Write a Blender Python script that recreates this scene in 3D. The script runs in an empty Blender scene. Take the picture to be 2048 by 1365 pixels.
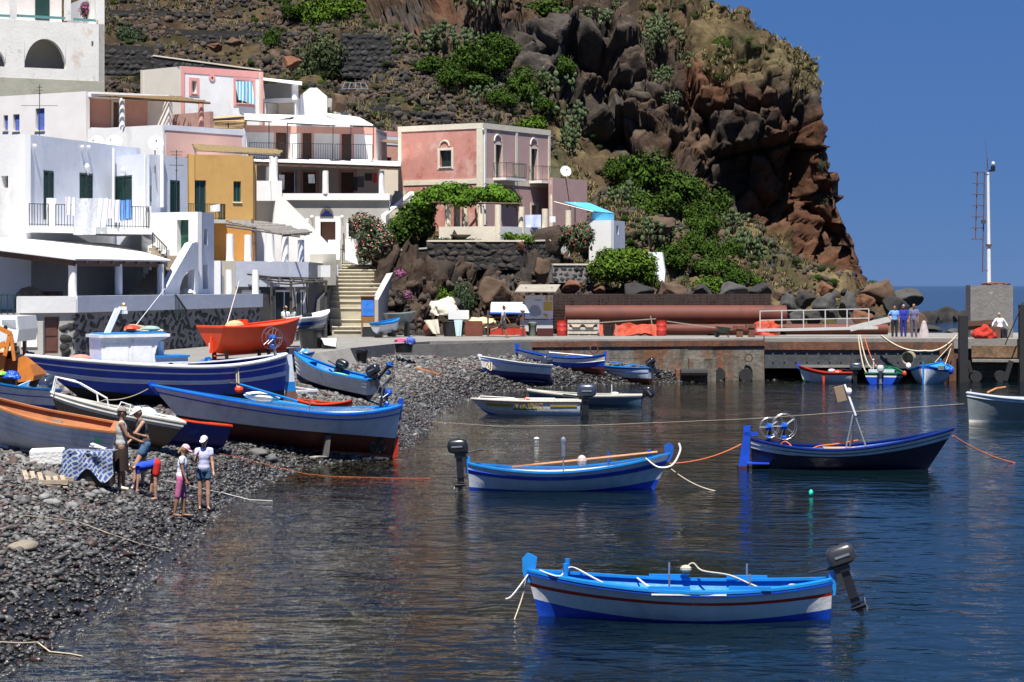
import bpy, bmesh, math, random
import numpy as np
from mathutils import Vector as V, Matrix as MX
random.seed(11); rng = np.random.default_rng(5)
rad = math.radians
scn = bpy.context.scene
COL = scn.collection
# ---------------------------------------------------------------- camera, sky, sun, exposure
FL, EYE, HY, CX = 4500., 5., 572., 1024.          # focal length in photo pixels, eye height, horizon row, centre column
cam = bpy.data.cameras.new('camera'); cam.sensor_width = 36; cam.lens = FL/2048*36
cam.shift_y = -(682.5-HY)/2048; cam.clip_end = 60000; cam.clip_start = .5
cam_o = bpy.data.objects.new('camera', cam); COL.objects.link(cam_o)
cam_o.location = (0, 0, EYE); cam_o.rotation_euler = (rad(90), 0, 0); scn.camera = cam_o
SUN_EL, SUN_A = 66, 6                             # elevation; degrees left of straight behind the camera
wd = bpy.data.worlds.new('World'); scn.world = wd; wd.use_nodes = True
nt = wd.node_tree; bg = nt.nodes['Background']
sky = nt.nodes.new('ShaderNodeTexSky'); sky.sky_type = 'NISHITA'; sky.sun_disc = False
sky.sun_elevation = rad(SUN_EL); sky.sun_rotation = rad(180+SUN_A)
sky.air_density = 1.0; sky.dust_density = 0.0; sky.ozone_density = 6.0; sky.altitude = 4000
tint = nt.nodes.new('ShaderNodeMix'); tint.data_type = 'RGBA'               # an even, deep blue summer sky
tint.inputs[0].default_value = .92; tint.inputs[7].default_value = (.36, 1.0, 2.75, 1)
nt.links.new(sky.outputs[0], tint.inputs[6]); nt.links.new(tint.outputs[2], bg.inputs[0])
bg.inputs[1].default_value = .085
sl = bpy.data.lights.new('sun', 'SUN'); sl.energy = 5.0; sl.angle = rad(.5); sl.color = (1, .955, .88)
so = bpy.data.objects.new('sun', sl); COL.objects.link(so)
sv = V((-math.sin(rad(SUN_A))*math.cos(rad(SUN_EL)), -math.cos(rad(SUN_A))*math.cos(rad(SUN_EL)), math.sin(rad(SUN_EL))))
so.rotation_euler = sv.to_track_quat('Z', 'Y').to_euler()
vs = scn.view_settings; vs.view_transform = 'Standard'; vs.look = 'None'; vs.exposure = .8; vs.gamma = 1
scn.cycles.max_bounces = 6; scn.cycles.transparent_max_bounces = 12; scn.cycles.caustics_reflective = False
scn.cycles.caustics_refractive = False; scn.cycles.sample_clamp_indirect = 4
# ---------------------------------------------------------------- helpers
def W(px, d): return V(((px-CX)/FL*d, d))
def P(px, py, d): return V(((px-CX)/FL*d, d, EYE-(py-HY)/FL*d))
def G(px, py, z=0.): return P(px, py, FL*(EYE-z)/(py-HY))
def v3(p, z): return V((p[0], p[1], z))

MATS = {}
DARK = ('pebble', 'beach_g', 'leaf_', 'cactus', 'scrub', 'rubble', 'boulder', 'rough_l', 'dark_st', 'wall_c', 'pale_conc', 'quay_c', 'kerb', 'dry_g', 'worn_st', 'orange_n', 'stone_', 'rust_p', 'bright_red', 'plinth_c', 'reed', 'yellow_reed', 'bleach')
def mat(n, c, r=.6, var=.12, sc=2., bump=0., bsc=12., stain=None, metal=0., isl=0., spec=.5, st_sc=.6, wet=False, det=5, streak=0, coat=0):
    if n in MATS: return MATS[n]
    if n.startswith(DARK) and min(c) < .5: c = tuple(x*.52 for x in c)
    m = bpy.data.materials.new(n); m.use_nodes = True; t = m.node_tree; N = t.nodes; L = t.links
    b = N['Principled BSDF']; b.inputs['Roughness'].default_value = r; b.inputs['Metallic'].default_value = metal
    b.inputs['Specular IOR Level'].default_value = spec
    if coat: b.inputs['Coat Weight'].default_value = coat; b.inputs['Coat Roughness'].default_value = .15
    g = N.new('ShaderNodeNewGeometry'); no = N.new('ShaderNodeTexNoise')
    no.inputs['Scale'].default_value = sc; no.inputs['Detail'].default_value = det; no.inputs['Roughness'].default_value = .65
    L.new(g.outputs['Position'], no.inputs['Vector'])
    mx = N.new('ShaderNodeMix'); mx.data_type = 'RGBA'
    mx.inputs[6].default_value = (*[x*(1-var) for x in c], 1); mx.inputs[7].default_value = (*[min(1, x*(1+var)) for x in c], 1)
    mr = N.new('ShaderNodeMapRange'); mr.inputs[1].default_value = .3; mr.inputs[2].default_value = .7
    L.new(no.outputs[0], mr.inputs[0]); L.new(mr.outputs[0], mx.inputs[0]); out = mx.outputs[2]
    if stain:
        for k, (sc_c, th) in enumerate(stain if isinstance(stain, list) else [stain]):
            n2 = N.new('ShaderNodeTexNoise'); n2.inputs['Scale'].default_value = st_sc*(1+.7*k); n2.inputs['Detail'].default_value = 9
            n2.inputs['Roughness'].default_value = .7
            mp = N.new('ShaderNodeMapping'); mp.inputs['Location'].default_value = (13*k+3, 5*k, 9*k)
            if streak: mp.inputs['Scale'].default_value = (1, 1, 1/streak)
            L.new(g.outputs['Position'], mp.inputs[0]); L.new(mp.outputs[0], n2.inputs['Vector'])
            m2 = N.new('ShaderNodeMapRange'); m2.inputs[1].default_value = th; m2.inputs[2].default_value = th+.12
            L.new(n2.outputs[0], m2.inputs[0])
            x2 = N.new('ShaderNodeMix'); x2.data_type = 'RGBA'; L.new(m2.outputs[0], x2.inputs[0]); L.new(out, x2.inputs[6])
            x2.inputs[7].default_value = (*sc_c, 1); out = x2.outputs[2]
    if isl:
        hs = N.new('ShaderNodeHueSaturation'); ma = N.new('ShaderNodeMapRange')
        ma.inputs[3].default_value = 1-isl; ma.inputs[4].default_value = 1+isl
        L.new(g.outputs['Random Per Island'], ma.inputs[0]); L.new(ma.outputs[0], hs.inputs['Value']); L.new(out, hs.inputs['Color']); out = hs.outputs[0]
    if wet:                                        # stones darken and shine where the sea wets them
        sp = N.new('ShaderNodeSeparateXYZ'); L.new(g.outputs['Position'], sp.inputs[0])
        wn = N.new('ShaderNodeTexNoise'); wn.inputs['Scale'].default_value = .6; L.new(g.outputs['Position'], wn.inputs['Vector'])
        ad = N.new('ShaderNodeMath'); ad.operation = 'MULTIPLY_ADD'; ad.inputs[1].default_value = -.55
        L.new(wn.outputs[0], ad.inputs[0]); L.new(sp.outputs['Z'], ad.inputs[2])
        wr = N.new('ShaderNodeMapRange'); wr.inputs[1].default_value = .05; wr.inputs[2].default_value = .85; L.new(ad.outputs[0], wr.inputs[0])
        wm = N.new('ShaderNodeMix'); wm.data_type = 'RGBA'; wm.blend_type = 'MULTIPLY'; wm.inputs[0].default_value = 1
        wc = N.new('ShaderNodeMapRange'); wc.inputs[3].default_value = .42; wc.inputs[4].default_value = 1; L.new(wr.outputs[0], wc.inputs[0])
        L.new(out, wm.inputs[6]); L.new(wc.outputs[0], wm.inputs[7]); out = wm.outputs[2]
        ro = N.new('ShaderNodeMapRange'); ro.inputs[3].default_value = .3; ro.inputs[4].default_value = r; L.new(wr.outputs[0], ro.inputs[0])
        L.new(ro.outputs[0], b.inputs['Roughness'])
    L.new(out, b.inputs['Base Color'])
    if bump:
        nb = N.new('ShaderNodeTexNoise'); nb.inputs['Scale'].default_value = bsc; nb.inputs['Detail'].default_value = 6
        L.new(g.outputs['Position'], nb.inputs['Vector']); bp = N.new('ShaderNodeBump'); bp.inputs['Strength'].default_value = min(1, bump)
        bp.inputs['Distance'].default_value = .05*max(1, bump); L.new(nb.outputs[0], bp.inputs['Height']); L.new(bp.outputs[0], b.inputs['Normal'])
    MATS[n] = m; return m

ORG = {}
def rootof(o):
    while o.parent: o = o.parent
    return o
def link(name, me, par=None, m=None):
    o = bpy.data.objects.new(name, me); COL.objects.link(o)
    if par is not None: o.parent = par
    if m is not None: me.materials.clear(); me.materials.append(m)
    return o
def tag(o, label, cat, group=None, kind=None):
    if label: o['label'] = label
    if cat: o['category'] = cat
    if group: o['group'] = group
    if kind: o['kind'] = kind
    return o
def thing(name, label, cat, loc=(0, 0, 0), group=None, rz=0.):
    o = bpy.data.objects.new(name, None); COL.objects.link(o); o.location = loc; o.rotation_euler = (0, 0, rz); o.empty_display_size = .2
    ORG[o.name] = V(loc); return tag(o, label, cat, group)
def np_mesh(name, v, f, m=None, smooth=False):
    """v (N,3), f (M,k) with one k"""
    v = np.asarray(v, np.float32); f = np.asarray(f, np.int32); k = f.shape[1]
    me = bpy.data.meshes.new(name); me.vertices.add(len(v)); me.vertices.foreach_set('co', v.ravel())
    me.loops.add(f.size); me.loops.foreach_set('vertex_index', f.ravel())
    me.polygons.add(len(f)); me.polygons.foreach_set('loop_start', np.arange(0, f.size, k, dtype=np.int32))
    me.polygons.foreach_set('loop_total', np.full(len(f), k, np.int32))
    if smooth: me.polygons.foreach_set('use_smooth', np.ones(len(f), bool))
    me.update(calc_edges=True); me.validate()
    if m is not None: me.materials.append(m)
    return me
class MB:
    def __init__(s): s.v = []; s.f = []; s.sm = False
    def poly(s, pts):
        i = len(s.v); s.v += [V(p) for p in pts]; s.f.append(tuple(range(i, i+len(pts)))); return s
    def obox(s, o, a, b, c):
        o, a, b, c = V(o), V(a), V(b), V(c); i = len(s.v)
        s.v += [o, o+a, o+a+b, o+b, o+c, o+a+c, o+a+b+c, o+b+c]
        fs = [(0, 3, 2, 1), (4, 5, 6, 7), (0, 1, 5, 4), (1, 2, 6, 5), (2, 3, 7, 6), (3, 0, 4, 7)]
        if a.cross(b).dot(c) < 0: fs = [q[::-1] for q in fs]
        s.f += [tuple(i+k for k in q) for q in fs]; return s
    def box(s, x0, x1, y0, y1, z0, z1): return s.obox((x0, y0, z0), (x1-x0, 0, 0), (0, y1-y0, 0), (0, 0, z1-z0))
    def cbox(s, c, sx, sy, sz, rz=0., rx=0., ry=0.):
        R = MX.Rotation(rz, 3, 'Z') @ MX.Rotation(ry, 3, 'Y') @ MX.Rotation(rx, 3, 'X')
        a, b, d = R @ V((sx, 0, 0)), R @ V((0, sy, 0)), R @ V((0, 0, sz)); return s.obox(V(c)-(a+b+d)/2, a, b, d)
    def bar(s, p, q, w, h=None, up=(0, 0, 1)):
        p, q = V(p), V(q); h = h or w; d = (q-p); u = d.normalized(); a = u.cross(V(up))
        if a.length < 1e-3: a = u.cross(V((1, 0, 0)))
        a.normalize(); b = a.cross(u); return s.obox(p-a*w/2-b*h/2, d, a*w, b*h)
    def tube(s, pts, r, n=6, cap=True):
        pts = [V(p) for p in pts]; R = r if isinstance(r, (list, tuple)) else [r]*len(pts); i0 = len(s.v); pa = None
        for k, p in enumerate(pts):
            t = (pts[min(k+1, len(pts)-1)]-pts[max(k-1, 0)])
            t = t.normalized() if t.length > 1e-9 else V((0, 0, 1))
            if pa is None:
                pa = t.cross(V((0, 0, 1)))
                if pa.length < .05: pa = t.cross(V((1, 0, 0)))
            pa = pa-t*pa.dot(t); pa.normalize(); pb = t.cross(pa)
            for j in range(n):
                a = 2*math.pi*j/n; s.v.append(p+(pa*math.cos(a)+pb*math.sin(a))*R[k])
        for k in range(len(pts)-1):
            for j in range(n):
                a, b = i0+k*n+j, i0+k*n+(j+1) % n; s.f.append((a, b, b+n, a+n))
        if cap:
            s.f.append(tuple(i0+j for j in range(n))[::-1]); s.f.append(tuple(i0+(len(pts)-1)*n+j for j in range(n)))
        return s
    def ell(s, c, rx, ry, rz, n=10, k=6, R=None):
        c = V(c); i0 = len(s.v)
        def ad(p): s.v.append(c+(R @ p if R else p))
        ad(V((0, 0, -rz)))
        for a in range(1, k):
            t = -math.pi/2+math.pi*a/k
            for j in range(n):
                q = 2*math.pi*j/n; ad(V((rx*math.cos(t)*math.cos(q), ry*math.cos(t)*math.sin(q), rz*math.sin(t))))
        ad(V((0, 0, rz))); e = len(s.v)-1
        for j in range(n):
            s.f.append((i0, i0+1+(j+1) % n, i0+1+j)); s.f.append((e, e-n+j, e-n+(j+1) % n))
            for a in range(k-2):
                b = i0+1+a*n; s.f.append((b+j, b+(j+1) % n, b+n+(j+1) % n, b+n+j))
        return s
    def lathe(s, c, prof, n=12, cap=True):
        c = V(c); i0 = len(s.v)
        for r, z in prof:
            for j in range(n):
                q = 2*math.pi*j/n; s.v.append(c+V((r*math.cos(q), r*math.sin(q), z)))
        for a in range(len(prof)-1):
            for j in range(n):
                b = i0+a*n; s.f.append((b+j, b+(j+1) % n, b+n+(j+1) % n, b+n+j))
        if cap:
            s.f.append(tuple(i0+j for j in range(n))[::-1]); e = i0+(len(prof)-1)*n; s.f.append(tuple(e+j for j in range(n)))
        return s
    def prism(s, pts, z0, z1):
        n = len(pts); i = len(s.v); ar = sum(pts[k][0]*pts[(k+1) % n][1]-pts[(k+1) % n][0]*pts[k][1] for k in range(n))
        if ar < 0: pts = pts[::-1]
        s.v += [V((p[0], p[1], z0)) for p in pts]+[V((p[0], p[1], z1)) for p in pts]
        s.f.append(tuple(range(i, i+n))[::-1]); s.f.append(tuple(range(i+n, i+2*n)))
        s.f += [(i+k, i+(k+1) % n, i+n+(k+1) % n, i+n+k) for k in range(n)]; return s
    def slab(s, pts, off):                       # any 3-D outline thickened by the vector off
        n = len(pts); i = len(s.v); off = V(off); s.v += [V(p) for p in pts]+[V(p)+off for p in pts]
        s.f.append(tuple(range(i, i+n))[::-1]); s.f.append(tuple(range(i+n, i+2*n)))
        s.f += [(i+k, i+(k+1) % n, i+n+(k+1) % n, i+n+k) for k in range(n)]; return s
    def grid(s, rows, th=None, closed=False):
        """rows: list of equal-length point lists; th: thickness vector -> a closed sheet"""
        r, c = len(rows), len(rows[0]); i = len(s.v)
        for q in rows: s.v += [V(p) for p in q]
        for a in range(r-1):
            for b in range(c-1+(1 if closed else 0)):
                b2 = (b+1) % c; s.f.append((i+a*c+b, i+a*c+b2, i+(a+1)*c+b2, i+(a+1)*c+b))
        if th is not None:
            th = V(th); j = len(s.v)
            for q in rows: s.v += [V(p)+th for p in q]
            for a in range(r-1):
                for b in range(c-1): s.f.append((j+a*c+b, j+(a+1)*c+b, j+(a+1)*c+b+1, j+a*c+b+1))
            rim = [a*c for a in range(r)]+[(r-1)*c+b for b in range(1, c)]+[a*c+c-1 for a in range(r-2, -1, -1)]+[b for b in range(c-2, 0, -1)]
            for k in range(len(rim)):
                p, q = rim[k], rim[(k+1) % len(rim)]; s.f.append((i+q, i+p, j+p, j+q))
        return s
    def mesh(s, name, org=None, smooth=False):
        me = bpy.data.meshes.new(name); vv = [p-org for p in s.v] if org is not None else s.v
        me.from_pydata([tuple(p) for p in vv], [], s.f)
        if smooth: me.polygons.foreach_set('use_smooth', np.ones(len(me.polygons), bool))
        me.update(); return me
    def build(s, name, m, par=None, local=False, smooth=False):
        org = None
        if par is not None and not local: org = ORG[rootof(par).name]
        return link(name, s.mesh(name, org, smooth), par, m)
    def solo(s, name, label, cat, m, group=None, kind=None, smooth=False):
        lo = [min(p[k] for p in s.v) for k in range(3)]; hi = [max(p[k] for p in s.v) for k in range(3)]
        org = V(((lo[0]+hi[0])/2, (lo[1]+hi[1])/2, lo[2])); o = link(name, s.mesh(name, org, smooth), None, m); o.location = org
        ORG[o.name] = org; return tag(o, label, cat, group, kind)
def struct(name, mb, m, smooth=False):
    o = link(name, mb.mesh(name, None, smooth), None, m); o['kind'] = 'structure'; ORG[o.name] = V((0, 0, 0)); return o
def shade_auto(o, ang=40):
    me = o.data
    me.polygons.foreach_set('use_smooth', np.ones(len(me.polygons), bool)); me.set_sharp_from_angle(angle=rad(ang)); return o
def merge_instances(bv, bf, mats):
    """copies of one small mesh (bv, bf) under many 4x4 matrices -> arrays of one mesh"""
    bv = np.asarray(bv, float); bf = np.asarray(bf, int); n = len(mats); k = len(bv)
    v = np.einsum('nij,kj->nki', mats[:, :3, :3], bv)+mats[:, None, :3, 3]
    f = bf[None]+(np.arange(n)*k)[:, None, None]; return v.reshape(-1, 3), f.reshape(-1, bf.shape[1])
def rand_mats(pos, scl, rmax=None, r=rng):
    n = len(pos); q = r.normal(size=(n, 4)); q /= np.linalg.norm(q, axis=1)[:, None]
    w, x, y, z = q.T; R = np.zeros((n, 4, 4))
    R[:, 0, 0] = 1-2*(y*y+z*z); R[:, 0, 1] = 2*(x*y-z*w); R[:, 0, 2] = 2*(x*z+y*w)
    R[:, 1, 0] = 2*(x*y+z*w); R[:, 1, 1] = 1-2*(x*x+z*z); R[:, 1, 2] = 2*(y*z-x*w)
    R[:, 2, 0] = 2*(x*z-y*w); R[:, 2, 1] = 2*(y*z+x*w); R[:, 2, 2] = 1-2*(x*x+y*y); R[:, 3, 3] = 1
    scl = np.asarray(scl, float)
    R[:, :3, :3] *= scl[:, None, None] if scl.ndim == 1 else scl[:, None, :]
    R[:, :3, 3] = pos; return R
def hash3(c, k=0):
    c = c.astype(np.int64); h = (c[..., 0]*73856093) ^ (c[..., 1]*19349663) ^ (c[..., 2]*83492791) ^ (k*2654435761)
    h = (h ^ (h >> 13))*1274126177 & 0xffffffff; h = (h ^ (h >> 16))*2246822519 & 0xffffffff
    return ((h >> 8) & 0xffff)/65535.
def facets(p, size, seed=0):
    """Voronoi blocks: random height of the block, tilt inside it, closeness to the crack, block id"""
    q = p/size; c0 = np.floor(q); best = np.full(len(p), 9.); sec = best.copy(); off = np.zeros((len(p), 3)); idn = np.zeros((len(p), 3))
    for dx in (-1, 0, 1):
        for dy in (-1, 0, 1):
            for dz in (-1, 0, 1):
                c = c0+np.array([dx, dy, dz]); fp = c+np.stack([hash3(c, seed+1), hash3(c, seed+2), hash3(c, seed+3)], -1)
                df = q-fp; d = np.sqrt((df*df).sum(1)); nw = d < best
                sec = np.where(nw, best, np.minimum(sec, d)); best = np.where(nw, d, best)
                off[nw] = df[nw]; idn[nw] = c[nw]
    h = hash3(idn, seed+4)-.5; t = np.stack([hash3(idn, seed+5), hash3(idn, seed+6), hash3(idn, seed+7)], -1)-.5
    return h, (off*t).sum(1), sec-best, hash3(idn, seed+8)
def vnoise(p, size, seed=0):
    q = p/size; c = np.floor(q); f = q-c; f = f*f*(3-2*f); r = 0
    for dx in (0, 1):
        for dy in (0, 1):
            for dz in (0, 1):
                w = (f[:, 0] if dx else 1-f[:, 0])*(f[:, 1] if dy else 1-f[:, 1])*(f[:, 2] if dz else 1-f[:, 2])
                r = r+w*hash3(c+np.array([dx, dy, dz]), seed)
    return r-.5
def scatter(name, pos, scl, protos, label=None, rots=None, kind='stuff', cat=None):
    """a loose mass of small pieces, placed with geometry nodes"""
    n = len(pos); me = bpy.data.meshes.new(name); me.vertices.add(n); me.vertices.foreach_set('co', np.asarray(pos, np.float32).ravel())
    a = me.attributes.new('scl', 'FLOAT_VECTOR', 'POINT'); a.data.foreach_set('vector', np.asarray(scl, np.float32).ravel())
    if rots is None: rots = rng.uniform(-3.14, 3.14, (n, 3))
    a = me.attributes.new('rot', 'FLOAT_VECTOR', 'POINT'); a.data.foreach_set('vector', np.asarray(rots, np.float32).ravel())
    a = me.attributes.new('pick', 'INT', 'POINT'); a.data.foreach_set('value', rng.integers(0, len(protos), n).astype(np.int32)); me.update()
    col = bpy.data.collections.new(name+'_shapes')
    for q in protos: col.objects.link(q)
    ng = bpy.data.node_groups.new(name+'_nodes', 'GeometryNodeTree')
    ng.interface.new_socket('Geometry', in_out='INPUT', socket_type='NodeSocketGeometry'); ng.interface.new_socket('Geometry', in_out='OUTPUT', socket_type='NodeSocketGeometry')
    N, L = ng.nodes, ng.links; gi, go = N.new('NodeGroupInput'), N.new('NodeGroupOutput')
    ci = N.new('GeometryNodeCollectionInfo'); ci.inputs[0].default_value = col; ci.inputs[1].default_value = True; ci.inputs[2].default_value = True
    ip = N.new('GeometryNodeInstanceOnPoints'); ip.inputs['Pick Instance'].default_value = True
    def at(nm, t):
        x = N.new('GeometryNodeInputNamedAttribute'); x.data_type = t; x.inputs[0].default_value = nm; return x.outputs[0]
    L.new(gi.outputs[0], ip.inputs['Points']); L.new(ci.outputs[0], ip.inputs['Instance']); L.new(at('pick', 'INT'), ip.inputs['Instance Index'])
    L.new(at('rot', 'FLOAT_VECTOR'), ip.inputs['Rotation']); L.new(at('scl', 'FLOAT_VECTOR'), ip.inputs['Scale']); L.new(ip.outputs[0], go.inputs[0])
    o = link(name, me); md = o.modifiers.new('scatter', 'NODES'); md.node_group = ng; o['kind'] = kind
    if label: o['label'] = label
    if cat: o['category'] = cat
    return o
def ico(sub):
    bm = bmesh.new(); bmesh.ops.create_icosphere(bm, subdivisions=sub, radius=1.)
    v = np.array([p.co for p in bm.verts]); f = np.array([[q.index for q in t.verts] for t in bm.faces]); bm.free(); return v, f
def rock_mesh(name, seed, m, sub=3, ang=.5, sx=(1, 1, .7), smooth=False):
    v, f = ico(sub); r = np.random.default_rng(seed); v = v.copy()
    for _ in range(int(5+ang*16)):                 # flat cuts make an angular block
        n = r.normal(size=3); n /= np.linalg.norm(n); d = r.uniform(.5, .85); t = v@n-d; k = t > 0; v[k] -= np.outer(t[k], n)*min(1, .5+ang)
    v += (vnoise(v+seed, .6, seed)*(.16+.2*ang*(sub > 3))+vnoise(v+seed, .22, seed+9)*(.05+.12*ang*(sub > 3)))[:, None]*v
    return np_mesh(name, v*np.array(sx), f, m, smooth)
# ================================================================ the setting
SHORE = np.array([(-7.4, 0), (-6.9, 24), (-6.6, 29), (-6.2, 36), (-6.3, 42), (-6.7, 51), (-6.4, 58), (-5.9, 62), (-4.4, 65.5), (-3.4, 70), (-3.2, 80), (-3.1, 89), (-2.6, 97),
                  (-1.4, 104), (1.2, 110.5), (4, 113.5), (7.6, 116.5), (11, 119), (16, 121.5), (30, 126)], float)
def shore_dist(X, Y):
    X = np.asarray(X, float); Y = np.asarray(Y, float); best = np.full(X.shape, 1e9); sg = np.ones(X.shape)
    for (ax, ay), (bx, by) in zip(SHORE[:-1], SHORE[1:]):
        dx, dy = bx-ax, by-ay; t = np.clip(((X-ax)*dx+(Y-ay)*dy)/(dx*dx+dy*dy), 0, 1)
        ex, ey = X-ax-t*dx, Y-ay-t*dy; d = np.hypot(ex, ey); c = dx*(Y-ay)-dy*(X-ax); k = d < best-1e-6
        best = np.where(k, d, best); sg = np.where(k, np.sign(c), sg)
    return best*sg
def beach_z(X, Y):
    d = shore_dist(X, Y); X = np.asarray(X, float); Y = np.asarray(Y, float)
    z = np.where(d > 0, 2.05*(1-np.exp(-np.maximum(d, 0)/(3.7+3.4*np.exp(-((Y-65)/9)**2)))), np.maximum(-6., .14*d-.012*d*d))
    return z+.05*np.sin(X*1.3+Y*.7)*np.sin(Y*.9-X*.4)*np.clip(d, 0, 1)
DD = np.arange(24, 128, .02)
def on_beach(px, py):
    x = (px-CX)/FL*DD; z = EYE-(py-HY)/FL*DD; k = np.flatnonzero(z <= beach_z(x, DD)); k = k[0] if len(k) else -1; return V((x[k], DD[k], z[k]))
M_ground = mat('beach_grit', (.10, .095, .09), .9, .35, 5, 1, 9, stain=((.05, .04, .035), .55), wet=True)
# beach
xs, ys = np.arange(-48, 22.1, .6), np.arange(4, 131, .6); gx, gy = np.meshgrid(xs, ys)
gz = beach_z(gx, gy)-.03; nx, ny = len(xs), len(ys); idx = np.arange(nx*ny).reshape(ny, nx)
fc = np.stack([idx[:-1, :-1], idx[:-1, 1:], idx[1:, 1:], idx[1:, :-1]], -1).reshape(-1, 4)
o = link('beach', np_mesh('beach', np.stack([gx, gy, gz], -1).reshape(-1, 3), fc, M_ground, True)); o['kind'] = 'structure'
# the sea bed far out
mb = MB(); mb.poly([(-4000, -60, -6.3), (4000, -60, -6.3), (4000, 400, -6.3), (-4000, 400, -6.3)]); struct('sea_bed', mb, M_ground)
# sea
def axis(a, b, st, ext):
    c = list(np.arange(a, b+.01, st)); return np.array([-e+a for e in ext[::-1]]+c+[e+b for e in ext])
ext = [3, 8, 20, 60, 200, 900, 4000, 26000]
xs, ys = axis(-34, 40, 1., ext), np.array([-60., -20, 0]+list(np.arange(8, 150, 1.))+[160, 180, 230, 350, 700, 1500, 4000, 10000, 30000])
gx, gy = np.meshgrid(xs, ys); nx, ny = len(xs), len(ys); idx = np.arange(nx*ny).reshape(ny, nx)
fc = np.stack([idx[:-1, :-1], idx[:-1, 1:], idx[1:, 1:], idx[1:, :-1]], -1).reshape(-1, 4)
me = np_mesh('sea', np.stack([gx, gy, 0*gx], -1).reshape(-1, 3), fc, None, True)
dep = np.clip(-beach_z(gx, gy), 0, 8).ravel(); dep = np.where((gy.ravel() > 125) | (gx.ravel() > 40), 8, dep)
a = me.attributes.new('depth', 'FLOAT', 'POINT'); a.data.foreach_set('value', dep.astype(np.float32))
m = bpy.data.materials.new('sea_water'); m.use_nodes = True; t = m.node_tree; N, L = t.nodes, t.links; N.remove(N['Principled BSDF'])
g = N.new('ShaderNodeNewGeometry')
def wave(sc, sx, sy, det, rot, dist):
    mp = N.new('ShaderNodeMapping'); mp.inputs['Scale'].default_value = (sx, sy, 1); mp.inputs['Rotation'].default_value = (0, 0, rot); L.new(g.outputs['Position'], mp.inputs[0])
    n = N.new('ShaderNodeTexNoise'); n.inputs['Scale'].default_value = sc; n.inputs['Detail'].default_value = det; n.inputs['Roughness'].default_value = .5
    n.inputs['Distortion'].default_value = dist; L.new(mp.outputs[0], n.inputs['Vector']); return n.outputs[0]
w1, w2, w3 = wave(1.5, .7, 1., 2, .3, .4), wave(4.6, .65, 1, 3, -.2, .3), wave(.22, 1, 1, 2, .1, 0)
# breeze patches: the small ripple is stronger in some areas
amp = N.new('ShaderNodeMapRange'); amp.inputs[1].default_value = .35; amp.inputs[2].default_value = .65; amp.inputs[3].default_value = .35; amp.inputs[4].default_value = 1.15; L.new(w3, amp.inputs[0])
s2 = N.new('ShaderNodeMath'); s2.operation = 'MULTIPLY'; L.new(w2, s2.inputs[0]); s2.inputs[1].default_value = .26
s1 = N.new('ShaderNodeMath'); s1.operation = 'ADD'; L.new(w1, s1.inputs[0]); L.new(s2.outputs[0], s1.inputs[1])
sm = N.new('ShaderNodeMath'); sm.operation = 'MULTIPLY'; L.new(s1.outputs[0], sm.inputs[0]); L.new(amp.outputs[0], sm.inputs[1])
bp = N.new('ShaderNodeBump'); bp.inputs['Strength'].default_value = 1; bp.inputs['Distance'].default_value = .075; L.new(sm.outputs[0], bp.inputs['Height'])
fr = N.new('ShaderNodeFresnel'); fr.inputs[0].default_value = 1.333; L.new(bp.outputs[0], fr.inputs[1])
gl = N.new('ShaderNodeBsdfGlossy'); gl.inputs['Roughness'].default_value = .06; L.new(bp.outputs[0], gl.inputs['Normal'])
tr = N.new('ShaderNodeBsdfTransparent'); tr.inputs[0].default_value = (.66, .68, .56, 1)
df = N.new('ShaderNodeBsdfDiffuse'); df.inputs[0].default_value = (.0035, .011, .015, 1)
at = N.new('ShaderNodeAttribute'); at.attribute_name = 'depth'
ex = N.new('ShaderNodeMapRange'); ex.interpolation_type = 'SMOOTHSTEP'; ex.inputs[1].default_value = 0; ex.inputs[2].default_value = 3.2; L.new(at.outputs['Fac'], ex.inputs[0])
bd = N.new('ShaderNodeMixShader'); L.new(ex.outputs[0], bd.inputs[0]); L.new(tr.outputs[0], bd.inputs[1]); L.new(df.outputs[0], bd.inputs[2])
mx = N.new('ShaderNodeMixShader'); L.new(fr.outputs[0], mx.inputs[0]); L.new(bd.outputs[0], mx.inputs[1]); L.new(gl.outputs[0], mx.inputs[2])
L.new(mx.outputs[0], N['Material Output'].inputs[0]); me.materials.append(m)
o = link('sea', me); o['kind'] = 'structure'

# ---------------------------------------------------------------- hillside and cliff: one rock surface
CP = [(740, 675, 128), (900, 675, 128.5), (1100, 675, 131), (1300, 675, 133.5), (1500, 675, 136), (1750, 675, 139),
      (740, 600, 129), (900, 600, 130.5), (1100, 600, 133), (1300, 600, 136.5), (1500, 600, 141), (1740, 600, 150),
      (1200, 560, 138), (1350, 560, 144), (1550, 560, 154), (1735, 560, 163),
      (760, 490, 133.5), (900, 490, 135), (1100, 490, 137.5), (1250, 490, 146), (1400, 490, 154),
      (760, 440, 151), (900, 440, 152), (1100, 440, 154), (1250, 440, 154), (1400, 440, 160),
      (600, 300, 153), (800, 300, 155), (1000, 300, 158), (1100, 290, 162), (1200, 300, 168), (1450, 420, 166.5), (1600, 500, 166), (1720, 570, 166), (1400, 300, 167.5), (1550, 300, 167), (1650, 300, 168),
      (-150, 190, 160), (200, 190, 160), (400, 190, 160), (650, 190, 161), (800, 190, 163), (950, 190, 167), (1100, 190, 169), (1350, 190, 169.5), (1640, 190, 169),
      (-150, 60, 182), (200, 60, 182), (500, 60, 184), (700, 60, 181), (900, 60, 173), (1100, 60, 172), (1300, 60, 174), (1550, 80, 173),
      (-150, -20, 200), (200, -20, 200), (500, -20, 203), (750, -20, 190), (1000, -20, 178), (1200, -20, 179), (1430, -10, 182),
      (200, -150, 228), (600, -150, 228), (1000, -150, 200), (1330, -150, 205), (200, 300, 152), (-150, 300, 152)]
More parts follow.
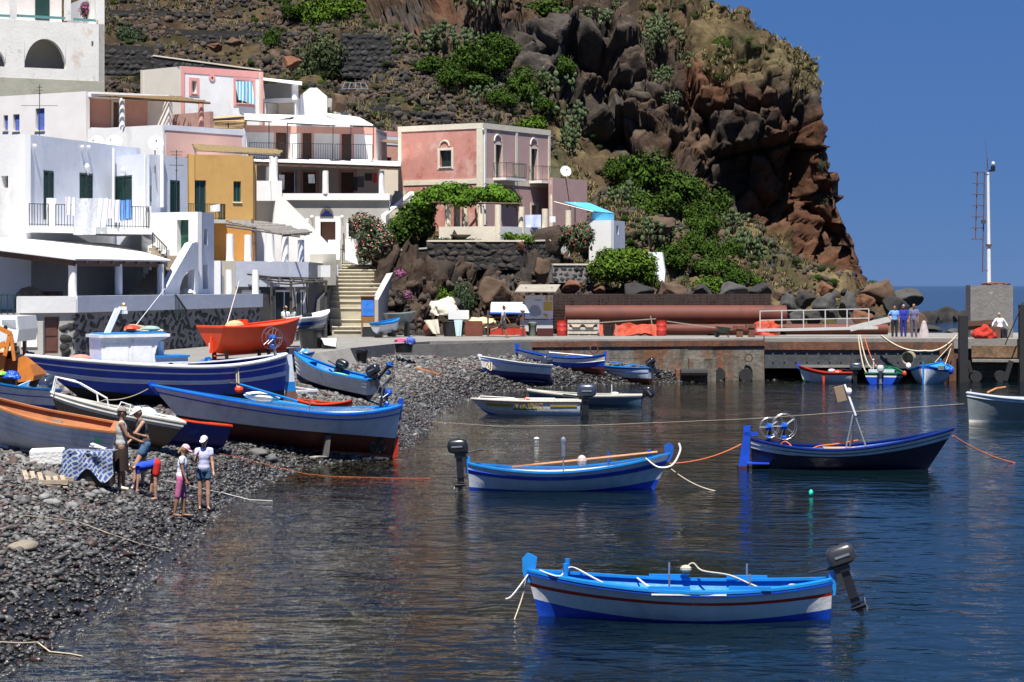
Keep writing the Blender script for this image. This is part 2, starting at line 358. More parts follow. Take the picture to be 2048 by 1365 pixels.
CP = np.array(CP, float); cq = CP[:, :2]/100
KK = np.sqrt(((cq[:, None]-cq[None])**2).sum(-1)); AA = np.block([[KK, np.c_[np.ones(len(cq)), cq]], [np.c_[np.ones(len(cq)), cq].T, np.zeros((3, 3))]])
cw = np.linalg.solve(AA, np.r_[CP[:, 2], 0, 0, 0])
def hill_d(px, py):
    q = np.stack([np.asarray(px, float).ravel(), np.asarray(py, float).ravel()], -1)/100
    k = np.sqrt(((q[:, None]-cq[None])**2).sum(-1)); return (k@cw[:-3]+cw[-3]+q@cw[-2:]).reshape(np.shape(px))
SIL = np.array([(-150, 1330), (-60, 1400), (0, 1438), (20, 1470), (70, 1540), (100, 1592), (118, 1630), (150, 1636), (200, 1630), (260, 1644), (300, 1654), (350, 1664), (420, 1682), (480, 1704), (520, 1718), (560, 1724), (590, 1772), (620, 1812), (700, 1850)], float)
rows_py = np.arange(700, -151, -4.)
U = np.concatenate([np.linspace(0, 1, 460), [1.0, 1.0, 1.0, 1.0]]); back = np.array([0]*460+[4, 12, 26, 60.])
RR = np.interp(rows_py, SIL[:, 0], SIL[:, 1]); px = -150+(RR[:, None]+150)*U[None]; py = np.repeat(rows_py[:, None], len(U), 1)
d0 = hill_d(px, py); d = d0+back[None]; px = px-back[None]*1.2
X = (px-CX)/FL*d; Z = EYE-(py-HY)/FL*d; PT = np.stack([X, d, Z], -1)
du = np.gradient(PT, axis=1); dv = np.gradient(PT, axis=0); nn = np.cross(du, dv); nn /= np.linalg.norm(nn, axis=-1, keepdims=True)+1e-9
if nn[100, 200, 1] > 0: nn = -nn
# how rocky: above the foot of the cliff, and the outcrop over the quay
foot = np.interp(px, [600, 760, 1000, 1200, 1450, 1720, 1800], [-60, 60, 150, 305, 425, 575, 600])
rock = np.clip((foot-py)/25, 0, 1); outc = ((px > 735) & (px < 1180) & (py > 478)).astype(float)*np.clip((1180-px)/60, 0, 1)
topgr = np.clip((px-1250)/60, 0, 1)*np.clip((px*1.0-1250-(py)*1.15+60)/60, 0, 1)*np.clip((210-py)/60, 0, 1)*.75
rocky = np.clip(rock+outc-topgr, 0, 1)
base_rows = py > 640
q = PT.reshape(-1, 3); sq = q*np.array([1, 1, .95])
h1, t1, c1, id1 = facets(sq+vnoise(sq, 4., 91)[:, None]*.8, 6.4, 3); h2, t2, c2, id2 = facets(sq+vnoise(sq, 2., 92)[:, None]*.4, 2.7, 17); h3, t3, c3, id3 = facets(sq, 1.05, 29)
rk = rocky.ravel(); rd = np.clip(rocky+topgr*.4+.25*np.clip((px-1150)/200, 0, 1), 0, 1).ravel()
big = h1*3.4+t1*4.2-np.clip(.07-c1, 0, .07)*28
disp = rd*(big*np.where(outc.ravel() > 0, .12, 1)+np.where(outc.ravel() > 0, .6, 1)*(h2*1.8+t2*3.3)-np.clip(.06-c2, 0, .06)*12+h3*.6+t3*1.6-np.clip(.05-c3, 0, .05)*4)+(1-rd)*(vnoise(q, 3, 5)*1.2+vnoise(q, 1.1, 6)*.5+h3*.25)+vnoise(q, .4, 8)*.12
edge = np.clip((RR[:, None]-px)/45, 0, 1); disp = disp.reshape(px.shape)*(0.32+.68*edge)
zone = ((px > 800) & (px < 1140) & (py < 476) & (py > 300)); disp = np.where(zone, np.minimum(disp, 0), disp)
NP = PT+nn*disp[..., None]
du = np.gradient(NP, axis=1); dv = np.gradient(NP, axis=0); n2 = np.cross(du, dv); n2 /= np.linalg.norm(n2, axis=-1, keepdims=True)+1e-9
if n2[100, 200, 1] > 0: n2 = -n2
nz = n2[..., 2].ravel()
lrg = vnoise(q, 7, 41)+.5*vnoise(q, 2.5, 42); cA = np.array([.088, .077, .07]); cB = np.array([.14, .088, .058]); cR = np.array([.175, .083, .048]); cD = np.array([.055, .048, .044])
k1 = np.clip(.45+lrg*1.5+(id1-.5)*.8, 0, 1)[:, None]; colr = cA*(1-k1)+cB*k1
rust = np.clip((vnoise(q, 5, 51)+.35*vnoise(q, 1.2, 52)+np.clip((px.ravel()-1350)/900, -.2, .25)-.08)*5, 0, 1)[:, None]; colr = colr*(1-rust)+cR*rust
colr = colr*(.72+.56*id2[:, None]); colr = np.where((h3 > .3)[:, None], colr*1.25, colr)
soilc = np.array([.15, .105, .06]); straw = np.array([.30, .235, .115]); olive = np.array([.10, .115, .042])
gk = np.clip((vnoise(q, 2.2, 61)+.3*vnoise(q, .7, 62))*3+.45, 0, 1)[:, None]; ok = np.clip((vnoise(q, 3, 63)+.4*vnoise(q, .8, 64))*3-.25, 0, .7)[:, None]
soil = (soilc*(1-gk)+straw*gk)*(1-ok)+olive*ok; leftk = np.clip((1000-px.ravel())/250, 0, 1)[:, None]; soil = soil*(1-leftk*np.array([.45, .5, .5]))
gm = np.clip((nz-.72)*4+vnoise(q, 1.6, 71)*1.5, 0, 1)*rk*.32+(1-rk); gm = np.where(outc.ravel() > 0, gm*.25, gm)[:, None]
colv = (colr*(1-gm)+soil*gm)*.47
idx = np.arange(px.size).reshape(px.shape); fc = np.stack([idx[:-1, :-1], idx[:-1, 1:], idx[1:, 1:], idx[1:, :-1]], -1).reshape(-1, 4)
keep = ~((px[:-1, :-1] < 745) & (py[:-1, :-1] > 300)).ravel(); fc = fc[keep]
used = np.unique(fc); remap = -np.ones(px.size, int); remap[used] = np.arange(len(used)); 
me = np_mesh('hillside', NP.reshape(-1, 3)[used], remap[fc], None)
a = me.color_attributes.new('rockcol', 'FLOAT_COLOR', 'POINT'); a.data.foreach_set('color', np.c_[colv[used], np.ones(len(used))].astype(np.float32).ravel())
m = bpy.data.materials.new('volcanic_rock'); m.use_nodes = True; t = m.node_tree; N, L = t.nodes, t.links; b = N['Principled BSDF']; b.inputs['Roughness'].default_value = .95
b.inputs['Specular IOR Level'].default_value = .15
at = N.new('ShaderNodeAttribute'); at.attribute_name = 'rockcol'; g = N.new('ShaderNodeNewGeometry'); n = N.new('ShaderNodeTexNoise'); n.inputs['Scale'].default_value = 1.7
n.inputs['Detail'].default_value = 10; n.inputs['Roughness'].default_value = .75; L.new(g.outputs['Position'], n.inputs['Vector'])
r = N.new('ShaderNodeMapRange'); r.inputs[1].default_value = .3; r.inputs[2].default_value = .7; r.inputs[3].default_value = .55; r.inputs[4].default_value = 1.55; L.new(n.outputs[0], r.inputs[0])
mm = N.new('ShaderNodeMix'); mm.data_type = 'RGBA'; mm.blend_type = 'MULTIPLY'; mm.inputs[0].default_value = 1; L.new(at.outputs['Color'], mm.inputs[6]); L.new(r.outputs[0], mm.inputs[7])
L.new(mm.outputs[2], b.inputs['Base Color']); bp = N.new('ShaderNodeBump'); bp.inputs['Strength'].default_value = .9; bp.inputs['Distance'].default_value = .25; L.new(n.outputs[0], bp.inputs['Height']); L.new(bp.outputs[0], b.inputs['Normal'])
me.materials.append(m); MATS['hill'] = m
o = link('hillside', me); o['kind'] = 'structure'
HG = dict(px=px, py=py, P=NP, N=n2, rk=rocky)
def hill_pt(x, y, off=0.):
    r = int(round((700-y)/4)); r = max(0, min(len(rows_py)-1, r)); c = int(np.argmin(np.abs(px_rows[r]-x))); return V(NP[r, c])+V(n2[r, c])*off
px_rows = px

# ---------------------------------------------------------------- road, quay and landing stage
M_conc = mat('pale_concrete', (.40, .38, .345), .9, .18, 1.2, .35, 8, stain=[((.30, .28, .25), .54), ((.17, .155, .14), .62)], st_sc=.35)
M_qwall = mat('quay_concrete', (.30, .27, .22), .9, .35, 1.6, 1, 4, stain=[((.17, .07, .03), .48), ((.07, .062, .05), .5)], st_sc=.7, streak=4)
M_rust = mat('rusty_steel', (.13, .055, .03), .85, .35, 4, .5, 14, stain=[((.055, .035, .028), .5), ((.22, .10, .045), .6)], st_sc=1.2, streak=3)
M_black = mat('tar_and_shade_black', (.012, .012, .013), .7, .3, 6)
M_darkst = mat('dark_stone_pieces', (.058, .056, .056), .9, .45, 1.4, .8, 9, isl=.45)
M_dkmet = mat('dark_painted_steel', (.05, .055, .06), .7, .3, 3, .3, 8, stain=((.02, .02, .02), .58), st_sc=1.5)
Q = 2.2
road = [W(-60, 71), W(100, 73.5), W(200, 75), W(420, 78), W(520, 84), W(600, 90), W(700, 101), W(790, 109), W(860, 113.5), W(1060, 116.7), W(1060, 136), W(-60, 134)]
mb = MB().prism(road, .9, Q); struct('road', mb, M_conc)
mb = MB(); ap = [W(-60, 71), W(100, 73.5), W(200, 75), W(420, 78), W(520, 84), W(600, 90), W(700, 101)]
for a, b in zip(ap[:-1], ap[1:]):
    a2, b2 = a+V((.9, -3.2)), b+V((.9, -3.2)); mb.obox(v3(a, Q-.004), v3(b-a, 0), v3(a2-a, -1.35), (0, 0, -.2))
struct('slipway', mb, M_conc)
qf = [W(1060, 116.7), W(1300, 118.2), W(1527, 119.7)]
mb = MB().prism(qf+[W(1527, 137), W(1060, 137)], -1., Q+.004); quay = struct('quay', mb, M_conc)
# facing blocks of the quay wall, rusted edge beam, mooring rings and culverts
for k in range(9):
    a0, a1 = k/9, (k+1)/9; A, B = W(1062, 116.72), W(1527, 119.72); p, q2 = A.lerp(B, a0+.0004), A.lerp(B, a1-.0004); u = (B-A).normalized(); nrm = V((u.y, -u.x))
    for zz, (z0, z1) in enumerate(((-.8, .46), (.465, 1.2), (1.205, 1.79))):
        off = .10+.025*random.random()+(.05 if zz == 0 else 0)
        MB().obox(v3(p+nrm*0.0, z0), v3((q2-p), 0), v3(nrm*off, 0), (0, 0, z1-z0)).build('concrete_block', M_qwall, quay)
A, B = W(1062, 116.72), W(1527, 119.72); nrm = V(((B-A).normalized().y, -(B-A).normalized().x))
MB().obox(v3(A, 1.81), v3(B-A, 0), v3(nrm*.19, 0), (0, 0, .30)).build('edge_beam', M_rust, quay)
A0, B0 = W(790, 109), W(1060, 116.7); nr0 = V(((B0-A0).normalized().y, -(B0-A0).normalized().x))
MB().obox(v3(A0, 1.0), v3(B0-A0, 0), v3(nr0*.16, 0), (0, 0, 1.12)).build('kerb_wall', mat('kerb_concrete', (.33, .31, .28), .9, .2, 1, .3, 6, stain=((.2, .18, .16), .55)), quay)
for x, y in ((1437, 749), (1492, 751)):
    c = P(x, y, 119.0); MB().tube([c+V((0, .5, 0)), c+V((0, -.12, 0))], .36, 14).build('culvert_pipe', M_black, quay)
c = P(1398, 742, 117.6); MB().box(c.x-1.2, c.x+.9, c.y, c.y+1.4, -.4, .62).box(c.x-.5, c.x+1.0, c.y+.3, c.y+1.5, .6, 1.2).build('footing_block', M_qwall, quay)
c = P(1388, 746, 117.3); MB().tube([c+V((-.7, 0, 0)), c+V((.7, .1, 0))], .22, 10).build('drain_pipe', M_black, quay)
def ring(c, R, r, nrm=(0, -1, 0), n=14, k=5):
    nrm = V(nrm).normalized(); a = nrm.cross(V((0, 0, 1)))
    if a.length < .1: a = V((1, 0, 0))
    a.normalize(); b = nrm.cross(a); return [V(c)+(a*math.cos(2*math.pi*i/n)+b*math.sin(2*math.pi*i/n))*R for i in range(n+1)]
for x, y in ((1188, 699), (1497, 716)):
    c = P(x, y, 117.0 if x < 1300 else 119.1); MB().tube(ring(c, .2, .03), .035, 5, False).build('mooring_ring', M_rust, quay)
# landing stage on beams
A, B = W(1529, 119.75), W(1908, 119.2); 
stage = struct('landing_stage', MB().prism([A, B, W(1908, 133), W(1529, 134)], 1.86, Q+.008), M_conc)
u = (B-A).normalized(); nrm = V((u.y, -u.x))
MB().obox(v3(A+nrm*.02, 1.60), v3(B-A, 0), v3(nrm*.10, 0), (0, 0, .42)).build('edge_beam', M_rust, stage)
MB().obox(v3(A, .62), v3(B-A, 0), v3(nrm*-.3, 0), (0, 0, 1.22)).build('girder', M_dkmet, stage)
MB().obox(v3(A+u*1.9+nrm*.01, .66), v3(u*4.2, 0), v3(nrm*.16, 0), (0, 0, .13)).build('ledge', M_conc, stage)
for k in range(16):
    p = A.lerp(B, .04+k*.06); MB().obox(v3(p+nrm*.003, .95), v3(u*.09, 0), v3(nrm*.04, 0), (0, 0, .48)).build('stiffener', M_dkmet, stage)
MB().obox(v3(W(1529, 133), -2), v3(W(1908, 133)-W(1529, 133), 0), (0, .4, 0), (0, 0, 4)).build('back_wall', M_black, stage)  # near-black colour stands for the deep shade under the stage
for x in (1600, 1680, 1760, 1850):
    MB().obox(v3(W(x, 121), .9), (0, 10, 0), (.3, 0, 0), (0, 0, .95)).build('cross_beam', M_dkmet, stage)
for x in (1893,):
    p = W(x, 119.0); MB().box(p.x-.35, p.x+.35, p.y, p.y+.6, -2, 1.85).build('pier_column', M_rust, stage)
# timber faced dock on the right with black piles
A, B = W(1908, 118.3), W(2160, 117.4); u = (B-A).normalized(); nrm = V((u.y, -u.x))
dock = struct('dock', MB().prism([A, B, W(2160, 134), W(1908, 134)], 1.7, Q+.012), M_conc)
M_tim = mat('weathered_rusty_timber', (.17, .10, .055), .9, .4, 2.5, .6, 9, stain=[((.07, .045, .03), .52), ((.24, .13, .06), .58)], st_sc=.9)
for k, (z0, z1) in enumerate(((-.9, .12), (.14, .58), (.60, 1.0), (1.02, 1.16), (1.24, 1.86))):
    MB().obox(v3(A+u*.9, z0), v3(B-A, 0), v3(nrm*(.10+.05*(k % 2)+(.5 if k == 3 else 0)), 0), (0, 0, z1-z0)).build('fender_plank' if k != 3 else 'walkway', M_tim if k != 3 else M_conc, dock)
for x, t, w in ((1926, 632, 17), (2047, 610, 18)):
    p = W(x, 117.2); h = EYE-(t-HY)/FL*117.2; MB().obox((p.x-w/2*.026, p.y-.25, -2), (w*.026, 0, 0), (0, .45, 0), (0, 0, h+2)).build('pile', M_black, dock)
MB().bar(P(2022, 722, 117.2), P(2010, 762, 117.2), .22).bar(P(1936, 722, 117.2), P(1942, 745, 117.2), .18).build('brace', M_black, dock)
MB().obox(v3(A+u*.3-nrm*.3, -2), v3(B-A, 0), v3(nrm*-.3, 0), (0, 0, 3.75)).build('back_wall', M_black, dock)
for x in (1949, 1999):
    c = P(x, 753, 117.55); MB().tube([c, c+V((0, -.4, 0))], .31, 16).build('round_fender', M_black, dock)
c = W(1905, 118.6); MB().box(c.x-.25, c.x+.35, c.y-.2, c.y+.5, -2, 1.95).build('corner_post', M_rust, dock)
# concrete block of the harbour light
blk = MB(); A = W(1941, 121.5); B = W(2026, 121.0); blk.prism([A, B, B+V((.2, 2.3)), A+V((.2, 2.3))], Q, EYE-(571-HY)/FL*121.2)
o = blk.solo('concrete_plinth', 'grey concrete block on the dock that carries the harbour light mast', 'plinth', mat('plinth_concrete', (.36, .345, .32), .9, .15, 2.5, .5, 6, stain=[((.24, .23, .21), .56), ((.5, .48, .44), .64)], st_sc=.8))
# underwater and shore pebbles
protos = []
for k in range(6):
    mcol = [(.29, .285, .275), (.21, .205, .20), (.42, .415, .40), (.18, .115, .10), (.26, .24, .215), (.13, .128, .13)][k]
    pm = mat('pebble_stone_%d' % k, mcol, .8, .25, 9, .25, 30, wet=True, spec=.35)
    protos.append(bpy.data.objects.new('pebble_shape_%d' % k, rock_mesh('pebble', 40+k, pm, 2, .12, (1, .72, .5), True)))
n = 330000; yy = rng.uniform(24, 121, n); left = -.245*yy; xx = left+rng.uniform(0, 1, n)*(22-left)
keep = rng.uniform(0, 1, n) < np.clip((40/yy)**.75, .35, 1)*np.where(True, (22-left)/52, 1)*2.2
sd = shore_dist(xx, yy); keep &= (sd > -4.5) & ((sd > -1.6) | (rng.uniform(0, 1, n) < .35)); xx, yy, sd = xx[keep], yy[keep], sd[keep]
zz = beach_z(xx, yy); s = np.exp(rng.normal(np.log(.043), .42, len(xx)))*np.interp(sd, [-4, 0, 2.5, 7], [1.1, 1., 1.0, 1.35]); s = np.clip(s, .022, .24)*np.interp(yy, [30, 70, 120], [.9, 1.15, 1.5])
onroad = np.array([False]*len(xx))
scl = s[:, None]*rng.uniform(.8, 1.2, (len(xx), 3)); rot = np.c_[rng.normal(0, .35, (len(xx), 2)), rng.uniform(-3.1, 3.1, len(xx))]
o = scatter('beach_pebbles', np.c_[xx, yy, zz+s*.12], scl, protos, 'grey and reddish rounded volcanic pebbles covering the beach', rot)
print('pebbles', len(xx))
# ================================================================ village
WHITE = (.80, .79, .77)
M_white = mat('white_plaster', WHITE, .85, .05, .8, .15, 6, stain=[((.68, .66, .62), .56), ((.45, .43, .40), .66)], st_sc=.6, streak=2)
M_wold = mat('peeling_white_plaster', (.76, .74, .69), .9, .07, .8, .3, 6, stain=[((.60, .47, .38), .58), ((.40, .385, .36), .60)], st_sc=.75, streak=1.6)
M_lav = mat('shade_blue_white_plaster', (.66, .69, .76), .85, .07, .9, .15, 6, stain=[((.57, .61, .69), .55), ((.42, .43, .45), .66)], st_sc=.5, streak=2)  # bluer copy of the white plaster, carries the shade of right-facing walls
M_ochre = mat('ochre_plaster', (.50, .295, .095), .85, .08, .8, .15, 6, stain=[((.43, .245, .07), .53), ((.34, .22, .10), .66)], st_sc=.6, streak=2)
M_ochd = mat('orange_plaster', (.50, .23, .05), .85, .12, 1.2, .15, 6)
M_pinkw = mat('weathered_pink_plaster', (.52, .235, .19), .9, .10, 1.0, .2, 6, stain=[((.58, .36, .30), .48), ((.38, .12, .085), .53)], st_sc=.45)
M_pink = mat('dusty_pink_plaster', (.47, .31, .29), .9, .06, .7, .15, 6, stain=[((.42, .265, .24), .54), ((.33, .24, .22), .66)], st_sc=.6, streak=2)
M_pinkt = mat('pink_trim_paint', (.74, .34, .31), .8, .05)
M_salm = mat('salmon_plaster', (.62, .34, .28), .88, .08, 1, .15, 6, stain=((.55, .29, .23), .58))
M_cream = mat('cream_plaster', (.70, .62, .47), .88, .07, 1, .15, 6, stain=((.58, .52, .40), .62))
M_beige = mat('beige_plaster', (.66, .60, .51), .88, .05, 1)
M_stone = mat('pale_stone_trim', (.66, .60, .48), .9, .08, 2, .2, 8)
M_cgrey = mat('grey_render', (.40, .39, .36), .9, .1, .8, .2, 5, stain=((.30, .29, .27), .58), st_sc=.5)
M_cblk = mat('black_plinth_render', (.055, .053, .053), .9, .3, 2, .3, 8)
M_green = mat('green_paint', (.012, .075, .05), .5, .2, 3)
M_dgreen = mat('dark_green_paint', (.006, .035, .03), .5, .2, 3)
M_brown = mat('brown_wood', (.09, .045, .028), .7, .3, 5)
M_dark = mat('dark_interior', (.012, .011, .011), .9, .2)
M_glass = mat('window_glass', (.02, .03, .035), .08, .2)
M_curt = mat('pale_curtain', (.5, .55, .6), .9, .1, 6)
M_iron = mat('wrought_iron', (.02, .02, .022), .6, .2)
M_reed = mat('reed_matting', (.33, .22, .11), .95, .35, 8, .5, 30, stain=((.15, .09, .05), .55), st_sc=2)
M_grreed = mat('grey_weathered_reed', (.20, .185, .17), .95, .35, 8, .5, 30)
M_gwood = mat('grey_weathered_wood', (.13, .12, .11), .9, .3, 6)
M_canv = mat('white_canvas', (.84, .84, .83), .8, .03)
M_pipe = mat('white_pvc', (.78, .78, .77), .5, .03)
M_steel = mat('grey_metal', (.30, .31, .32), .4, .2, 4, metal=.6)
M_dish = mat('white_dish_paint', (.74, .77, .78), .4, .04)

class Fc:
    def __init__(s, pa, da, pb, db):
        s.A, s.B = W(pa, da), W(pb, db); s.L = (s.B-s.A).length; s.u = (s.B-s.A)/s.L; s.n = V((s.u.y, -s.u.x))
        if s.n.dot(-s.A) < 0: s.n = -s.n
        s.U, s.Nn = v3(s.u, 0), v3(s.n, 0)
    def hit(s, px, py, off=0.):
        r = V(((px-CX)/FL, 1.)); k = (s.A+s.n*off).dot(s.n)/r.dot(s.n); p = r*k; return (p-s.A).dot(s.u), EYE-(py-HY)/FL*k
    def pt(s, a, z, off=0.): return v3(s.A+s.u*a+s.n*off, z)
    def px(s, px, py, off=0.): a, z = s.hit(px, py, off); return s.pt(a, z, off)
    def rect(s, x0, y0, x1, y1, off=0.):
        a0, zt0 = s.hit(x0, y0, off); a1, zt1 = s.hit(x1, y0, off); _, zb0 = s.hit(x0, y1, off); _, zb1 = s.hit(x1, y1, off)
        return a0, a1, (zb0+zb1)/2, (zt0+zt1)/2
    def box(s, mb, a0, a1, z0, z1, o0, o1): return mb.obox(s.pt(a0, z0, o0), s.U*(a1-a0), s.Nn*(o1-o0), (0, 0, z1-z0))
def wall(fc, z0, z1, ops, a0, a1, th):
    mb = MB(); xs = sorted({a0, a1} | {min(max(o[i], a0), a1) for o in ops for i in (0, 1)}); zs = sorted({z0, z1} | {min(max(o[i], z0), z1) for o in ops for i in (2, 3)})
    for i in range(len(xs)-1):
        run = None
        for j in range(len(zs)-1):
            cx, cz = (xs[i]+xs[i+1])/2, (zs[j]+zs[j+1])/2; hole = any(o[0] < cx < o[1] and o[2] < cz < o[3] for o in ops)
            if not hole: run = [zs[j], zs[j+1]] if run is None else [run[0], zs[j+1]]
            if (hole or j == len(zs)-2) and run: fc.box(mb, xs[i], xs[i+1], run[0], run[1], -th, 0); run = None
    return mb
def rail(par, p, q, h=.95, n=None, m=None, name='railing', r=.014, gap=.13):
    p, q = V(p), V(q); L = (q-p).length; n = n or max(2, int(L/gap)); mb = MB(); up = V((0, 0, h))
    mb.bar(p+up, q+up, .05, .03); mb.bar(p+V((0, 0, .08)), q+V((0, 0, .08)), .03)
    for k in range(n+1):
        a = p.lerp(q, k/n); mb.bar(a, a+up, r*2 if 0 < k < n else r*3.2)
    return mb.build(name, m or M_iron, par)
def opening(par, fc, kind, r, c=None, trim=None, tw=.16, dep=.16, tproud=.035):
    a0, a1, z0, z1 = r; w, h = a1-a0, z1-z0
    if kind == 'door':
        mb = MB(); fc.box(mb, a0, a1, z0, z1, -dep-.06, -dep); d = mb.build('door', c or M_green, par)
        m2 = MB(); k = .12*w; zm = z0+h*.45
        for (b0, b1) in ((z0+.1, zm-.05), (zm+.05, z1-.12)): fc.box(m2, a0+k, a1-k, b0, b1, -dep, -dep+.018)
        m2.build('door_panel', c or M_green, d)
    elif kind == 'win':
        mb = MB(); t = .06
        for q in ((a0, a0+t, z0, z1), (a1-t, a1, z0, z1), (a0+t, a1-t, z0, z0+t), (a0+t, a1-t, z1-t, z1), ((a0+a1)/2-.03, (a0+a1)/2+.03, z0+t, z1-t)): fc.box(mb, *q, -dep-.05, -dep)
        d = mb.build('window', c or M_green, par)
        for q in ((a0+t, (a0+a1)/2-.03), ((a0+a1)/2+.03, a1-t)):
            m2 = MB(); fc.box(m2, q[0], q[1], z0+t, z1-t, -dep-.04, -dep-.025); m2.build('pane', M_glass, d)
        m3 = MB(); fc.box(m3, a0+t, (a0+a1)/2-.1, z0+t, z1-t, -dep-.14, -dep-.12); m3.build('curtain', M_curt, d)
        m4 = MB(); fc.box(m4, a0-.05, a1+.05, z0-.07, z0-.005, -.05, .07); m4.build('sill', M_stone if trim is None else trim, d)
    elif kind == 'shut':
        d = None
        for q0, q1 in ((a0, (a0+a1)/2-.012), ((a0+a1)/2+.012, a1)):
            mb = MB()
            for qq in ((q0, q0+.06, z0, z1), (q1-.06, q1, z0, z1), (q0+.06, q1-.06, z0, z0+.09), (q0+.06, q1-.06, z1-.09, z1)): fc.box(mb, *qq, -.03, .015)
            d = mb.build('shutter', c or M_dgreen, par); ms = MB(); k = int((h-.2)/.075)
            for i in range(k):
                zz = z0+.1+i*(h-.2)/k; ms.obox(fc.pt(q0+.06, zz, -.03), fc.U*(q1-q0-.12), fc.Nn*.03+V((0, 0, -.03)), (0, 0, .045))
            ms.build('louvre_slats', c or M_dgreen, d)
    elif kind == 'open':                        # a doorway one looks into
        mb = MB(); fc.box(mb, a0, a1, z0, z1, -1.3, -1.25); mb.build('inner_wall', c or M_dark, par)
    if trim:
        mb = MB()
        for q in ((a0-tw, a0, z0-(tw if kind == 'win' else 0), z1+tw), (a1, a1+tw, z0-(tw if kind == 'win' else 0), z1+tw), (a0, a1, z1, z1+tw)): fc.box(mb, *q, -.01, tproud)
        if kind == 'win': fc.box(mb, a0, a1, z0-tw, z0, -.01, tproud)
        mb.build('surround', trim, par)
def house(name, label, A, Cn, B, z0, z1, m1, m2, ops1=(), ops2=(), roof=None, mr=None, par_h=.25, th=.32):
    """A left end, Cn near corner, B right end, each (photo column, depth)"""
    f1, f2 = Fc(*A, *Cn), Fc(*Cn, *B); c4 = f1.A+f2.B-f1.B; cen = (f1.A+f2.B)/2
    t = thing(name, label, 'house', (cen.x, cen.y, z0)); f1.top = f2.top = z1
    for f, ops, m, dz, s0 in ((f1, ops1, m1, 0, 0), (f2, ops2, m2, -.004, th+.002)):
        rs = [f.rect(*o[1]) for o in ops if o[0] != 'none']
        wall(f, z0, z1+dz, [r for r, o in zip(rs, ops)], s0, f.L, th).build('wall', m, t)
        for o, r in zip(ops, rs): opening(t, f, o[0], r, **(o[2] if len(o) > 2 else {}))
    for a, b in ((v3(f2.B, 0), v3(c4, 0)), (v3(c4, 0), v3(f1.A, 0))):
        d = b-a; n = V((d.y, -d.x, 0)).normalized()
        if n.dot(v3(cen, 0)-a) < 0: n = -n
        MB().obox(V((a.x, a.y, z0))+n*.004, d, n*th, (0, 0, z1-z0-.008)).build('wall', m1, t)
    ins = lambda p: v3(p.lerp(cen, .02), 0)
    MB().prism([ins(f1.A), ins(f1.B), ins(f2.B), ins(c4)], z1-par_h-.2, z1-par_h).build('roof', mr or M_white, t)
    return t, f1, f2
def band(par, f, a0, a1, z0, z1, m, o=.03, name='trim_band'):
    mb = MB(); f.box(mb, a0, a1, z0, z1, -.02, o); return mb.build(name, m, par)
def column(par, px, d, y0, y1, r, m, n=14, name='column', zb=None, zt=None):
    b = P(px, y1, d); tp = P(px, y0, d).z; return shade_auto(MB().lathe((b.x, b.y, 0), [(r*1.03, zb if zb is not None else b.z), (r, (zt or tp))], n).build(name, m, par))
def zat(py, d): return EYE-(py-HY)/FL*d

# ---- the quayside terrace with its black stone wall
FW = Fc(150, 88, 522, 112); FV = Fc(40, 86.5, 150, 88)
t = thing('terrace_wall', 'long quayside retaining wall of black stones with white parapet above', 'wall', v3(FW.A, Q)); tw_ = t
for f, dz in ((FW, 0), (FV, -.004)):
    mb = MB(); f.box(mb, 0 if f is FW else 0, f.L-(0 if f is FW else .004), 3.95, 4.60+dz, -.3, .10); mb.build('parapet', M_lav if f is FW else M_white, t)
mb = MB(); FW.box(mb, 0, FW.L, 1.6, 3.95, -.5, 0); mb.build('mortar_bed', mat('wall_mortar', (.22, .21, .20), .95, .3, 4), t)
fv_ops = [FV.rect(89, 634, 119, 708)]
wall(FV, 1.6, 3.95, fv_ops, 0, FV.L, .5).build('rendered_wall', M_cgrey, t)
opening(t, FV, 'door', fv_ops[0], c=mat('brown_door_paint', (.13, .055, .04), .6, .15), dep=.1)
stone_shapes = [rock_mesh('stone', 70+k, M_darkst, 2, .3, (1, .45, .8)) for k in range(7)]
def stone_wall(par, f, a0, a1, z0, z1, sz, cap, off=0., meshes=None, asp=1.):
    """fitted stones, each an object of its own up to cap; the rest one joined part"""
    meshes = meshes or stone_shapes; org = ORG[rootof(par).name]; k = 0; zz = z0+sz*.4; rows = 0; rest = []; rest_f = []
    while zz < z1-sz*.3:
        a = a0+(sz*.3 if rows % 2 else sz*.55)+random.uniform(-.1, .1)*sz
        while a < a1-sz*.3:
            w = sz*asp*random.uniform(.72, 1.3); p = f.pt(a, zz+random.uniform(-.16, .16)*sz, off-random.uniform(0, .05)); me = random.choice(meshes)
            s = (w*.62, sz*random.uniform(.30, .44), sz*random.uniform(.52, .66))
            if k < cap:
                o = link('stone', me, par); o.location = p-org; o.scale = s; o.rotation_euler = (random.uniform(-.2, .2), random.choice((0, math.pi))+random.uniform(-.7, .7), math.atan2(f.u.y, f.u.x)); k += 1
            else: rest.append((p-org, s, math.atan2(f.u.y, f.u.x)))
            a += w
        zz += sz*.82; rows += 1
    if rest:
        vv = []; ff = []; c = 0
        for p, s, rz in rest:
            me = random.choice(meshes); v = np.empty(len(me.vertices)*3); me.vertices.foreach_get('co', v); v = v.reshape(-1, 3)*np.array(s)
            fi = np.array([q.vertices[:] for q in me.polygons]); cr, sr = math.cos(rz), math.sin(rz); v = np.c_[v[:, 0]*cr-v[:, 1]*sr, v[:, 0]*sr+v[:, 1]*cr, v[:, 2]]+np.array(p)
            vv.append(v); ff.append(fi+c); c += len(v)
        o = link('stonework', np_mesh('stonework', np.vstack(vv), np.vstack(ff), meshes[0].materials[0]), par); o['kind'] = 'stuff'
stone_wall(t, FW, 0.05, FW.L, Q-.1, 3.95, .36, 300, asp=2.)
a0, _ = FV.hit(122, 650); stone_wall(t, FV, a0, FV.L, Q-.1, 3.8, .44, 40, .02)
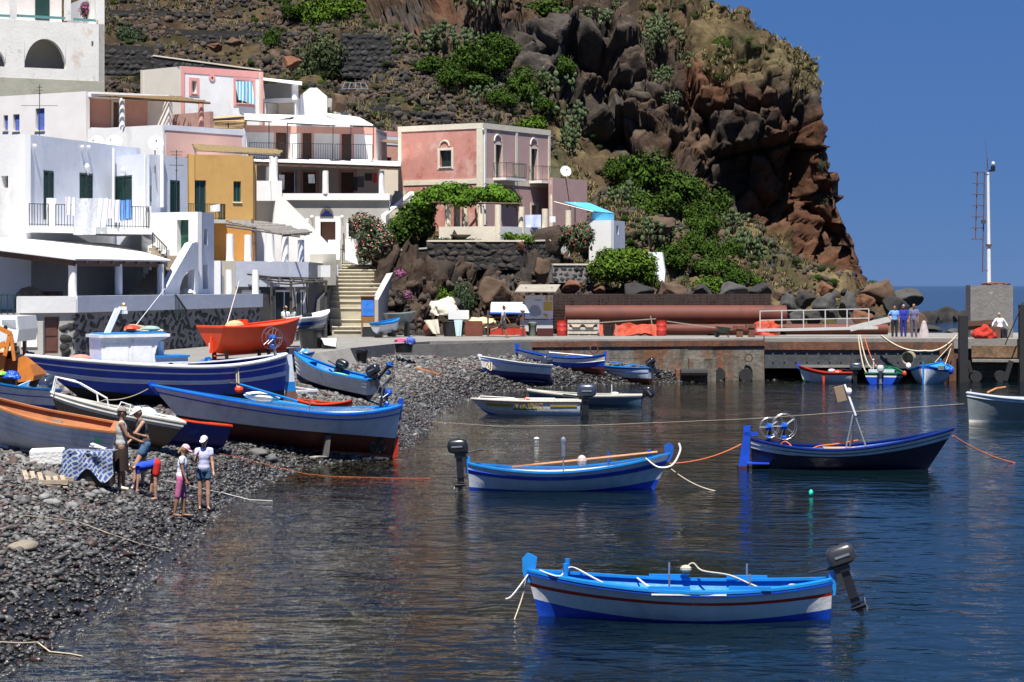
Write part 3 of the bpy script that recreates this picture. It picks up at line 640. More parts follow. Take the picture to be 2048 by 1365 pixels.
# terrace floor behind the parapet
MB().prism([FV.A-FV.n*.31, FW.A-FW.n*.31, FW.B-FW.n*.31, W(530, 118), W(380, 124), W(-60, 118), W(-60, 87)], 1.5, 3.93).build('terrace_floor', M_conc, t)
mb = MB(); p = FV.A; mb.prism([p-V((.02, 0)), p-V((.02, -.9)), p-V((4, -.9)), p-V((4, 0))], 1.5, 3.6); mb.build('landing', M_cream, t)
rail(t, v3(p-V((3.9, -.2)), 3.6), v3(p-V((.05, -.2)), 3.6), 1.05, 16, M_dgreen, 'green_railing', .016)
for px_ in (458, 511):                           # two free columns on the parapet carry the pole pergola
    column(t, px_, 109 if px_ < 480 else 111.4, 540, 595, .17, M_white, zb=4.3)
a0, z0_ = FW.hit(349, 590, .1); a1, z1_ = FW.hit(372, 622, .1)
mb = MB(); mb.bar(FW.pt(a0, z0_+.02, .14), FW.pt(a1, z1_, .14), .05)
for k in range(9): aa = a0+(a1-a0)*k/8; zt = z0_+(z1_-z0_)*k/8; mb.bar(FW.pt(aa, zt, .14), FW.pt(aa, 3.6, .14), .025)
mb.build('stair_rail', M_dgreen, t)
# metre cabinet and door leaf beside it
c = FV.px(62, 680, .5); MB().cbox((c.x, c.y-.05, Q+.72), 1.0, .5, 1.45, .08).solo('meter_cabinet', 'pale grey utility cabinet beside the brown door', 'cabinet', M_cgrey).location
MB().cbox((c.x, c.y-.33, Q+.85), .62, .05, .78, .08).solo('meter_hatch', 'white plastic hatch on the grey utility cabinet', 'hatch', M_pipe)

# ---- porch with white canopy
pz = zat(522, 88); t = thing('porch', 'open porch with flat white canopy on round white columns above the black wall', 'porch', v3(W(200, 93), 3.93))
c0, c1, c2, c3 = P(-40, 497, 86.5), P(151, 521, 88.3), P(343, 524, 101.5), P(232, 491, 110); c4 = P(60, 479, 103)
shp = [c0, c1, c2, c3, c4, P(-40, 478, 102)]
MB().slab(shp, (0, 0, .07)).build('canopy', M_canv, t)
mb = MB(); mb.bar(c0-V((0, -.15, .12)), c1-V((.1, -.15, .12)), .1, .2).bar(c1-V((.1, -.15, .12)), c2-V((.25, -.1, .12)), .12, .22); mb.build('eave_beam', M_brown, t)
for k in range(7):
    a = c1.lerp(c2, .1+k*.13); b = c4.lerp(c3, .1+k*.13); MB().bar(a-V((0, 0, .05)), b-V((0, 0, .05)), .09, .1).build('rafter', M_brown, t)
column(t, 145, 88.6, 529, 592, .17, M_white, zb=4.2); column(t, 237, 94.5, 529, 592, .16, M_lav, zb=4.2); column(t, 321, 100.2, 529, 592, .16, M_lav, zb=4.2)
fb = Fc(-40, 101.6, 62, 101.4)
wall(fb, 3.93, 6.9, [fb.rect(83-160, 520, 105-160, 592)], 0, fb.L, .3).build('back_wall', M_white, t)
MB().lathe(P(60, 588, 90)-V((0, 0, .6)), [(.62, 0), (.62, .35), (.55, .62), (.35, .82), (.05, .9)], 14).build('stone_oven', mat('oven_stone', (.13, .11, .09), .9, .4, 5, .8, 8), t)
mb = MB(); mb.cbox(P(100, 588, 91)+V((0, 0, -.2)), .9, .8, .6); mb.build('low_table', M_brown, t)

# ---- house 1, bluish white with balcony
zt = zat(268, 102)
ops2 = [('shut', (87, 342, 107, 440)), ('shut', (159, 347, 185, 402)), ('none', (0, 0, 0, 0))][:2]
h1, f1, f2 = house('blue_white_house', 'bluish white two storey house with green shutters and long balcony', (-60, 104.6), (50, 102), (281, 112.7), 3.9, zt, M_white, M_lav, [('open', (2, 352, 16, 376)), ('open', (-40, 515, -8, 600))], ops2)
for x in (70, 165, 178): MB().ell(f2.px(x, 292+(x-70)*.02, .1), .09, .09, .09, 8, 5).build('wall_lamp', M_pipe, h1)
MB().ell(f2.px(174, 334, .15), .13, .13, .16, 8, 6).tube([f2.px(174, 337, .15), f2.px(176, 350, .02)], .03).build('wall_lamp', M_pipe, h1)
MB().tube([f2.px(227, 296, .08), f2.px(227, 470, .08)], .06, 8).build('drain_pipe', M_pipe, h1)
ops = [('shut', (231, 352, 264, 440))]
zb2 = zat(308, 108); h2, g1, g2 = house('lavender_annex', 'lower lavender annex between the balcony and the ochre house', (228, 110.4), (287, 108), (375, 111.3), 3.9, zb2, M_lav, M_lav, ops, [('door', (294, 371, 304, 404), dict(c=M_steel)), ('shut', (340, 361, 359, 428))])
MB().ell(g1.px(247, 341, .15), .12, .12, .15, 8, 6).build('wall_lamp', M_pipe, h2)
MB().tube([g2.px(290, 309, .07), g2.px(290, 404, .07), g2.px(290, 425, .07)], .035, 6).build('drain_pipe', M_pipe, h2)
MB().tube([g2.px(324, 304, .12), g2.px(324, 415, .12)], .10, 10).lathe(g2.px(324, 304, .12), [(.11, 0), (.11, .18)], 10).build('flue_pipe', M_pipe, h2)
# balcony
fo = Fc(56, 101, 306, 105.6); slabz = zat(452, 101)
t = thing('balcony', 'long white balcony with iron railing hung with washing', 'balcony', v3(fo.A, slabz))
pl = [fo.A, fo.B, W(306, 108), W(290, 108.4), W(228, 109.8), W(51, 102.2)]
MB().prism(pl, slabz-.28, slabz).build('balcony_slab', M_white, t)
zr = 1.0
def fp(x, z=0): a, _ = fo.hit(x, 450); return fo.pt(a, slabz+z, -.06)
MB().obox(fp(98), fo.U*.42, fo.Nn*-.16, (0, 0, 1.28)).build('parapet_post', M_white, t)
MB().obox(fp(288), fo.U*.1, fo.Nn*-.16, (0, 0, .02)).build('end_post_base', M_white, t)
MB().obox(fo.pt(fo.L-.32, slabz, -.1), fo.U*.3, fo.Nn*-.6, (0, 0, 1.05)).build('end_post', M_white, t)
for xa, xb in ((60, 98), (113, 165), (165, 240), (240, 299)): rail(t, fp(xa), fp(xb), 1.0, None, M_iron, 'railing', .012, .14)
# washing: each piece hangs on its own
def cloth(name, label, pts4, m, group=None, nx=9, nz=6, fold=.05, cat='laundry', th=.012):
    a, b, c, d = [V(p) for p in pts4]; n = (b-a).cross(d-a).normalized(); ph = random.uniform(0, 6); fr = random.uniform(7, 11); rows = []
    for j in range(nz):
        v = j/(nz-1); rows.append([(a.lerp(b, i/(nx-1))).lerp(d.lerp(c, i/(nx-1)), v)+n*fold*math.sin(i/(nx-1)*fr+ph+v)*(.35+.65*v) for i in range(nx)])
    o = MB().grid(rows, n*th).solo(name, label, cat, m, group); shade_auto(o, 60); return o
def hang(x0, y0, x1, y1, off=.1, skew=0):
    r = lambda x, y: fo.px(x, y, off); return [r(x0, y0), r(x1, y0), r(x1+skew, y1), r(x0+skew, y1)]
M_sheet = mat('patterned_sheet', (.62, .63, .66), .9, .25, 9); M_linen = mat('white_linen', (.78, .79, .84), .9, .04); M_jean = mat('bright_blue_denim', (.13, .30, .68), .9, .15, 6); M_pale = mat('pale_pink_linen', (.72, .66, .68), .9, .06)
cloth('bed_sheet', 'large grey patterned bed sheet hanging lowest over the balcony rail', hang(152, 397, 196, 470, .12, -5), M_sheet)
cloth('pink_towel', 'pale pink towel at the left end of the balcony washing', hang(131, 394, 142, 430, .1, -1), M_pale)
cloth('white_shirt', 'white shirt hanging left of the patterned bed sheet', hang(143, 395, 152, 431), M_linen)
cloth('white_cloth', 'wide white sheet hanging just right of the patterned bed sheet', hang(197, 397, 216, 454, .1, -6), M_linen)
cloth('white_vest', 'narrow white vest in the middle of the balcony washing', hang(217, 399, 227, 437, .1, -1), M_pale)
cloth('white_pillowcase', 'white pillowcase hanging left of the blue trousers', hang(228, 400, 241, 445, .1, -1), M_linen)
cloth('blue_shirt', 'blue shirt hanging beside the blue trousers on the balcony', hang(241, 401, 250, 440), M_jean)
cloth('blue_trousers', 'bright blue trousers at the right end of the balcony washing', hang(251, 400, 262, 438), M_jean)
# roof dishes and aerials
def dish(label, c, r, mast_to, name='satellite_dish', dirv=(.3, -1, .35)):
    c = V(c); n = V(dirv).normalized(); t = thing(name, label, 'satellite dish', mast_to); R = n.to_track_quat('Z', 'Y').to_matrix(); mb = MB(); rings = []
    for k in range(5):
        q = r*k/4; rings.append([c+R @ V((q*math.cos(a), q*math.sin(a), .16*r*(k/4)**2)) for a in np.linspace(0, 2*math.pi, 17)])
    mb.grid(rings, -n*.02); shade_auto(mb.build('reflector', M_dish, t), 50)
    MB().tube([c-n*.05, c-n*.15, V(mast_to)], .03).build('mast', M_iron, t)
    MB().tube([c-V((0, 0, r))+n*.05, c+n*r*.8], .012).ell(c+n*r*.8, .05, .05, .05, 6, 4).build('feed_arm', M_iron, t); return t
dish('satellite dish on a black mast above the lavender annex roof', P(311, 287, 109.5), .38, P(310, 346, 108.6)+V((.0, 0, 0)))
def aerial(label, top, foot, bars):
    t = thing('tv_aerial', label, 'aerial', foot); MB().tube([foot, top], .022, 5).build('mast', M_iron, t)
    for z, w, a in bars:
        c = V(top)-V((0, 0, z)); dx = V((math.cos(a)*w, math.sin(a)*w, 0)); MB().tube([c-dx, c+dx], .014, 4).build('boom', M_iron, t)
    return t
aerial('tall thin television aerial in front of the lavender annex', P(353, 300, 109), P(353, 432, 109), [(.1, .3, 0), (.25, .25, .4), (.75, .35, .1), (.4, .1, .1), (1.0, .06, 0)])
aerial('television aerial in front of the white house with blue curtains', P(79, 170, 124), P(79, 285, 124), [(.15, .15, .4), (.3, .2, .3), (1.15, 1.0, .05), (.5, .12, 1)])
for x, y, r, lb in ((192, 288, .45, 'pale satellite dish half hidden behind the bluish house parapet, left one'), (228, 288, .5, 'pale satellite dish half hidden behind the bluish house parapet, right one')):
    dish(lb, P(x, y, 116), r, P(x, 320, 116), dirv=(-.3, -1, .5))

# ---- white stair tower with green door and arched opening
zt = zat(424, 105)
T, k1, k2 = house('stair_tower', 'white stair block with green door and sloping stair parapet', (303, 106.4), (395, 105), (428, 107.6), 3.93, zt, M_white, M_lav, [('door', (354, 440, 377, 511), dict(c=M_green, dep=.3))], [('open', (408, 458, 415, 490), dict(c=M_dgreen)), ('open', (406, 530, 416, 578), dict(c=M_cgrey))], par_h=.02)
# the sloping parapet with its arch under the stair, thickened along the wall direction
fp2 = Fc(322, 99.9, 400, 104.7)
def arch_poly():
    q = [(325, 590), (384, 487), (392, 484), (397, 487), (397, 590), (390, 590), (390, 540)]; 
    for k in range(1, 9):
        a = math.pi/2*k/8; q.append((390-31*math.sin(a), 590-52*math.cos(a)))
    return q[:-1]+[(359, 590)]
outl = [fp2.px(x, y) for x, y in arch_poly()]; MB().slab(outl, fp2.Nn*-.35).build('stair_parapet', M_lav, T)
outl = [fp2.px(x-42, y, -1.6) for x, y in ((322, 590), (322, 583), (347, 550), (377, 500), (381, 500), (381, 512), (333, 590))]; MB().slab(outl, fp2.Nn*-.2).build('outer_parapet', M_white, T)
nst = 10; M_step = mat('worn_stair_stone', (.52, .42, .30), .9, .15, 3, .2, 8)
for k in range(nst):
    x = 305+k*6.2; y = 586-k*7.6; p = fp2.px(x, y, -.40); MB().obox(p-V((0, 0, .2)), fp2.U*1.0, fp2.Nn*-1.1, (0, 0, .2)).build('step', M_step, T)
MB().obox(fp2.px(362, 512, -.4)-V((0, 0, .2)), fp2.U*1.5, fp2.Nn*-1.3, (0, 0, .2)).build('landing', M_step, T)
rail(T, P(305, 500, 105.4), P(333, 530, 103), .8, 8)
MB().slab([P(283, 470, 106.5), P(310, 487, 105.8), P(322, 508, 104.6), P(316, 530, 104.2), P(283, 500, 106.5)], (0, .4, 0)).build('upper_flight', M_white, T)
for k in range(5): MB().cbox(P(308+k*5, 499+k*6, 105-k*.4), .35, .9, .16).build('step', M_step, T)
M_bag = mat('white_sacks', (.7, .68, .62), .9, .1)
MB().ell(P(374, 586, 103.6), .3, .3, .2, 9, 6).ell(P(382, 588, 103.8), .25, .3, .16, 9, 6).solo('white_sacks', 'pile of white sacks under the stair arch', 'sacks', M_bag)

# ---- ochre house and the shop terrace below it
zo = zat(312, 121); 
O, o1, o2 = house('ochre_house', 'ochre yellow house with narrow green windows', (377, 119.6), (506, 121), (510, 130), 6.1, zo, M_ochre, M_ochre, [('win', (389, 361, 412, 432), dict(c=M_green, dep=.12)), ('win', (467, 363, 482, 404), dict(c=M_green, dep=.12)), ('open', (470, 473, 487, 526), dict(c=M_dgreen))], mr=M_white)
mb = MB(); o1.box(mb, o1.hit(430, 0)[0], o1.L-.02, 6.1, zat(447, 120.5), .0, .02); mb.build('lower_wall_paint', M_ochd, O)
zb = zat(440, 119); fo2 = Fc(318, 117.5, 452, 118.8)
t = thing('ochre_balcony', 'small concrete balcony with iron railing on the ochre house', 'balcony', fo2.pt(0, zb))
MB().prism([fo2.A, fo2.B, W(452, 120.6), W(318, 119.6)], zb-.18, zb).build('balcony_slab', M_cgrey, t); rail(t, fo2.pt(1, zb, -.05), fo2.pt(fo2.L-.05, zb, -.05), .82, 30, M_dgreen); rail(t, fo2.pt(fo2.L-.05, zb, -.05), fo2.pt(fo2.L-.05, zb, -1.6), .82, 8, M_dgreen)
cloth('small_washing', 'small white washing on the ochre house balcony rail', [fo2.px(x, y, .06) for x, y in ((420, 412), (440, 408), (440, 423), (420, 424))], M_linen, fold=.03)
def reed_roof(name, label, pts, n, m, r=.045, beams=(), mbm=None, cat='reed roof'):
    a, b, c, d = [V(p) for p in pts]; t = thing(name, label, cat, (a+c)/2)
    mb = MB()
    for k in range(n):
        v = (k+.5)/n; j = random.uniform(-.12, .12); mb.tube([a.lerp(d, v)+V((j, 0, random.uniform(-.02, .02))), b.lerp(c, v)+V((random.uniform(-.2, .25), 0, random.uniform(-.03, .03)))], r, 4)
    o = mb.build('reed_mat', m, t); o['kind'] = 'stuff'
    for p, q in beams: MB().tube([p, q], .06, 6).build('pole', mbm or M_gwood, t)
    return t
reed_roof('reed_awning', 'yellowish reed awning on the roof edge of the ochre house', [P(386, 289, 127), P(556, 301, 127.5), P(556, 309, 122.8), P(395, 301, 121.8)], 26, mat('yellow_reed', (.40, .29, .14), .95, .3, 6), .05, [(P(388, 293, 126.8), P(392, 311, 122.5)), (P(430, 303, 122.2), P(560, 312, 122.9)), (P(548, 306, 126), P(548, 314, 122.8))])
# shop building below
FS = Fc(430, 112, 640, 118); zs_ = zat(523, 114.5); shop, s1, s2 = house('shop_house', 'low shop building with black plinth below the columned terrace', (428, 111.6), (617, 117.2), (668, 132), 2.0, zs_, M_lav, M_cgrey, [('win', (484, 585, 520, 660), dict(c=M_pipe, dep=.1)), ('win', (551, 582, 592, 660), dict(c=M_pipe, dep=.1)), ('win', (600, 582, 611, 660), dict(c=M_pipe, dep=.1))], [('open', (626, 560, 636, 610), dict(c=M_dgreen))], par_h=.0)
for xa, xb in ((472, 483), (521, 550), (593, 599.5), (611.5, 617)):
    band(shop, s1, s1.hit(xa, 0)[0], s1.hit(xb, 0)[0], 2.0, zat(575, 115), M_cblk, .02, 'black_plinth')
band(shop, s1, s1.hit(472, 0)[0], s1.L, zat(581, 115)+.02, zat(574, 115), M_cblk, .024, 'black_plinth')
band(shop, s2, .02, s2.L, 2.0, zat(568, 121), M_cblk, .02, 'black_plinth'); band(shop, s1, .0, s1.hit(470, 0)[0], 2.0, zs_-.004, M_cream, .02, 'cream_wall')
MB().slab([s1.px(345.5+94, y, .05) for y in (552, 590)]+[s1.px(447, y, .05) for y in (590, 552)], s1.Nn*.02).build('arched_niche', M_cgrey, shop)
zc = zs_
for x, dd in ((460, 113.4), (496, 114.5), (540, 116), (570, 116.9)): column(shop, x, dd, 468 if x < 480 else 470, 526, .19, M_white, zb=zs_-.05)
column(shop, 602, 117.4, 480, 526, .17, M_lav, zb=zs_-.05)
mb = MB(); mb.tube([P(505, 440, 119.5), P(509, 524, 114)], .07, 6); mb.build('post', M_brown, shop)
reed_roof('terrace_reed_roof', 'grey weathered reed roof sloping over the shop terrace columns', [P(448, 441, 119.5), P(528, 444, 120.5), P(620, 464, 117), P(566, 470, 115.2)], 22, M_grreed, .05, [(P(452, 448, 118), P(612, 470, 117)), (P(452, 453, 116), P(600, 474, 115.8)), (P(566, 472, 115.4), P(618, 468, 117.2))])
# dark pole pergola in front of the shop
t = thing('pole_pergola', 'dark bare pole pergola in front of the shop windows', 'pergola', G(560, 686, Q)); M_pole = mat('dark_poles', (.055, .048, .042), .9, .3, 5)
for x, y, dd in ((543, 566, 112.6), (582, 566, 113.6), (614, 562, 115), (652, 562, 113.5)): MB().tube([P(x, y-1, dd), V((P(x, y, dd).x, dd, Q))], .07, 7).build('post', M_pole, t)
for (xa, ya, da), (xb, yb, db) in [((475, 549, 113.2), (650, 562, 117.5)), ((505, 556, 112.8), (652, 566, 113.5)), ((540, 567, 112.2), (655, 563, 113.2)), ((495, 549, 113.3), (640, 557, 117.5))]: 
    a, b = P(xa, ya, da), P(xb, yb, db); MB().tube([a, a.lerp(b, .33)-V((0, 0, .08)), a.lerp(b, .66)-V((0, 0, .04)), b], .045, 6).build('rail_pole', M_pole, t)
for k in range(6):
    a, b = P(500+k*26, 549+k*2, 116.5), P(518+k*24, 559+k*1.5, 112.6); MB().tube([a, b], .04, 5).build('cross_pole', M_pole, t)
MB().cbox(P(648, 543, 119), .55, .4, .62, .5).solo('air_conditioner', 'air conditioner box on the corner wall beside the stairs', 'air conditioner', M_pipe)
MB().tube([P(586, 575, 114.5), P(586, 640, 114.5)], [.12, .2], 8).solo('hanging_net', 'bundle of greyish fishing net hanging from the pergola', 'net', mat('grey_net', (.2, .18, .19), .95, .3, 8))
# ---- main stair up to the gate
t = thing('main_stair', 'broad worn concrete stairway rising between the shop and the rock', 'stairs', V((W(710, 125).x, 125, Q)))
M_st = mat('stair_concrete', (.42, .38, .29), .9, .14, 1.5, .3, 7, stain=[((.34, .31, .25), .55), ((.22, .20, .17), .62)], st_sc=.5)
M_littread = mat('lit_tread_tone', (.60, .56, .45), .9, .12, 2, .2, 8)  # paler than the steps: sunlight on the treads put into the colour
ysteps = [672, 663, 655, 641, 618, 604, 593, 585, 577, 569, 561, 554, 547, 541, 536, 531]; n = len(ysteps)
for k in range(n-1):
    d = 124.5+k*.72; d2 = d+.76; z = zat(ysteps[k+1], d); zp = Q-.2 if k == 0 else zat(ysteps[k], d-.72)-.3
    xl = np.interp(k, [0, 2, 4, 8, 15], [668, 660, 645, 655, 670]); xr = np.interp(k, [0, 3, 15], [746, 752, 790])
    a, b = W(xl, d), W(xr, d); MB().prism([a, b, b+V((0, .78)), a+V((0, .78))], min(zp, z-.25), z).build('step', M_st, t); MB().prism([a-V((0, .07)), b-V((0, .07)), b+V((0, .5)), a+V((0, .5))], z+.003, z+.055).build('tread', M_littread, t)
MB().prism([W(672, 135.2), W(775, 135.2), W(775, 145), W(600, 145), W(600, 135.2)], 5.4, zat(531, 134.7)-.01).build('landing', M_st, t)
MB().slab([P(788, 520, 134.5), P(744, 600, 125.2), P(744, 672, 125.2), P(788, 640, 134.5)], (.35, -.05, 0)).build('side_wall', M_cgrey, t)
MB().slab([P(640, 600, 121), P(640, 640, 119.5), P(672, 640, 131), P(672, 560, 133)], (-.3, 0, 0)).build('side_wall', M_cblk, t)
MB().prism([W(722, 123.2), W(752, 123.2), W(752, 124.4), W(722, 124.4)], Q, 2.75).build('ledge_block', M_conc, t)
MB().prism([W(620, 126), W(672, 124), W(672, 135), W(620, 135)], zat(571, 125), zat(510, 128)).build('corner_wall', M_cgrey, t)
# information board on two legs
c = P(735, 640, 122.8); t = thing('notice_board', 'wooden notice board with blue poster at the foot of the stairway', 'notice board', (c.x, c.y, Q)); M_wd = mat('varnished_wood', (.26, .12, .045), .6, .2, 5)
x0, x1 = P(722, 0, 122.8).x, P(749, 0, 122.8).x; zt_, zb_ = zat(594, 122.8), zat(643, 122.8)
MB().box(x0, x1, c.y, c.y+.08, zb_, zt_).build('panel', M_wd, t); MB().box(x0+.04, x1-.04, c.y-.02, c.y-.005, zat(632, 122.8), zat(600, 122.8)).build('poster', mat('blue_poster', (.04, .19, .62), .4, .25, 4), t)
MB().box(x0-.05, x1+.05, c.y-.1, c.y+.15, zt_, zt_+.06).build('cap', M_wd, t)
for x in (x0+.06, x1-.06): MB().box(x-.05, x+.05, c.y+.01, c.y+.09, 2.7, zb_).build('leg', M_wd, t)
# iron gate
c = P(690, 530, 135.4); t = thing('iron_gate', 'black iron gate at the top of the stairway', 'gate', c); ga, gb = P(668, 531, 135.4), P(720, 531, 135.4); n = 15
for k in range(n+1): p = ga.lerp(gb, k/n); MB().bar(p, p+V((0, 0, (1.0 if k != 5 else 1.25))), .02 if k not in (0, 5, n) else .05).build('bar', M_iron, t)
MB().bar(ga+V((0, 0, .95)), gb+V((0, 0, .95)), .04).bar(ga+V((0, 0, .1)), gb+V((0, 0, .1)), .04).build('rail', M_iron, t)

# ---- guest house: grey ground floor, shaded veranda, upper rooms under awnings
z0, z1 = 6.0, zat(387, 138)
t, e1, e2 = house('guest_house', 'white guest house with shaded veranda and three awnings over the upper rooms', (500, 139), (778, 139.2), (800, 150), z0, z1, M_cgrey, M_white, [('open', (641, 444, 671, 532), dict(c=M_salm, trim=M_white, tw=.32)), ('win', (697, 444, 712, 474), dict(c=M_iron, trim=M_white, tw=.12))], [], mr=M_white, par_h=.5)
mb = MB(); e1.box(mb, e1.hit(562, 0)[0], e1.L+.05, z1-.38, z1+.03, -.1, .22); mb.build('parapet', M_white, t)
# white stair wall in front
fg = Fc(505, 131.5, 690, 133.5)
MB().slab([fg.px(x, y) for x, y in [(506, 545), (506, 362), (564, 362), (564, 392), (564, 402), (512, 402), (512, 450), (545, 458), (545, 545)]], fg.Nn*-.3).build('stair_wall', M_white, t)
MB().slab([fg.px(x, y) for x, y in [(551, 402), (564, 402), (564, 392), (612, 440), (617, 437), (617, 446), (683, 516), (683, 548), (546, 548), (546, 460)]], fg.Nn*-.3).build('stair_wall', M_white, t)
MB().slab([fg.px(x, y, -1.3) for x, y in [(505, 395), (560, 395), (560, 500), (505, 500)]], fg.Nn*-.1).build('inner_wall', M_beige, t)
MB().prism([W(506, 131.8), W(564, 132.3), W(564, 138.8), W(506, 138.8)], zat(364, 132)-.3, zat(364, 132)-.02).build('landing', M_white, t)
MB().slab([fg.px(x, y, .4) for x, y in [(656, 520), (656, 480), (680, 480), (680, 520)]], (0, .3, 0)).build('low_wall', M_white, t)
MB().slab([fg.px(x, y, .6) for x, y in [(690, 520), (690, 478), (716, 478), (716, 530)]], (0, .3, 0)).build('low_wall', M_white, t)
for x in (624, 684): MB().ell(P(x, 435, 138.3), .12, .12, .14, 8, 6).tube([P(x, 437, 138.4), P(x+2, 452, 138.9)], .05).build('lamp', M_pipe, t)
# blue half-round sign with gold border and lettering
cc = e1.px(653.5, 433, .05); M_sign = mat('navy_enamel', (.008, .015, .11), .35, .1); arc = [cc+e1.U*(.42*math.cos(a))+V((0, 0, .55*math.sin(a))) for a in np.linspace(0, math.pi, 17)]
sg = MB().slab(arc, e1.Nn*.05).solo('house_sign', 'navy half round sign above the guest house door', 'sign', M_sign); rim = [cc+e1.U*(.37*math.cos(a))+V((0, 0, .03+.46*math.sin(a)))+e1.Nn*.06 for a in np.linspace(0, math.pi, 17)]
MB().tube(rim, .012, 4).build('gold_border', mat('gold_paint', (.45, .33, .12), .4, .1), sg)
for k, a in enumerate(np.linspace(2.7, .44, 13)):
    if k == 5: continue
    p = cc+e1.U*(.31*math.cos(a))+V((0, 0, .02+.38*math.sin(a)))+e1.Nn*.055; MB().cbox(p, .03, .015, .05, math.atan2(e1.u.y, e1.u.x), 0, -(a-math.pi/2)).build('letter', MATS['gold_paint'], sg)
# veranda
zv = zat(388, 139); 
fr_ = Fc(500, 145, 800, 147); wall(fr_, z1-.5, zat(325, 146), [fr_.rect(562, 345, 590, 392), fr_.rect(606, 345, 632, 392), fr_.rect(682, 345, 708, 392)], 0, fr_.L, .3).build('wall', M_beige, t)
for x in (562, 606, 682): opening(t, fr_, 'door', fr_.rect(x, 345, x+27, 393), c=M_brown, trim=M_salm)
for x, d_, y0, y1, r in ((547, 133, 308, 365, .26), (537, 140, 334, 380, .17), (651, 139, 342, 388, .19), (763, 139.4, 342, 390, .17)): column(t, x, d_, y0, y1, r, M_white)
vr = [P(500, 323, 138.3), P(801, 333, 139.2), P(801, 325, 146), P(500, 318, 145)]
MB().slab(vr, (0, 0, .06)).build('veranda_roof', M_canv, t); MB().bar(P(500, 327, 138.4), P(800, 337, 139.3), .1, .22).build('veranda_beam', M_brown, t)
for k in range(13): a = vr[0].lerp(vr[1], k/12.); b = vr[3].lerp(vr[2], k/12.); MB().bar(a-V((0, 0, .08)), b-V((0, 0, .08)), .08, .12).build('rafter', M_brown, t)
# upper rooms
fu = Fc(492, 143, 752, 145.2); zu0, zu1 = zat(330, 143), zat(252, 143.3)
dr = [(552, 264, 574, 320), (605, 266, 624, 321), (683, 268, 704, 323)]
wall(fu, zu0, zu1, [fu.rect(*q) for q in dr], 0, fu.L, .3).build('wall', M_white, t)
for q in dr: opening(t, fu, 'door', fu.rect(*q), c=M_brown, trim=M_salm, tw=.12, dep=.2)
band(t, fu, 0, fu.L, zu1-.42, zu1+.02, M_salm, .03); band(t, fu, fu.L-.25, fu.L, zu0, zu1-.43, M_salm, .03, 'corner_band')
MB().prism([fu.A, fu.B, fu.B+V((.5, 5)), fu.A+V((0, 5))], zu1-.3, zu1-.1).build('roof', M_white, t)
MB().slab([fu.pt(fu.L, zu0), fu.pt(fu.L, zu1), v3(fu.B+V((.5, 5)), zu1), v3(fu.B+V((.5, 5)), zu0)], (-.2, 0, 0)).build('wall', M_white, t)
fo3 = Fc(495, 141.6, 749, 143.8); zf = zat(318, 142)-.05
for xa, xb in ((497, 583), (583, 668), (668, 748)):
    mb = MB(); p, q = fo3.px(xa+2, 318), fo3.px(xb-3, 318); p.z = q.z = zf; MB().obox(p-V((0, 0, .15)), q-p, V((0, 1.6, 0)), (0, 0, .15)).build('balcony_slab', M_salm, t); rail(t, p, q, 1.05, None, M_iron, 'railing', .012, .15)
for xa, xb in ((504, 543), (573, 616), (618, 660), (702, 742)): MB().slab([P(xa, 319, 140), P(xb, 320, 140), P(xb-1, 326, 139.8), P(xa+1, 325, 139.8)], (0, .1, 0)).build('rolled_cover', M_linen, t)
# awnings on thin posts
for k, (pts, posts) in enumerate([([P(488, 229, 144.6), P(600, 232, 145), P(543, 243, 140.6), P(489, 240, 140.4)], (490, 538)), ([P(600, 232, 145), P(690, 233, 145.5), P(671, 251, 140.9), P(575, 246, 140.7)], (575, 666)), ([P(640, 226, 145.5), P(718, 236, 146), P(748, 252, 141.2), P(700, 251, 141)], (702, 747))]):
    a = thing('awning', ['white awning over the left room of the guest house', 'white awning over the middle room of the guest house', 'white awning over the right room of the guest house'][k], 'awning', pts[2]); MB().slab(pts, (0, 0, .04)).build('canvas', M_canv, a)
    MB().bar(pts[3]-V((0, 0, .04)), pts[2]-V((0, 0, .04)), .06).build('front_bar', M_iron, a)
    for x in posts: b = P(x, 245, 140.8); MB().bar(b, V((b.x, b.y, zf)), .05).build('post', M_iron, a)
reed_roof('reed_screen', 'upright split reed screen at the left end of the upper rooms', [P(424, 236, 139), P(488, 231, 141), P(488, 257, 141), P(424, 256, 139)], 24, mat('fresh_reed', (.52, .36, .19), .95, .2, 6), .06, [(P(424, 240, 138.9), P(488, 236, 140.9)), (P(456, 236, 139.9), P(456, 257, 139.9))], M_iron, 'screen')
# washing on the veranda
def hang2(x0, y0, x1, y1, d, sk=0): return [P(x0, y0, d), P(x1, y0, d), P(x1+sk, y1, d), P(x0+sk, y1, d)]
M_blkc = mat('black_cloth', (.015, .015, .02), .9, .2); M_redc = mat('red_cloth', (.4, .03, .02), .9, .1); M_grc = mat('dark_grey_cloth', (.05, .05, .06), .9, .2)
cloth('white_towel', 'white towel hanging by the left column of the veranda', hang2(558, 350, 569, 380, 140.5), M_linen, fold=.03)
cloth('white_tea_towel', 'small square white towel hanging in the middle of the veranda', hang2(616, 349, 629, 367, 140.5, 1), M_linen, fold=.02)
cloth('black_shirt', 'black shirt hanging on the veranda left of the grey shirt', hang2(706, 354, 715, 382, 141), M_blkc, fold=.03)
cloth('grey_shirt', 'dark grey shirt hanging on the veranda', hang2(715, 353, 728, 375, 141), M_grc, fold=.03)
cloth('black_trousers', 'black trousers hanging on the veranda beside the red cloth', hang2(729, 347, 745, 362, 141), M_blkc, fold=.03)
cloth('red_washing', 'red cloth hanging at the right end of the veranda', hang2(746, 346, 754, 366, 141), M_redc, fold=.03)
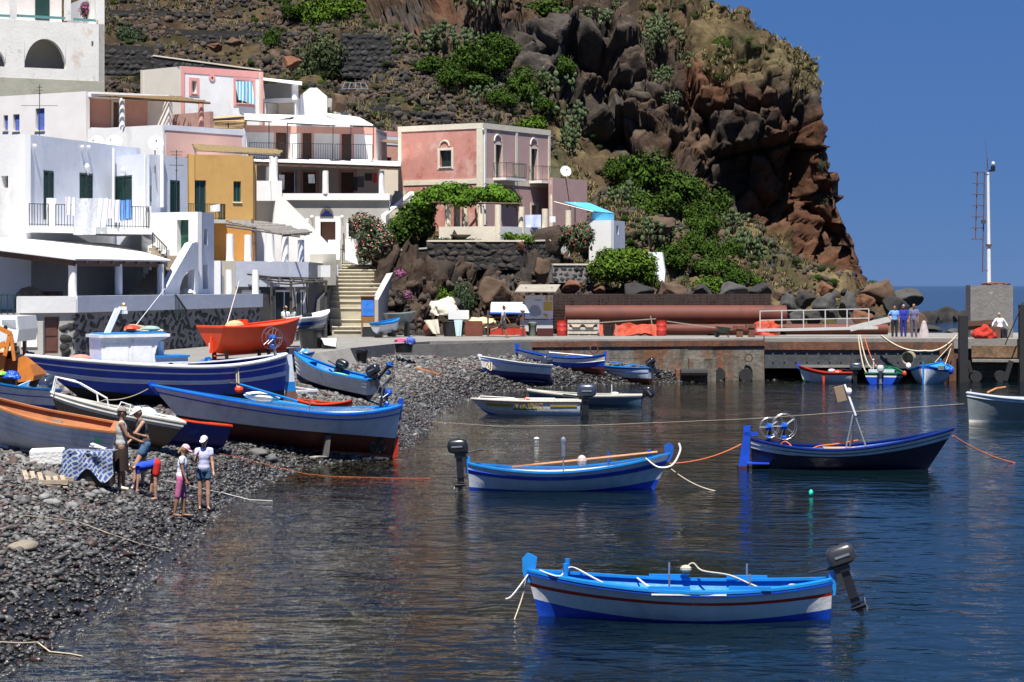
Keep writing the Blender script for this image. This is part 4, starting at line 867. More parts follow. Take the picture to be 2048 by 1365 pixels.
# passage and steps between the guest house and the pink house
t = thing('side_steps', 'narrow white walled steps climbing beside the guest house', 'stairs', P(785, 430, 139))
for k in range(9): MB().obox(P(771+k*2.2, 430-k*6.0, 139+k*.5), (.75, 0, 0), (0, .55, 0), (0, 0, -.35)).build('step', M_st, t)
MB().slab([P(762, 431, 138.4), P(819, 384, 143.2), P(822, 400, 143.2), P(812, 470, 141), P(762, 470, 138.4)], (.3, 0, 0)).build('side_wall', M_white, t)
fz = Fc(749, 149, 800, 150.5); p_, a_, b_ = house('passage_house', 'small pink and white house squeezed behind the guest house', (749, 149), (800, 150.5), (815, 157), 9, zat(263, 149.7), M_salm, M_salm, [('door', (768, 315, 783, 378), dict(c=M_brown))], [])
band(p_, a_, 0, a_.L, zat(290, 149.7), zat(273, 149.7), M_lav, .03); band(p_, a_, 0, a_.L, zat(273, 149.7), zat(263, 149.7)+.01, M_pinkt, .035)
MB().slab([P(752, 283, 147), P(801, 289, 147.5), P(801, 283, 149.6), P(752, 279, 149)], (0, 0, .05)).build('reed_eave', M_reed, p_)

# ---- pink house
zt = zat(247, 142)
MP, m1, m2 = house('pink_house', 'tall pink two storey house with pale stone trim and two small balconies', (797, 145.5), (965, 142), (1100, 148.8), 7.3, zt, M_pinkw, M_pink,
    [('win', (880, 301, 903, 334), dict(c=M_dgreen, trim=M_stone, tw=.16, dep=.2))],
    [('door', (991, 290, 1003, 359), dict(c=M_dgreen, trim=M_stone, tw=.13, dep=.22)), ('door', (1062, 298, 1074, 364), dict(c=M_dgreen, trim=M_stone, tw=.13, dep=.22)), ('open', (1063, 411, 1074, 434), dict(c=M_dgreen, trim=M_stone, tw=.15))], mr=M_stone)
for f, m in ((m1, M_stone), (m2, M_stone)):
    band(MP, f, -.03, f.L+.03, zt-.32, zt+.03, m, .05, 'cornice'); zz = zat(363, 143.5); band(MP, f, .42, f.L-.25, zz-.2, zz+.12, m, .045, 'string_course')
band(MP, m1, 0, .25, 7.3, zt-.33, M_stone, .045, 'quoin'); band(MP, m1, m1.L-.42, m1.L+.046, 7.3, zt-.33, M_stone, .047, 'quoin'); band(MP, m2, .005, .40, 7.3, zt-.33, M_stone, .045, 'quoin'); band(MP, m2, m2.L-.25, m2.L, 7.3, zt-.33, M_stone, .045, 'quoin')
a_, _ = m2.hit(1033, 300); band(MP, m2, a_-.12, a_+.12, zz+.13, zt-.33, M_stone, .04, 'pilaster')
for x, y, f in ((889, 293, m1), (996, 283, m2), (1068, 290, m2)):
    cc = f.px(x, y, .03); R = .36 if f is m1 else .42; MB().tube([cc+f.U*(R*math.cos(a))+V((0, 0, R*math.sin(a))) for a in np.linspace(0, math.pi, 11)], .055, 5).build('arch_moulding', M_stone, MP)
for x0, x1, y in ((986, 1026, 361), (1058, 1097, 367)):
    p, q = m2.px(x0, y, 0), m2.px(x1, y, 0); zb = p.z; q.z = zb; w = 1.0; nn_ = m2.Nn*w
    b = thing('small_balcony', ['small white balcony with iron rail, left one on the pink house', 'small white balcony with iron rail, right one on the pink house'][x0 > 1000], 'balcony', p)
    MB().obox(p, q-p, nn_, (0, 0, .16)).build('balcony_slab', M_white, b); u_ = V((0, 0, .16))
    M_olv = mat('olive_iron', (.09, .10, .075), .6, .2); rail(b, p+nn_+u_, q+nn_+u_, .95, None, M_olv, 'railing', .01, .12); rail(b, p+u_, p+nn_+u_, .95, None, M_olv, 'railing', .01, .12); rail(b, q+u_, q+nn_+u_, .95, None, M_olv, 'railing', .01, .12)
MB().tube([m2.px(966, 258, .1), m2.px(969, 268, .1), m2.px(970, 450, .1)], .06, 8).build('drain_pipe', M_pipe, MP)
mb = MB()
an, c1_, c2_ = house('pink_annex', 'single storey pink annex with an arched doorway beside the pink house', (1097, 146.5), (1101, 146.4), (1170, 150), 7.3, zat(357, 147.5), M_pink, M_pink, [], [('door', (1104, 398, 1120, 457), dict(c=M_brown, dep=.2))], mr=M_stone)
band(an, c2_, 0, c2_.L, zat(372, 148), zat(364, 148), M_stone, .04); band(an, c2_, c2_.L-.25, c2_.L, 7.3, zat(373, 148), M_stone, .04, 'quoin')
ar = [c2_.px(1112, 398, .03)+c2_.U*(.55*math.cos(a))+V((0, 0, .62*math.sin(a))) for a in np.linspace(0, math.pi, 13)]; b0, b1 = c2_.px(1103, 457, .03), c2_.px(1121, 457, .03)
MB().tube([c2_.px(1121.5, 457, .03)]+ar+[c2_.px(1102.5, 457, .03)], .12, 6).build('arch_surround', M_stone, an)
MB().slab([c2_.px(1112, 399, .01)+c2_.U*(.5*math.cos(a))+V((0, 0, .56*math.sin(a))) for a in np.linspace(0, math.pi, 13)], c2_.Nn*.012).build('fanlight', M_dark, an)
MB().tube([m2.px(1098, 372, .1), m2.px(1098, 455, .1)], .06, 8).build('drain_pipe', M_stone, MP)
dish('white satellite dish with blue mark on a tall mast beside the pink house', P(1131, 343, 143), .36, P(1141, 420, 143))
# terrace of the pink house
TF1, TF2 = Fc(878, 137, 1000, 136), Fc(1000, 136, 1140, 140.5); zt8 = zat(453, 136); t = thing('garden_terrace', 'pale walled terrace with round columns in front of the pink house', 'terrace', TF1.pt(0, 7.2))
mb = MB(); TF1.box(mb, 0, TF1.L, 6.8, zt8, -.3, 0); mb.build('wall', mat('terrace_plaster', (.66, .60, .48), .9, .1, 1, .2, 6, stain=[((.50, .44, .36), .57), ((.33, .30, .27), .66)], st_sc=.5, streak=3), t)
mb = MB(); TF2.box(mb, .0, TF2.L, 6.8, zt8-.004, -.3, 0); mb.build('wall', mat('terrace_plaster_grey', (.56, .57, .58), .9, .1, 1, .2, 6, stain=[((.44, .44, .45), .56), ((.66, .60, .50), .64)], st_sc=.4), t)
MB().prism([TF1.A, TF1.B-TF1.n*.32, TF2.B-TF2.n*.32, W(1140, 150), W(800, 150), W(800, 140)], 6.0, 7.4).build('floor', M_cgrey, t)
M_colm = mat('terrace_column_plaster', (.68, .60, .46), .9, .1, 2, .2, 8)
for x, d_, y0 in ((896, 137.4, 408), (914, 139, 410), (962, 137.2, 412), (996, 136.2, 410), (1043, 137.6, 414), (1090, 139, 418), (1137, 140.6, 421), (930, 141, 410)): column(t, x, d_, y0, 460, .20, M_colm, zb=7.4)
t2 = thing('vine_pergola', 'pole pergola carrying the leafy vine over the terrace', 'pergola', P(930, 410, 138))
for (xa, ya, da), (xb, yb, db) in [((860, 405, 137), (1045, 408, 137)), ((850, 398, 142), (1030, 400, 141.5)), ((896, 408, 136.8), (880, 396, 142)), ((962, 411, 136.8), (950, 398, 142)), ((1040, 413, 137.5), (1020, 400, 142))]: MB().tube([P(xa, ya, da), P(xb, yb, db)], .06, 6).build('pole', M_brown, t2)
cloth('blue_white_sheet', 'blue and white sheet hanging between two terrace columns of the pink house', hang2(1050, 430, 1082, 455, 138), mat('light_blue_linen', (.55, .62, .86), .9, .15, 3), fold=.08)
cloth('white_flannel', 'small white cloth hanging right of the last terrace column', hang2(1099, 433, 1111, 445, 139.6), M_linen, fold=.03)
shade_auto(MB().lathe(P(921, 482, 135.2)-V((0, 0, .1)), [(.12, 0), (.16, .12), (.35, .25), (.62, .42), (.66, .46), (.6, .47)], 16).solo('garden_urn', 'wide dark stone planter bowl below the terrace wall', 'planter', mat('dark_urn', (.12, .11, .09), .8, .2)), 40)
# white shed with blue tarpaulin
zt = zat(441, 138.5); s_, q1, q2 = house('white_shed', 'plain white shed with a slit window below the pink annex', (1178, 139.2), (1222, 138.2), (1250, 141), 5.8, zt, M_white, M_lav, [], [('open', (1233, 452, 1237, 470))], par_h=0)
tp = [P(1128, 405, 141), P(1178, 407, 143.5), P(1229, 428, 141.5), P(1185, 423, 138.8)]; t = thing('blue_tarpaulin', 'bright blue tarpaulin stretched over a frame beside the white shed', 'tarpaulin', P(1200, 440, 140)); M_tarp = mat('blue_tarp', (.10, .45, .72), .5, .1, 3)
MB().slab(tp, (0, 0, .03)).build('sheet', M_tarp, t); MB().slab([P(1184, 425, 139), P(1228, 429, 141.2), P(1228, 441, 141.2), P(1184, 441, 139)], (0, .03, 0)).build('side_sheet', M_tarp, t)
MB().tube([P(1108, 404, 139.5), P(1186, 424, 138.8)], .04, 5).tube([P(1150, 404, 141), P(1150, 445, 141)], .04, 5).build('pole', M_stone, t)
MB().slab([P(1292, 505, 143), P(1324, 505, 144), P(1330, 545, 143.6), P(1328, 571, 143), P(1310, 566, 142.6), P(1300, 548, 142.6)], (.1, .5, 0)).solo('ruined_white_wall', 'fragment of white wall standing on the slope by the green bush', 'wall', M_lav)

# ---- upper houses
zt = zat(183, 130); M_pw = mat('warm_white_plaster', (.78, .74, .71), .88, .05, 1)
t, w1_, w2_ = house('terrace_house', 'white house with blue curtained windows and a salmon loggia', (-60, 134.8), (172, 130), (345, 132.5), 10.5, zt, M_pw, M_white, [('win', (7, 231, 16, 261), dict(c=M_pipe, dep=.25)), ('win', (26, 229, 39, 262), dict(c=M_pipe, dep=.25)), ('win', (71, 217, 89, 261), dict(c=M_pipe, dep=.25))], [('open', (179, 191, 342, 258), dict(c=M_salm))], par_h=.1)
M_bcur = mat('blue_striped_curtain', (.08, .13, .42), .9, .6, 14)
for q in ((8, 232, 15, 260), (28, 231, 38, 261), (73, 219, 87, 260)): a0, a1, zb0, zt0 = w1_.rect(*q); mb = MB(); w1_.box(mb, a0, a1, zb0, zt0, -.14, -.12); mb.build('curtain', M_bcur, t)
for q in ((226, 205, 240, 257), (311, 213, 331, 257)):
    a0, a1, zb0, zt0 = w2_.rect(*q, off=-1.25); mb = MB(); w2_.box(mb, a0, a1, zb0, zt0, -1.24, -1.2); d = mb.build('door', M_brown, t)
    mb = MB(); 
    for r in ((a0-.12, a0, zb0, zt0+.12), (a1, a1+.12, zb0, zt0+.12), (a0, a1, zt0, zt0+.12)): w2_.box(mb, *r, -1.24, -1.17)
    mb.build('surround', M_beige, t)
MB().slab([P(180, 190, 131.2), P(180, 258, 131.2), P(186, 258, 134), P(186, 195, 134)], (.1, 0, 0)).build('loggia_side', M_salm, t)
pf1, pf2 = Fc(176, 129.3, 325, 126), Fc(325, 126, 490, 131); zp = zat(250, 126)
mb = MB(); pf1.box(mb, 0, pf1.L, 10.5, zp, -.25, 0); mb.build('parapet', M_white, t); mb = MB(); pf2.box(mb, .251, pf2.L, 10.5, zp-.004, -.25, 0); mb.build('parapet', mat('pale_pink_plaster', (.70, .45, .40), .88, .05, 1), t)
band(t, pf2, 0, pf2.L, zp-.28, zp+.02, M_lav, .03, 'coping'); band(t, pf2, pf2.L-.2, pf2.L, 10.5, zp-.29, M_lav, .03, 'coping'); band(t, pf2, .0, .12, 10.5, zp-.29, M_white, .03, 'coping')
MB().prism([pf1.A, pf1.B-pf1.n*.3, pf2.B-pf2.n*.3, W(490, 137), W(176, 137)], zp-1.1, zp-.95).build('floor', M_beige, t)
column(t, 244, 128.2, 197, 256, .17, M_white); column(t, 402, 129.2, 208, 254, .16, M_salm)
rw = Fc(345, 133.4, 420, 131); mb = MB(); rw.box(mb, 0, rw.L, zp-1, zat(226, 132), -.25, 0); mb.build('low_wall', mat('brownish_wall', (.36, .22, .19), .9, .15, 3), t)
reed_roof('reed_pergola_roof', 'brown reed roof over the salmon loggia terrace', [P(178, 191, 132), P(345, 193, 133), P(421, 206, 128.5), P(240, 193, 126.8)], 30, M_reed, .05, [(P(245, 197, 127.5), P(421, 207, 128.6)), (P(290, 197, 130), P(405, 207, 130))], M_brown)
# white house with pink trim
zt = zat(133, 146); t, u1, u2 = house('pink_trimmed_house', 'white house with pink trim and a striped blue curtain in the window', (281, 148.7), (362, 146), (526, 150), 12.5, zt, M_beige, M_white, [], [('win', (383, 162, 393, 187), dict(c=M_stone, trim=M_pinkt, tw=.2)), ('win', (472, 162, 505, 208), dict(c=M_stone, trim=M_pinkt, tw=.2, dep=.2))], par_h=.1)
band(t, u2, 0, u2.L, zt-.42, zt+.02, M_pinkt, .03); band(t, u2, .005, .26, 12.5, zt-.43, M_pinkt, .03); band(t, u2, u2.L-.24, u2.L, 12.5, zt-.43, M_pinkt, .03)
cc = u2.px(424, 156, .02); MB().tube([cc, cc+u2.Nn*.03], .24, 16).build('round_vent', M_pinkt, t); MB().tube([cc, cc+u2.Nn*.04], .07, 10).build('vent_hole', M_dark, t)
M_strp = bpy.data.materials.new('blue_white_stripes'); M_strp.use_nodes = True; N_, L_ = M_strp.node_tree.nodes, M_strp.node_tree.links; g_ = N_.new('ShaderNodeNewGeometry'); wv = N_.new('ShaderNodeTexWave'); wv.inputs['Scale'].default_value = 1.6; wv.inputs['Distortion'].default_value = .6; rp = N_.new('ShaderNodeValToRGB'); rp.color_ramp.interpolation = 'CONSTANT'; rp.color_ramp.elements[0].color = (.10, .42, .62, 1); rp.color_ramp.elements[1].position = .5; rp.color_ramp.elements[1].color = (.7, .8, .85, 1)
L_.new(g_.outputs['Position'], wv.inputs[0]); L_.new(wv.outputs[0], rp.inputs[0]); L_.new(rp.outputs[0], N_['Principled BSDF'].inputs['Base Color'])
cloth('striped_curtain', 'blue and white striped curtain blowing out of the pink framed window', [u2.px(x, y, .3) for x, y in ((471, 163), (504, 163), (510, 210), (477, 200))], M_strp, fold=.1, nx=15)
# annex with loggia and stepped walls
t, y1_, y2_ = house('loggia_annex', 'small whitewashed annex with open loggia beside the pink trimmed house', (527, 150.5), (592, 149.5), (655, 154), 13, zat(197, 150), M_pw, M_white, [('open', (528, 205, 590, 240), dict(c=M_beige))], [], par_h=.05)
MB().slab([P(526, 161, 149.4), P(604, 171, 149), P(604, 168, 153), P(526, 160, 153)], (0, 0, .14)).build('loggia_roof', M_white, t); fL = Fc(527, 152.8, 592, 152.2); wall(fL, 16, zat(166, 152), [], 0, fL.L, .2).build('wall', M_beige, t); column(t, 590, 149.6, 168, 200, .22, M_white)
MB().slab([P(600, 192, 150), P(620, 176, 150.5), P(634, 176, 150.8), P(654, 193, 151), P(654, 238, 151), P(600, 238, 150)], (0, .3, 0)).build('stepped_wall', M_white, t); rail(t, P(528, 231, 149.2), P(556, 233, 149.2), .85)
MB().prism([W(655, 152), W(705, 152.5), W(705, 156), W(655, 156)], 12, zat(233, 152)).build('stepped_wall', M_white, t)
for k in range(6): MB().obox(P(655+k*6.5, 197+k*6.4, 154.5-k*.2), (.5, 0, 0), (0, 1.2, 0), (0, 0, -.6)).build('step', M_cgrey, t)
# old white building in the top left corner
fO = Fc(-80, 149, 209, 153.4); zc_ = zat(172, 151); t = thing('old_white_building', 'old peeling white building with an arched opening and green balcony rails', 'building', fO.pt(5, 12))
rr = fO.rect(49, 78, 132, 137); zb_ = rr[2]; zt_ = rr[3]; am = (rr[0]+rr[1])/2; aw = (rr[1]-rr[0])/2
ops = [rr, fO.rect(-70, 90, 12, 132), fO.rect(183, 83, 187, 93)]; wall(fO, zat(157, 151), zat(41, 151), ops, 0, fO.L, .5).build('wall', M_wold, t)
for cx_, w_, zb__, zt__ in ((am, aw, zb_, zt_), ((ops[1][0]+ops[1][1])/2, (ops[1][1]-ops[1][0])/2, ops[1][2], ops[1][3])):
    for sgn in (-1, 1):
        pts = [fO.pt(cx_+sgn*w_*1.002, zt__+.002, .0)]+[fO.pt(cx_+sgn*w_*math.cos(a), zb__+(zt__-zb__)*math.sin(a)) for a in np.linspace(.25, math.pi/2, 12)]+[fO.pt(cx_, zt__+.002)]
        MB().slab(pts, fO.Nn*-.5).build('arch_spandrel', M_wold, t)
mb = MB(); fO.box(mb, 0, fO.L, zat(137, 151)-.3, zat(40, 151), -3, -2.9); mb.build('inner_wall', M_beige, t)
mb = MB(); fO.box(mb, 0, fO.L, 11, zat(157, 151)-.002, -.6, .03); mb.build('base', mat('mossy_render', (.40, .39, .31), .9, .12, 1, .3, 5, stain=((.30, .30, .23), .55)), t)
mb = MB(); fO.box(mb, 0, fO.L, zat(45, 151), zat(41, 151), -4, -.51); mb.build('floor', M_wold, t); mb = MB(); fO.box(mb, 0, fO.L-2.2, zat(41, 151), 25, -3, -2.8); mb.build('upper_wall', mat('greyish_pink_plaster', (.62, .58, .56), .9, .06), t)
for x0, x1 in ((22, 34), (132, 142), (192, 209)): a0, a1, b0, b1 = fO.rect(x0, -80, x1, 41); mb = MB(); fO.box(mb, a0, a1, b0, b1, -.5, -.02); mb.build('pillar', M_wold, t)
for x0, x1, y in ((-60, 22, 29), (35, 132, 33), (149, 194, 39)): a0, a1, b0, b1 = fO.rect(x0, y-2, x1, y+3); mb = MB(); fO.box(mb, a0, a1, b0, b1, -.3, -.22); mb.build('rail', mat('teal_paint', (.10, .24, .25), .5, .1), t)
a0, a1, b0, b1 = fO.rect(70, -60, 98, 41, off=-2.8); mb = MB(); fO.box(mb, a0, a1, b0, b1, -2.79, -2.7); mb.build('door', M_dgreen, t)
MB().slab([fO.pt(fO.L, 11), fO.pt(fO.L, 25), fO.pt(fO.L, 25, -8), fO.pt(fO.L, 11, -8)], fO.U*-.4).build('wall', M_wold, t)
# ================================================================ boats
def paint(n, c, r=.38, var=.1, **k):
    if min(c) < .5: c = tuple(x*.6 for x in c)
    return mat('boat_'+n, c, r, var, 2.5, .12, 9, stain=[((c[0]*.8, c[1]*.8, c[2]*.8), .53), ((c[0]*.5+.03, c[1]*.5+.028, c[2]*.5+.025), .66)], st_sc=1.8, streak=2.5, **k)
B_white = paint('white', (.82, .82, .82)); B_cream = paint('cream', (.74, .71, .63)); B_lblue = paint('light_blue', (.015, .34, .95), .4); B_blue = paint('blue', (.010, .11, .85)); B_navy = paint('navy', (.006, .012, .055)); B_nblue = paint('deep_blue', (.010, .04, .30))
B_dred = paint('dark_red', (.10, .012, .012), .6); B_red = paint('red', (.75, .06, .025), .45); B_orred = mat('bright_orange_red', (.80, .07, .016), .45, .1); B_orange = paint('orange', (.72, .27, .09), .5); B_green = paint('green', (.012, .19, .10), .5); B_black = paint('black', (.010, .011, .014), .6)
B_grey = paint('grey_green', (.36, .42, .43)); B_tan = paint('wood_and_bounce_tan', (.36, .24, .15), .6); B_sky = paint('sky_blue', (.05, .45, .95), .4); B_stripe = paint('stripe_red', (.80, .03, .025)); B_mblue = paint('mid_blue', (.018, .15, .70)); B_pale = paint('pale_blue_white', (.62, .68, .76)); B_yel = paint('yellow', (1, .66, .07))
M_rope = mat('pale_rope', (.50, .43, .31), .95, .2, 30); M_orope = mat('orange_rope', (.60, .15, .05), .9, .15, 30); M_wrope = mat('white_rope', (.66, .64, .6), .95, .1, 30)
M_oar = mat('oar_wood', (.42, .17, .06), .55, .2, 5); M_mot = mat('outboard_black', (.012, .013, .016), .32, .2, coat=.3); M_motg = mat('outboard_grey', (.028, .028, .032), .35, .15, coat=.3); M_alu = mat('bare_aluminium', (.45, .46, .47), .35, .1, metal=.8); M_moth = mat('outboard_blue_grey', (.03, .04, .06), .3, .15, coat=.4)
def frame_of(S, Bw, roll=0.):
    x = (V(Bw)-V(S)).normalized(); z = V((0, 0, 1)); y = z.cross(x).normalized(); z = x.cross(y); R = MX((x, y, z)).transposed() @ MX.Rotation(roll, 3, 'X')
    return MX.Translation(V(S)) @ R.to_4x4()
def boat(name, label, S, Bw, beam, D, ts=.08, tm=.45, sb=.3, ss=.1, rb=.35, rs=.05, kb=.2, ks=0., bil=.5, bands=None, gun=None, inner=None, fl=.12, decks=(), thw=(), stem=None, post=None, strakes=(), roll=0., group=None, gw=.09, bfull=1.5, nst=26, thm=None, cat='boat', keel=True):
    S, Bw = V(S), V(Bw); L = (Bw-S).length; t = thing(name, label, cat, S, group); t.matrix_world = frame_of(S, Bw, roll); t['L'] = L; del t['L']
    def hb(u):
        if u < tm: f = ts+(1-ts)*math.sin(math.pi/2*u/tm)**(.75 if ts < .3 else 1)
        else: f = max(0., 1-((u-tm)/(1-tm))**2.2)**(.85) if bfull > 1 else 1-((u-tm)/(1-tm))**1.6
        return beam/2*max(f, .012)
    def sh(u): return D+(sb*((u-.42)/.58)**2 if u > .42 else ss*((.42-u)/.42)**2)
    def kl(u): return kb*max(0, (u-.78)/.22)**2.2+ks*max(0, (.25-u)/.25)**2
    def ptx(u, v, off=0.):
        k, s = kl(u), sh(u); e = bil+(1.05-bil)*max(0, (u-.45)/.55)**1.3+(.35 if ts < .3 else 0)*max(0, (.35-u)/.35)**1.5
        y = max(0., hb(u)*(max(v, 0)**e)-off); xx = L*u+rb*max(0, (u-.5)/.5)**2*(v-.15)-rs*max(0, (.5-u)/.5)**2*v; return xx, y, k+(s-k)*v
    us = [.5-.5*math.cos(math.pi*i/(nst-1))*(1) for i in range(nst)]; us = [.35*(i/(nst-1))+.65*q for i, q in enumerate(us)]
    bv = lambda b, u: b if isinstance(b, (int, float)) else min(.97, max(.02, (b[1]+b[2]*max(0, (u-.5)/.5)**2+(b[3] if len(b) > 3 else 0)*max(0, (.5-u)/.5)**2-kl(u))/(sh(u)-kl(u))))
    for nm, m, lo, hi in bands:
        mb = MB(); nr = 6
        for sd in (1, -1):
            rows = []
            for j in range(nr):
                rows.append([(lambda q: (q[0], sd*q[1], q[2]))(ptx(u, bv(lo, u)+(bv(hi, u)-bv(lo, u))*j/(nr-1))) for u in us])
            mb.grid(rows if sd < 0 else rows[::-1])
        if ts > .03:                              # transom
            vv = [bv(lo, 0)+(bv(hi, 0)-bv(lo, 0))*j/(nr-1) for j in range(nr)]; q = [ptx(0, v) for v in vv]
            mb.grid([[(a[0]-.002, a[1], a[2]) for a in q], [(a[0]-.002, -a[1], a[2]) for a in q]])
        o = mb.build(nm, m, t, True); shade_auto(o, 50)
    gm = gun or bands[-1][1]; im = inner or gm
    mb = MB()                                     # inner skin and floor
    for sd in (1, -1):
        rows = []
        for j in range(5):
            rows.append([(lambda q: (q[0], sd*q[1], q[2]))(ptx(min(max(u, .012), .985), max(.06, (fl-kl(u))/(sh(u)-kl(u)))+(1-max(.06, (fl-kl(u))/(sh(u)-kl(u))))*j/4, .045)) for u in us])
        mb.grid(rows if sd > 0 else rows[::-1])
    fr_ = [ptx(min(max(u, .012), .985), max(.06, (fl-kl(u))/(sh(u)-kl(u))), .04) for u in us]; mb.grid([[(a[0], a[1], a[2]) for a in fr_], [(a[0], -a[1], a[2]) for a in fr_]])
    q = [ptx(.012, v, .045) for v in np.linspace(.1, 1, 5)]; mb.grid([[(a[0]+.03, -a[1], a[2]) for a in q], [(a[0]+.03, a[1], a[2]) for a in q]])
    shade_auto(mb.build('interior', im, t, True), 50)
    mb = MB()                                     # capping rail
    for sd in (1, -1):
        ro, ri = [], []
        for u in us:
            a = ptx(u, 1); y2 = max(0., a[1]-gw); ro.append((a[0], sd*(a[1]+.025), a[2])); ri.append((a[0], sd*y2, a[2]+.008))
        mb.grid([ri, ro] if sd > 0 else [ro, ri], (0, 0, .04))
    if ts > .2: a = ptx(0, 1); mb.box(a[0]-.03, a[0]+gw, -a[1], a[1], a[2]-.02, a[2]+.052)
    mb.build('gunwale', gm, t, True)
    for v, r, m in strakes:
        mb = MB()
        for sd in (1, -1): mb.tube([(lambda q: (q[0], sd*(q[1]+r*.4), q[2]))(ptx(u, bv(v, u))) for u in us], r, 5)
        mb.build('rubbing_strake', m, t, True)
    for u0, u1, m in decks:
        nd = 8; rows = [[], []]
        for k in range(nd):
            u = u0+(u1-u0)*k/(nd-1); a = ptx(min(u, .985), 1); rows[0].append((a[0], a[1]-.04, a[2]-.03)); rows[1].append((a[0], -a[1]+.04, a[2]-.03))
        mid = [V(a).lerp(V(b), .5)+V((0, 0, .05)) for a, b in zip(*rows)]; MB().grid([rows[1], mid, rows[0]], (0, 0, -.03)).build('deck', m, t, True)
    for u in thw:
        a = ptx(u, .8); MB().box(a[0]-.11, a[0]+.11, -a[1]+.09, a[1]-.09, a[2]-.02, a[2]+.02).build('thwart', thm or im, t, True)
    if stem:
        h, m = stem; a0, a1 = ptx(1, .80), ptx(1, 1); dx = (a1[0]-a0[0]); pts = [(a0[0]-.04, 0, a0[2]), (a0[0]+.06, 0, a0[2]), (a1[0]+.06, 0, a1[2]), (a1[0]+.06+dx*.15, 0, a1[2]+h*.7), (a1[0]-.02+dx*.15, 0, a1[2]+h), (a1[0]-.16, 0, a1[2]+h*.75), (a1[0]-.13, 0, a1[2])]
        MB().slab([V(p)-V((0, .035, 0)) for p in pts], (0, .07, 0)).build('stem_post', m, t, True)
    if post:
        h, m = post; a1 = ptx(0, 1); a0 = ptx(0, .72); MB().slab([V(p)-V((0, .035, 0)) for p in [(a0[0]-.06, 0, a0[2]), (a0[0]+.03, 0, a0[2]), (a1[0]+.05, 0, a1[2]+h), (a1[0]-.07, 0, a1[2]+h)]], (0, .07, 0)).build('stern_post', m, t, True)
    if keel: MB().box(.02, L*.9, -.03, .03, -.05, .02).build('keel', bands[0][1], t, True)
    B = dict(t=t, L=L, pt=ptx, sh=sh, hb=hb, M=t.matrix_world.copy()); return B
def outboard(b, mc=None, ml=None, s=1., tilt=0., y=0., turn=0., x=-.12, dz=.0, label=None):
    """motor clamped to the stern: leg > cowling, propeller, tiller, clamp"""
    mc, ml = mc or M_mot, ml or M_mot; z0 = b['sh'](0); R = MX.Translation((x, y, z0+dz)) @ MX.Rotation(turn, 4, 'Z') @ MX.Rotation(-tilt, 4, 'Y') @ MX.Scale(s, 4)
    def bl(mb, nm, m, par, sm=False):
        mb.v = [R @ p for p in mb.v]; o = mb.build(nm, m, par, True); return shade_auto(o, 45) if sm else o
    mb = MB(); mb.obox((-.09, -.055, -.62), (.16, 0, 0), (0, .11, 0), (.0, 0, .62)); mb.obox((-.2, -.09, -.5), (.34, 0, 0), (0, .18, 0), (0, 0, .02)); mb.tube([(-.16, 0, -.68), (.10, 0, -.68)], [.06, .04], 8); mb.slab([(-.1, -.01, -.68), (.06, -.01, -.68), (-.02, -.01, -.86), (-.08, -.01, -.86)], (0, .02, 0))
    mb.obox((-.12, -.1, -.02), (.28, 0, 0), (0, .2, 0), (0, 0, .12)); o = bl(mb, 'outboard_motor', ml, b['t'])
    if label: o['label'] = label
    prof = [(.13, .09), (.20, .13), (.215, .24), (.20, .36), (.14, .42), (.04, .44)]; mb = MB(); rings = []
    for r, z in prof:
        rings.append([(-.03-.03*(z-.1)*2+1.18*r*(abs(math.cos(a))**.42)*(1 if math.cos(a) > 0 else -1), .78*r*(abs(math.sin(a))**.42)*(1 if math.sin(a) > 0 else -1), z) for a in np.linspace(0, 2*math.pi, 17)])
    mb.grid(rings); bl(mb, 'cowling', mc, o, True)
    mb = MB(); 
    for sd in (-1, 1): mb.box(-.18, .08, sd*.172-.004, sd*.172+.004, .23, .27)
    bl(mb, 'decal', M_alu, o)
    mb = MB(); mb.tube([(.12, 0, .08), (.36, .03, .12), (.58, .04, .14)], [.03, .025, .03], 7); bl(mb, 'tiller', M_mot, o)
    mb = MB(); mb.box(.06, .16, -.1, .1, -.26, .02); bl(mb, 'clamp', M_motg, o); mb = MB()
    for k in range(3): a = 2.1*k; mb.slab([(-.17, .02*math.cos(a), -.68+.02*math.sin(a)), (-.19, .12*math.cos(a-.3), -.68+.12*math.sin(a-.3)), (-.16, .13*math.cos(a+.3), -.68+.13*math.sin(a+.3))], (.012, 0, 0))
    bl(mb, 'propeller', M_alu, o); return o
def hauler(b, u, y, h, r=.32, m=None, lean=0., base=.7, wm=None):
    """net hauling winch: post with wire wheels"""
    a = b['pt'](u, base); x = a[0]; z = a[2]; mb = MB(); mb.tube([(x, y, z), (x+lean, y, z+h)], .05, 7); o = mb.build('net_hauler', m or M_mot, b['t'], True); c = V((x+lean, y, z+h))
    for k, dy in enumerate((-.14, .14)):
        mb = MB(); mb.tube(ring(c+V((0, dy, 0)), r*(1-.12*k), .02, (0.25, -1, 0), 18), .008, 5, False)
        for j in range(5):
            an = 2*math.pi*j/5; n_ = V((.25, -1, 0)).normalized(); a_ = n_.cross(V((0, 0, 1))).normalized(); b_ = n_.cross(a_); mb.tube([c+V((0, dy, 0)), c+V((0, dy, 0))+(a_*math.cos(an)+b_*math.sin(an))*r*(1-.12*k)], .008, 4)
        mb.build('wheel', wm or M_steel, o, True)
    mb = MB(); mb.ell(c, .12, .2, .12, 8, 6); mb.ell(c-V((0, 0, h*.4)), .09, .12, .1, 8, 5); mb.build('winch_motor', B_mblue, o, True); return o
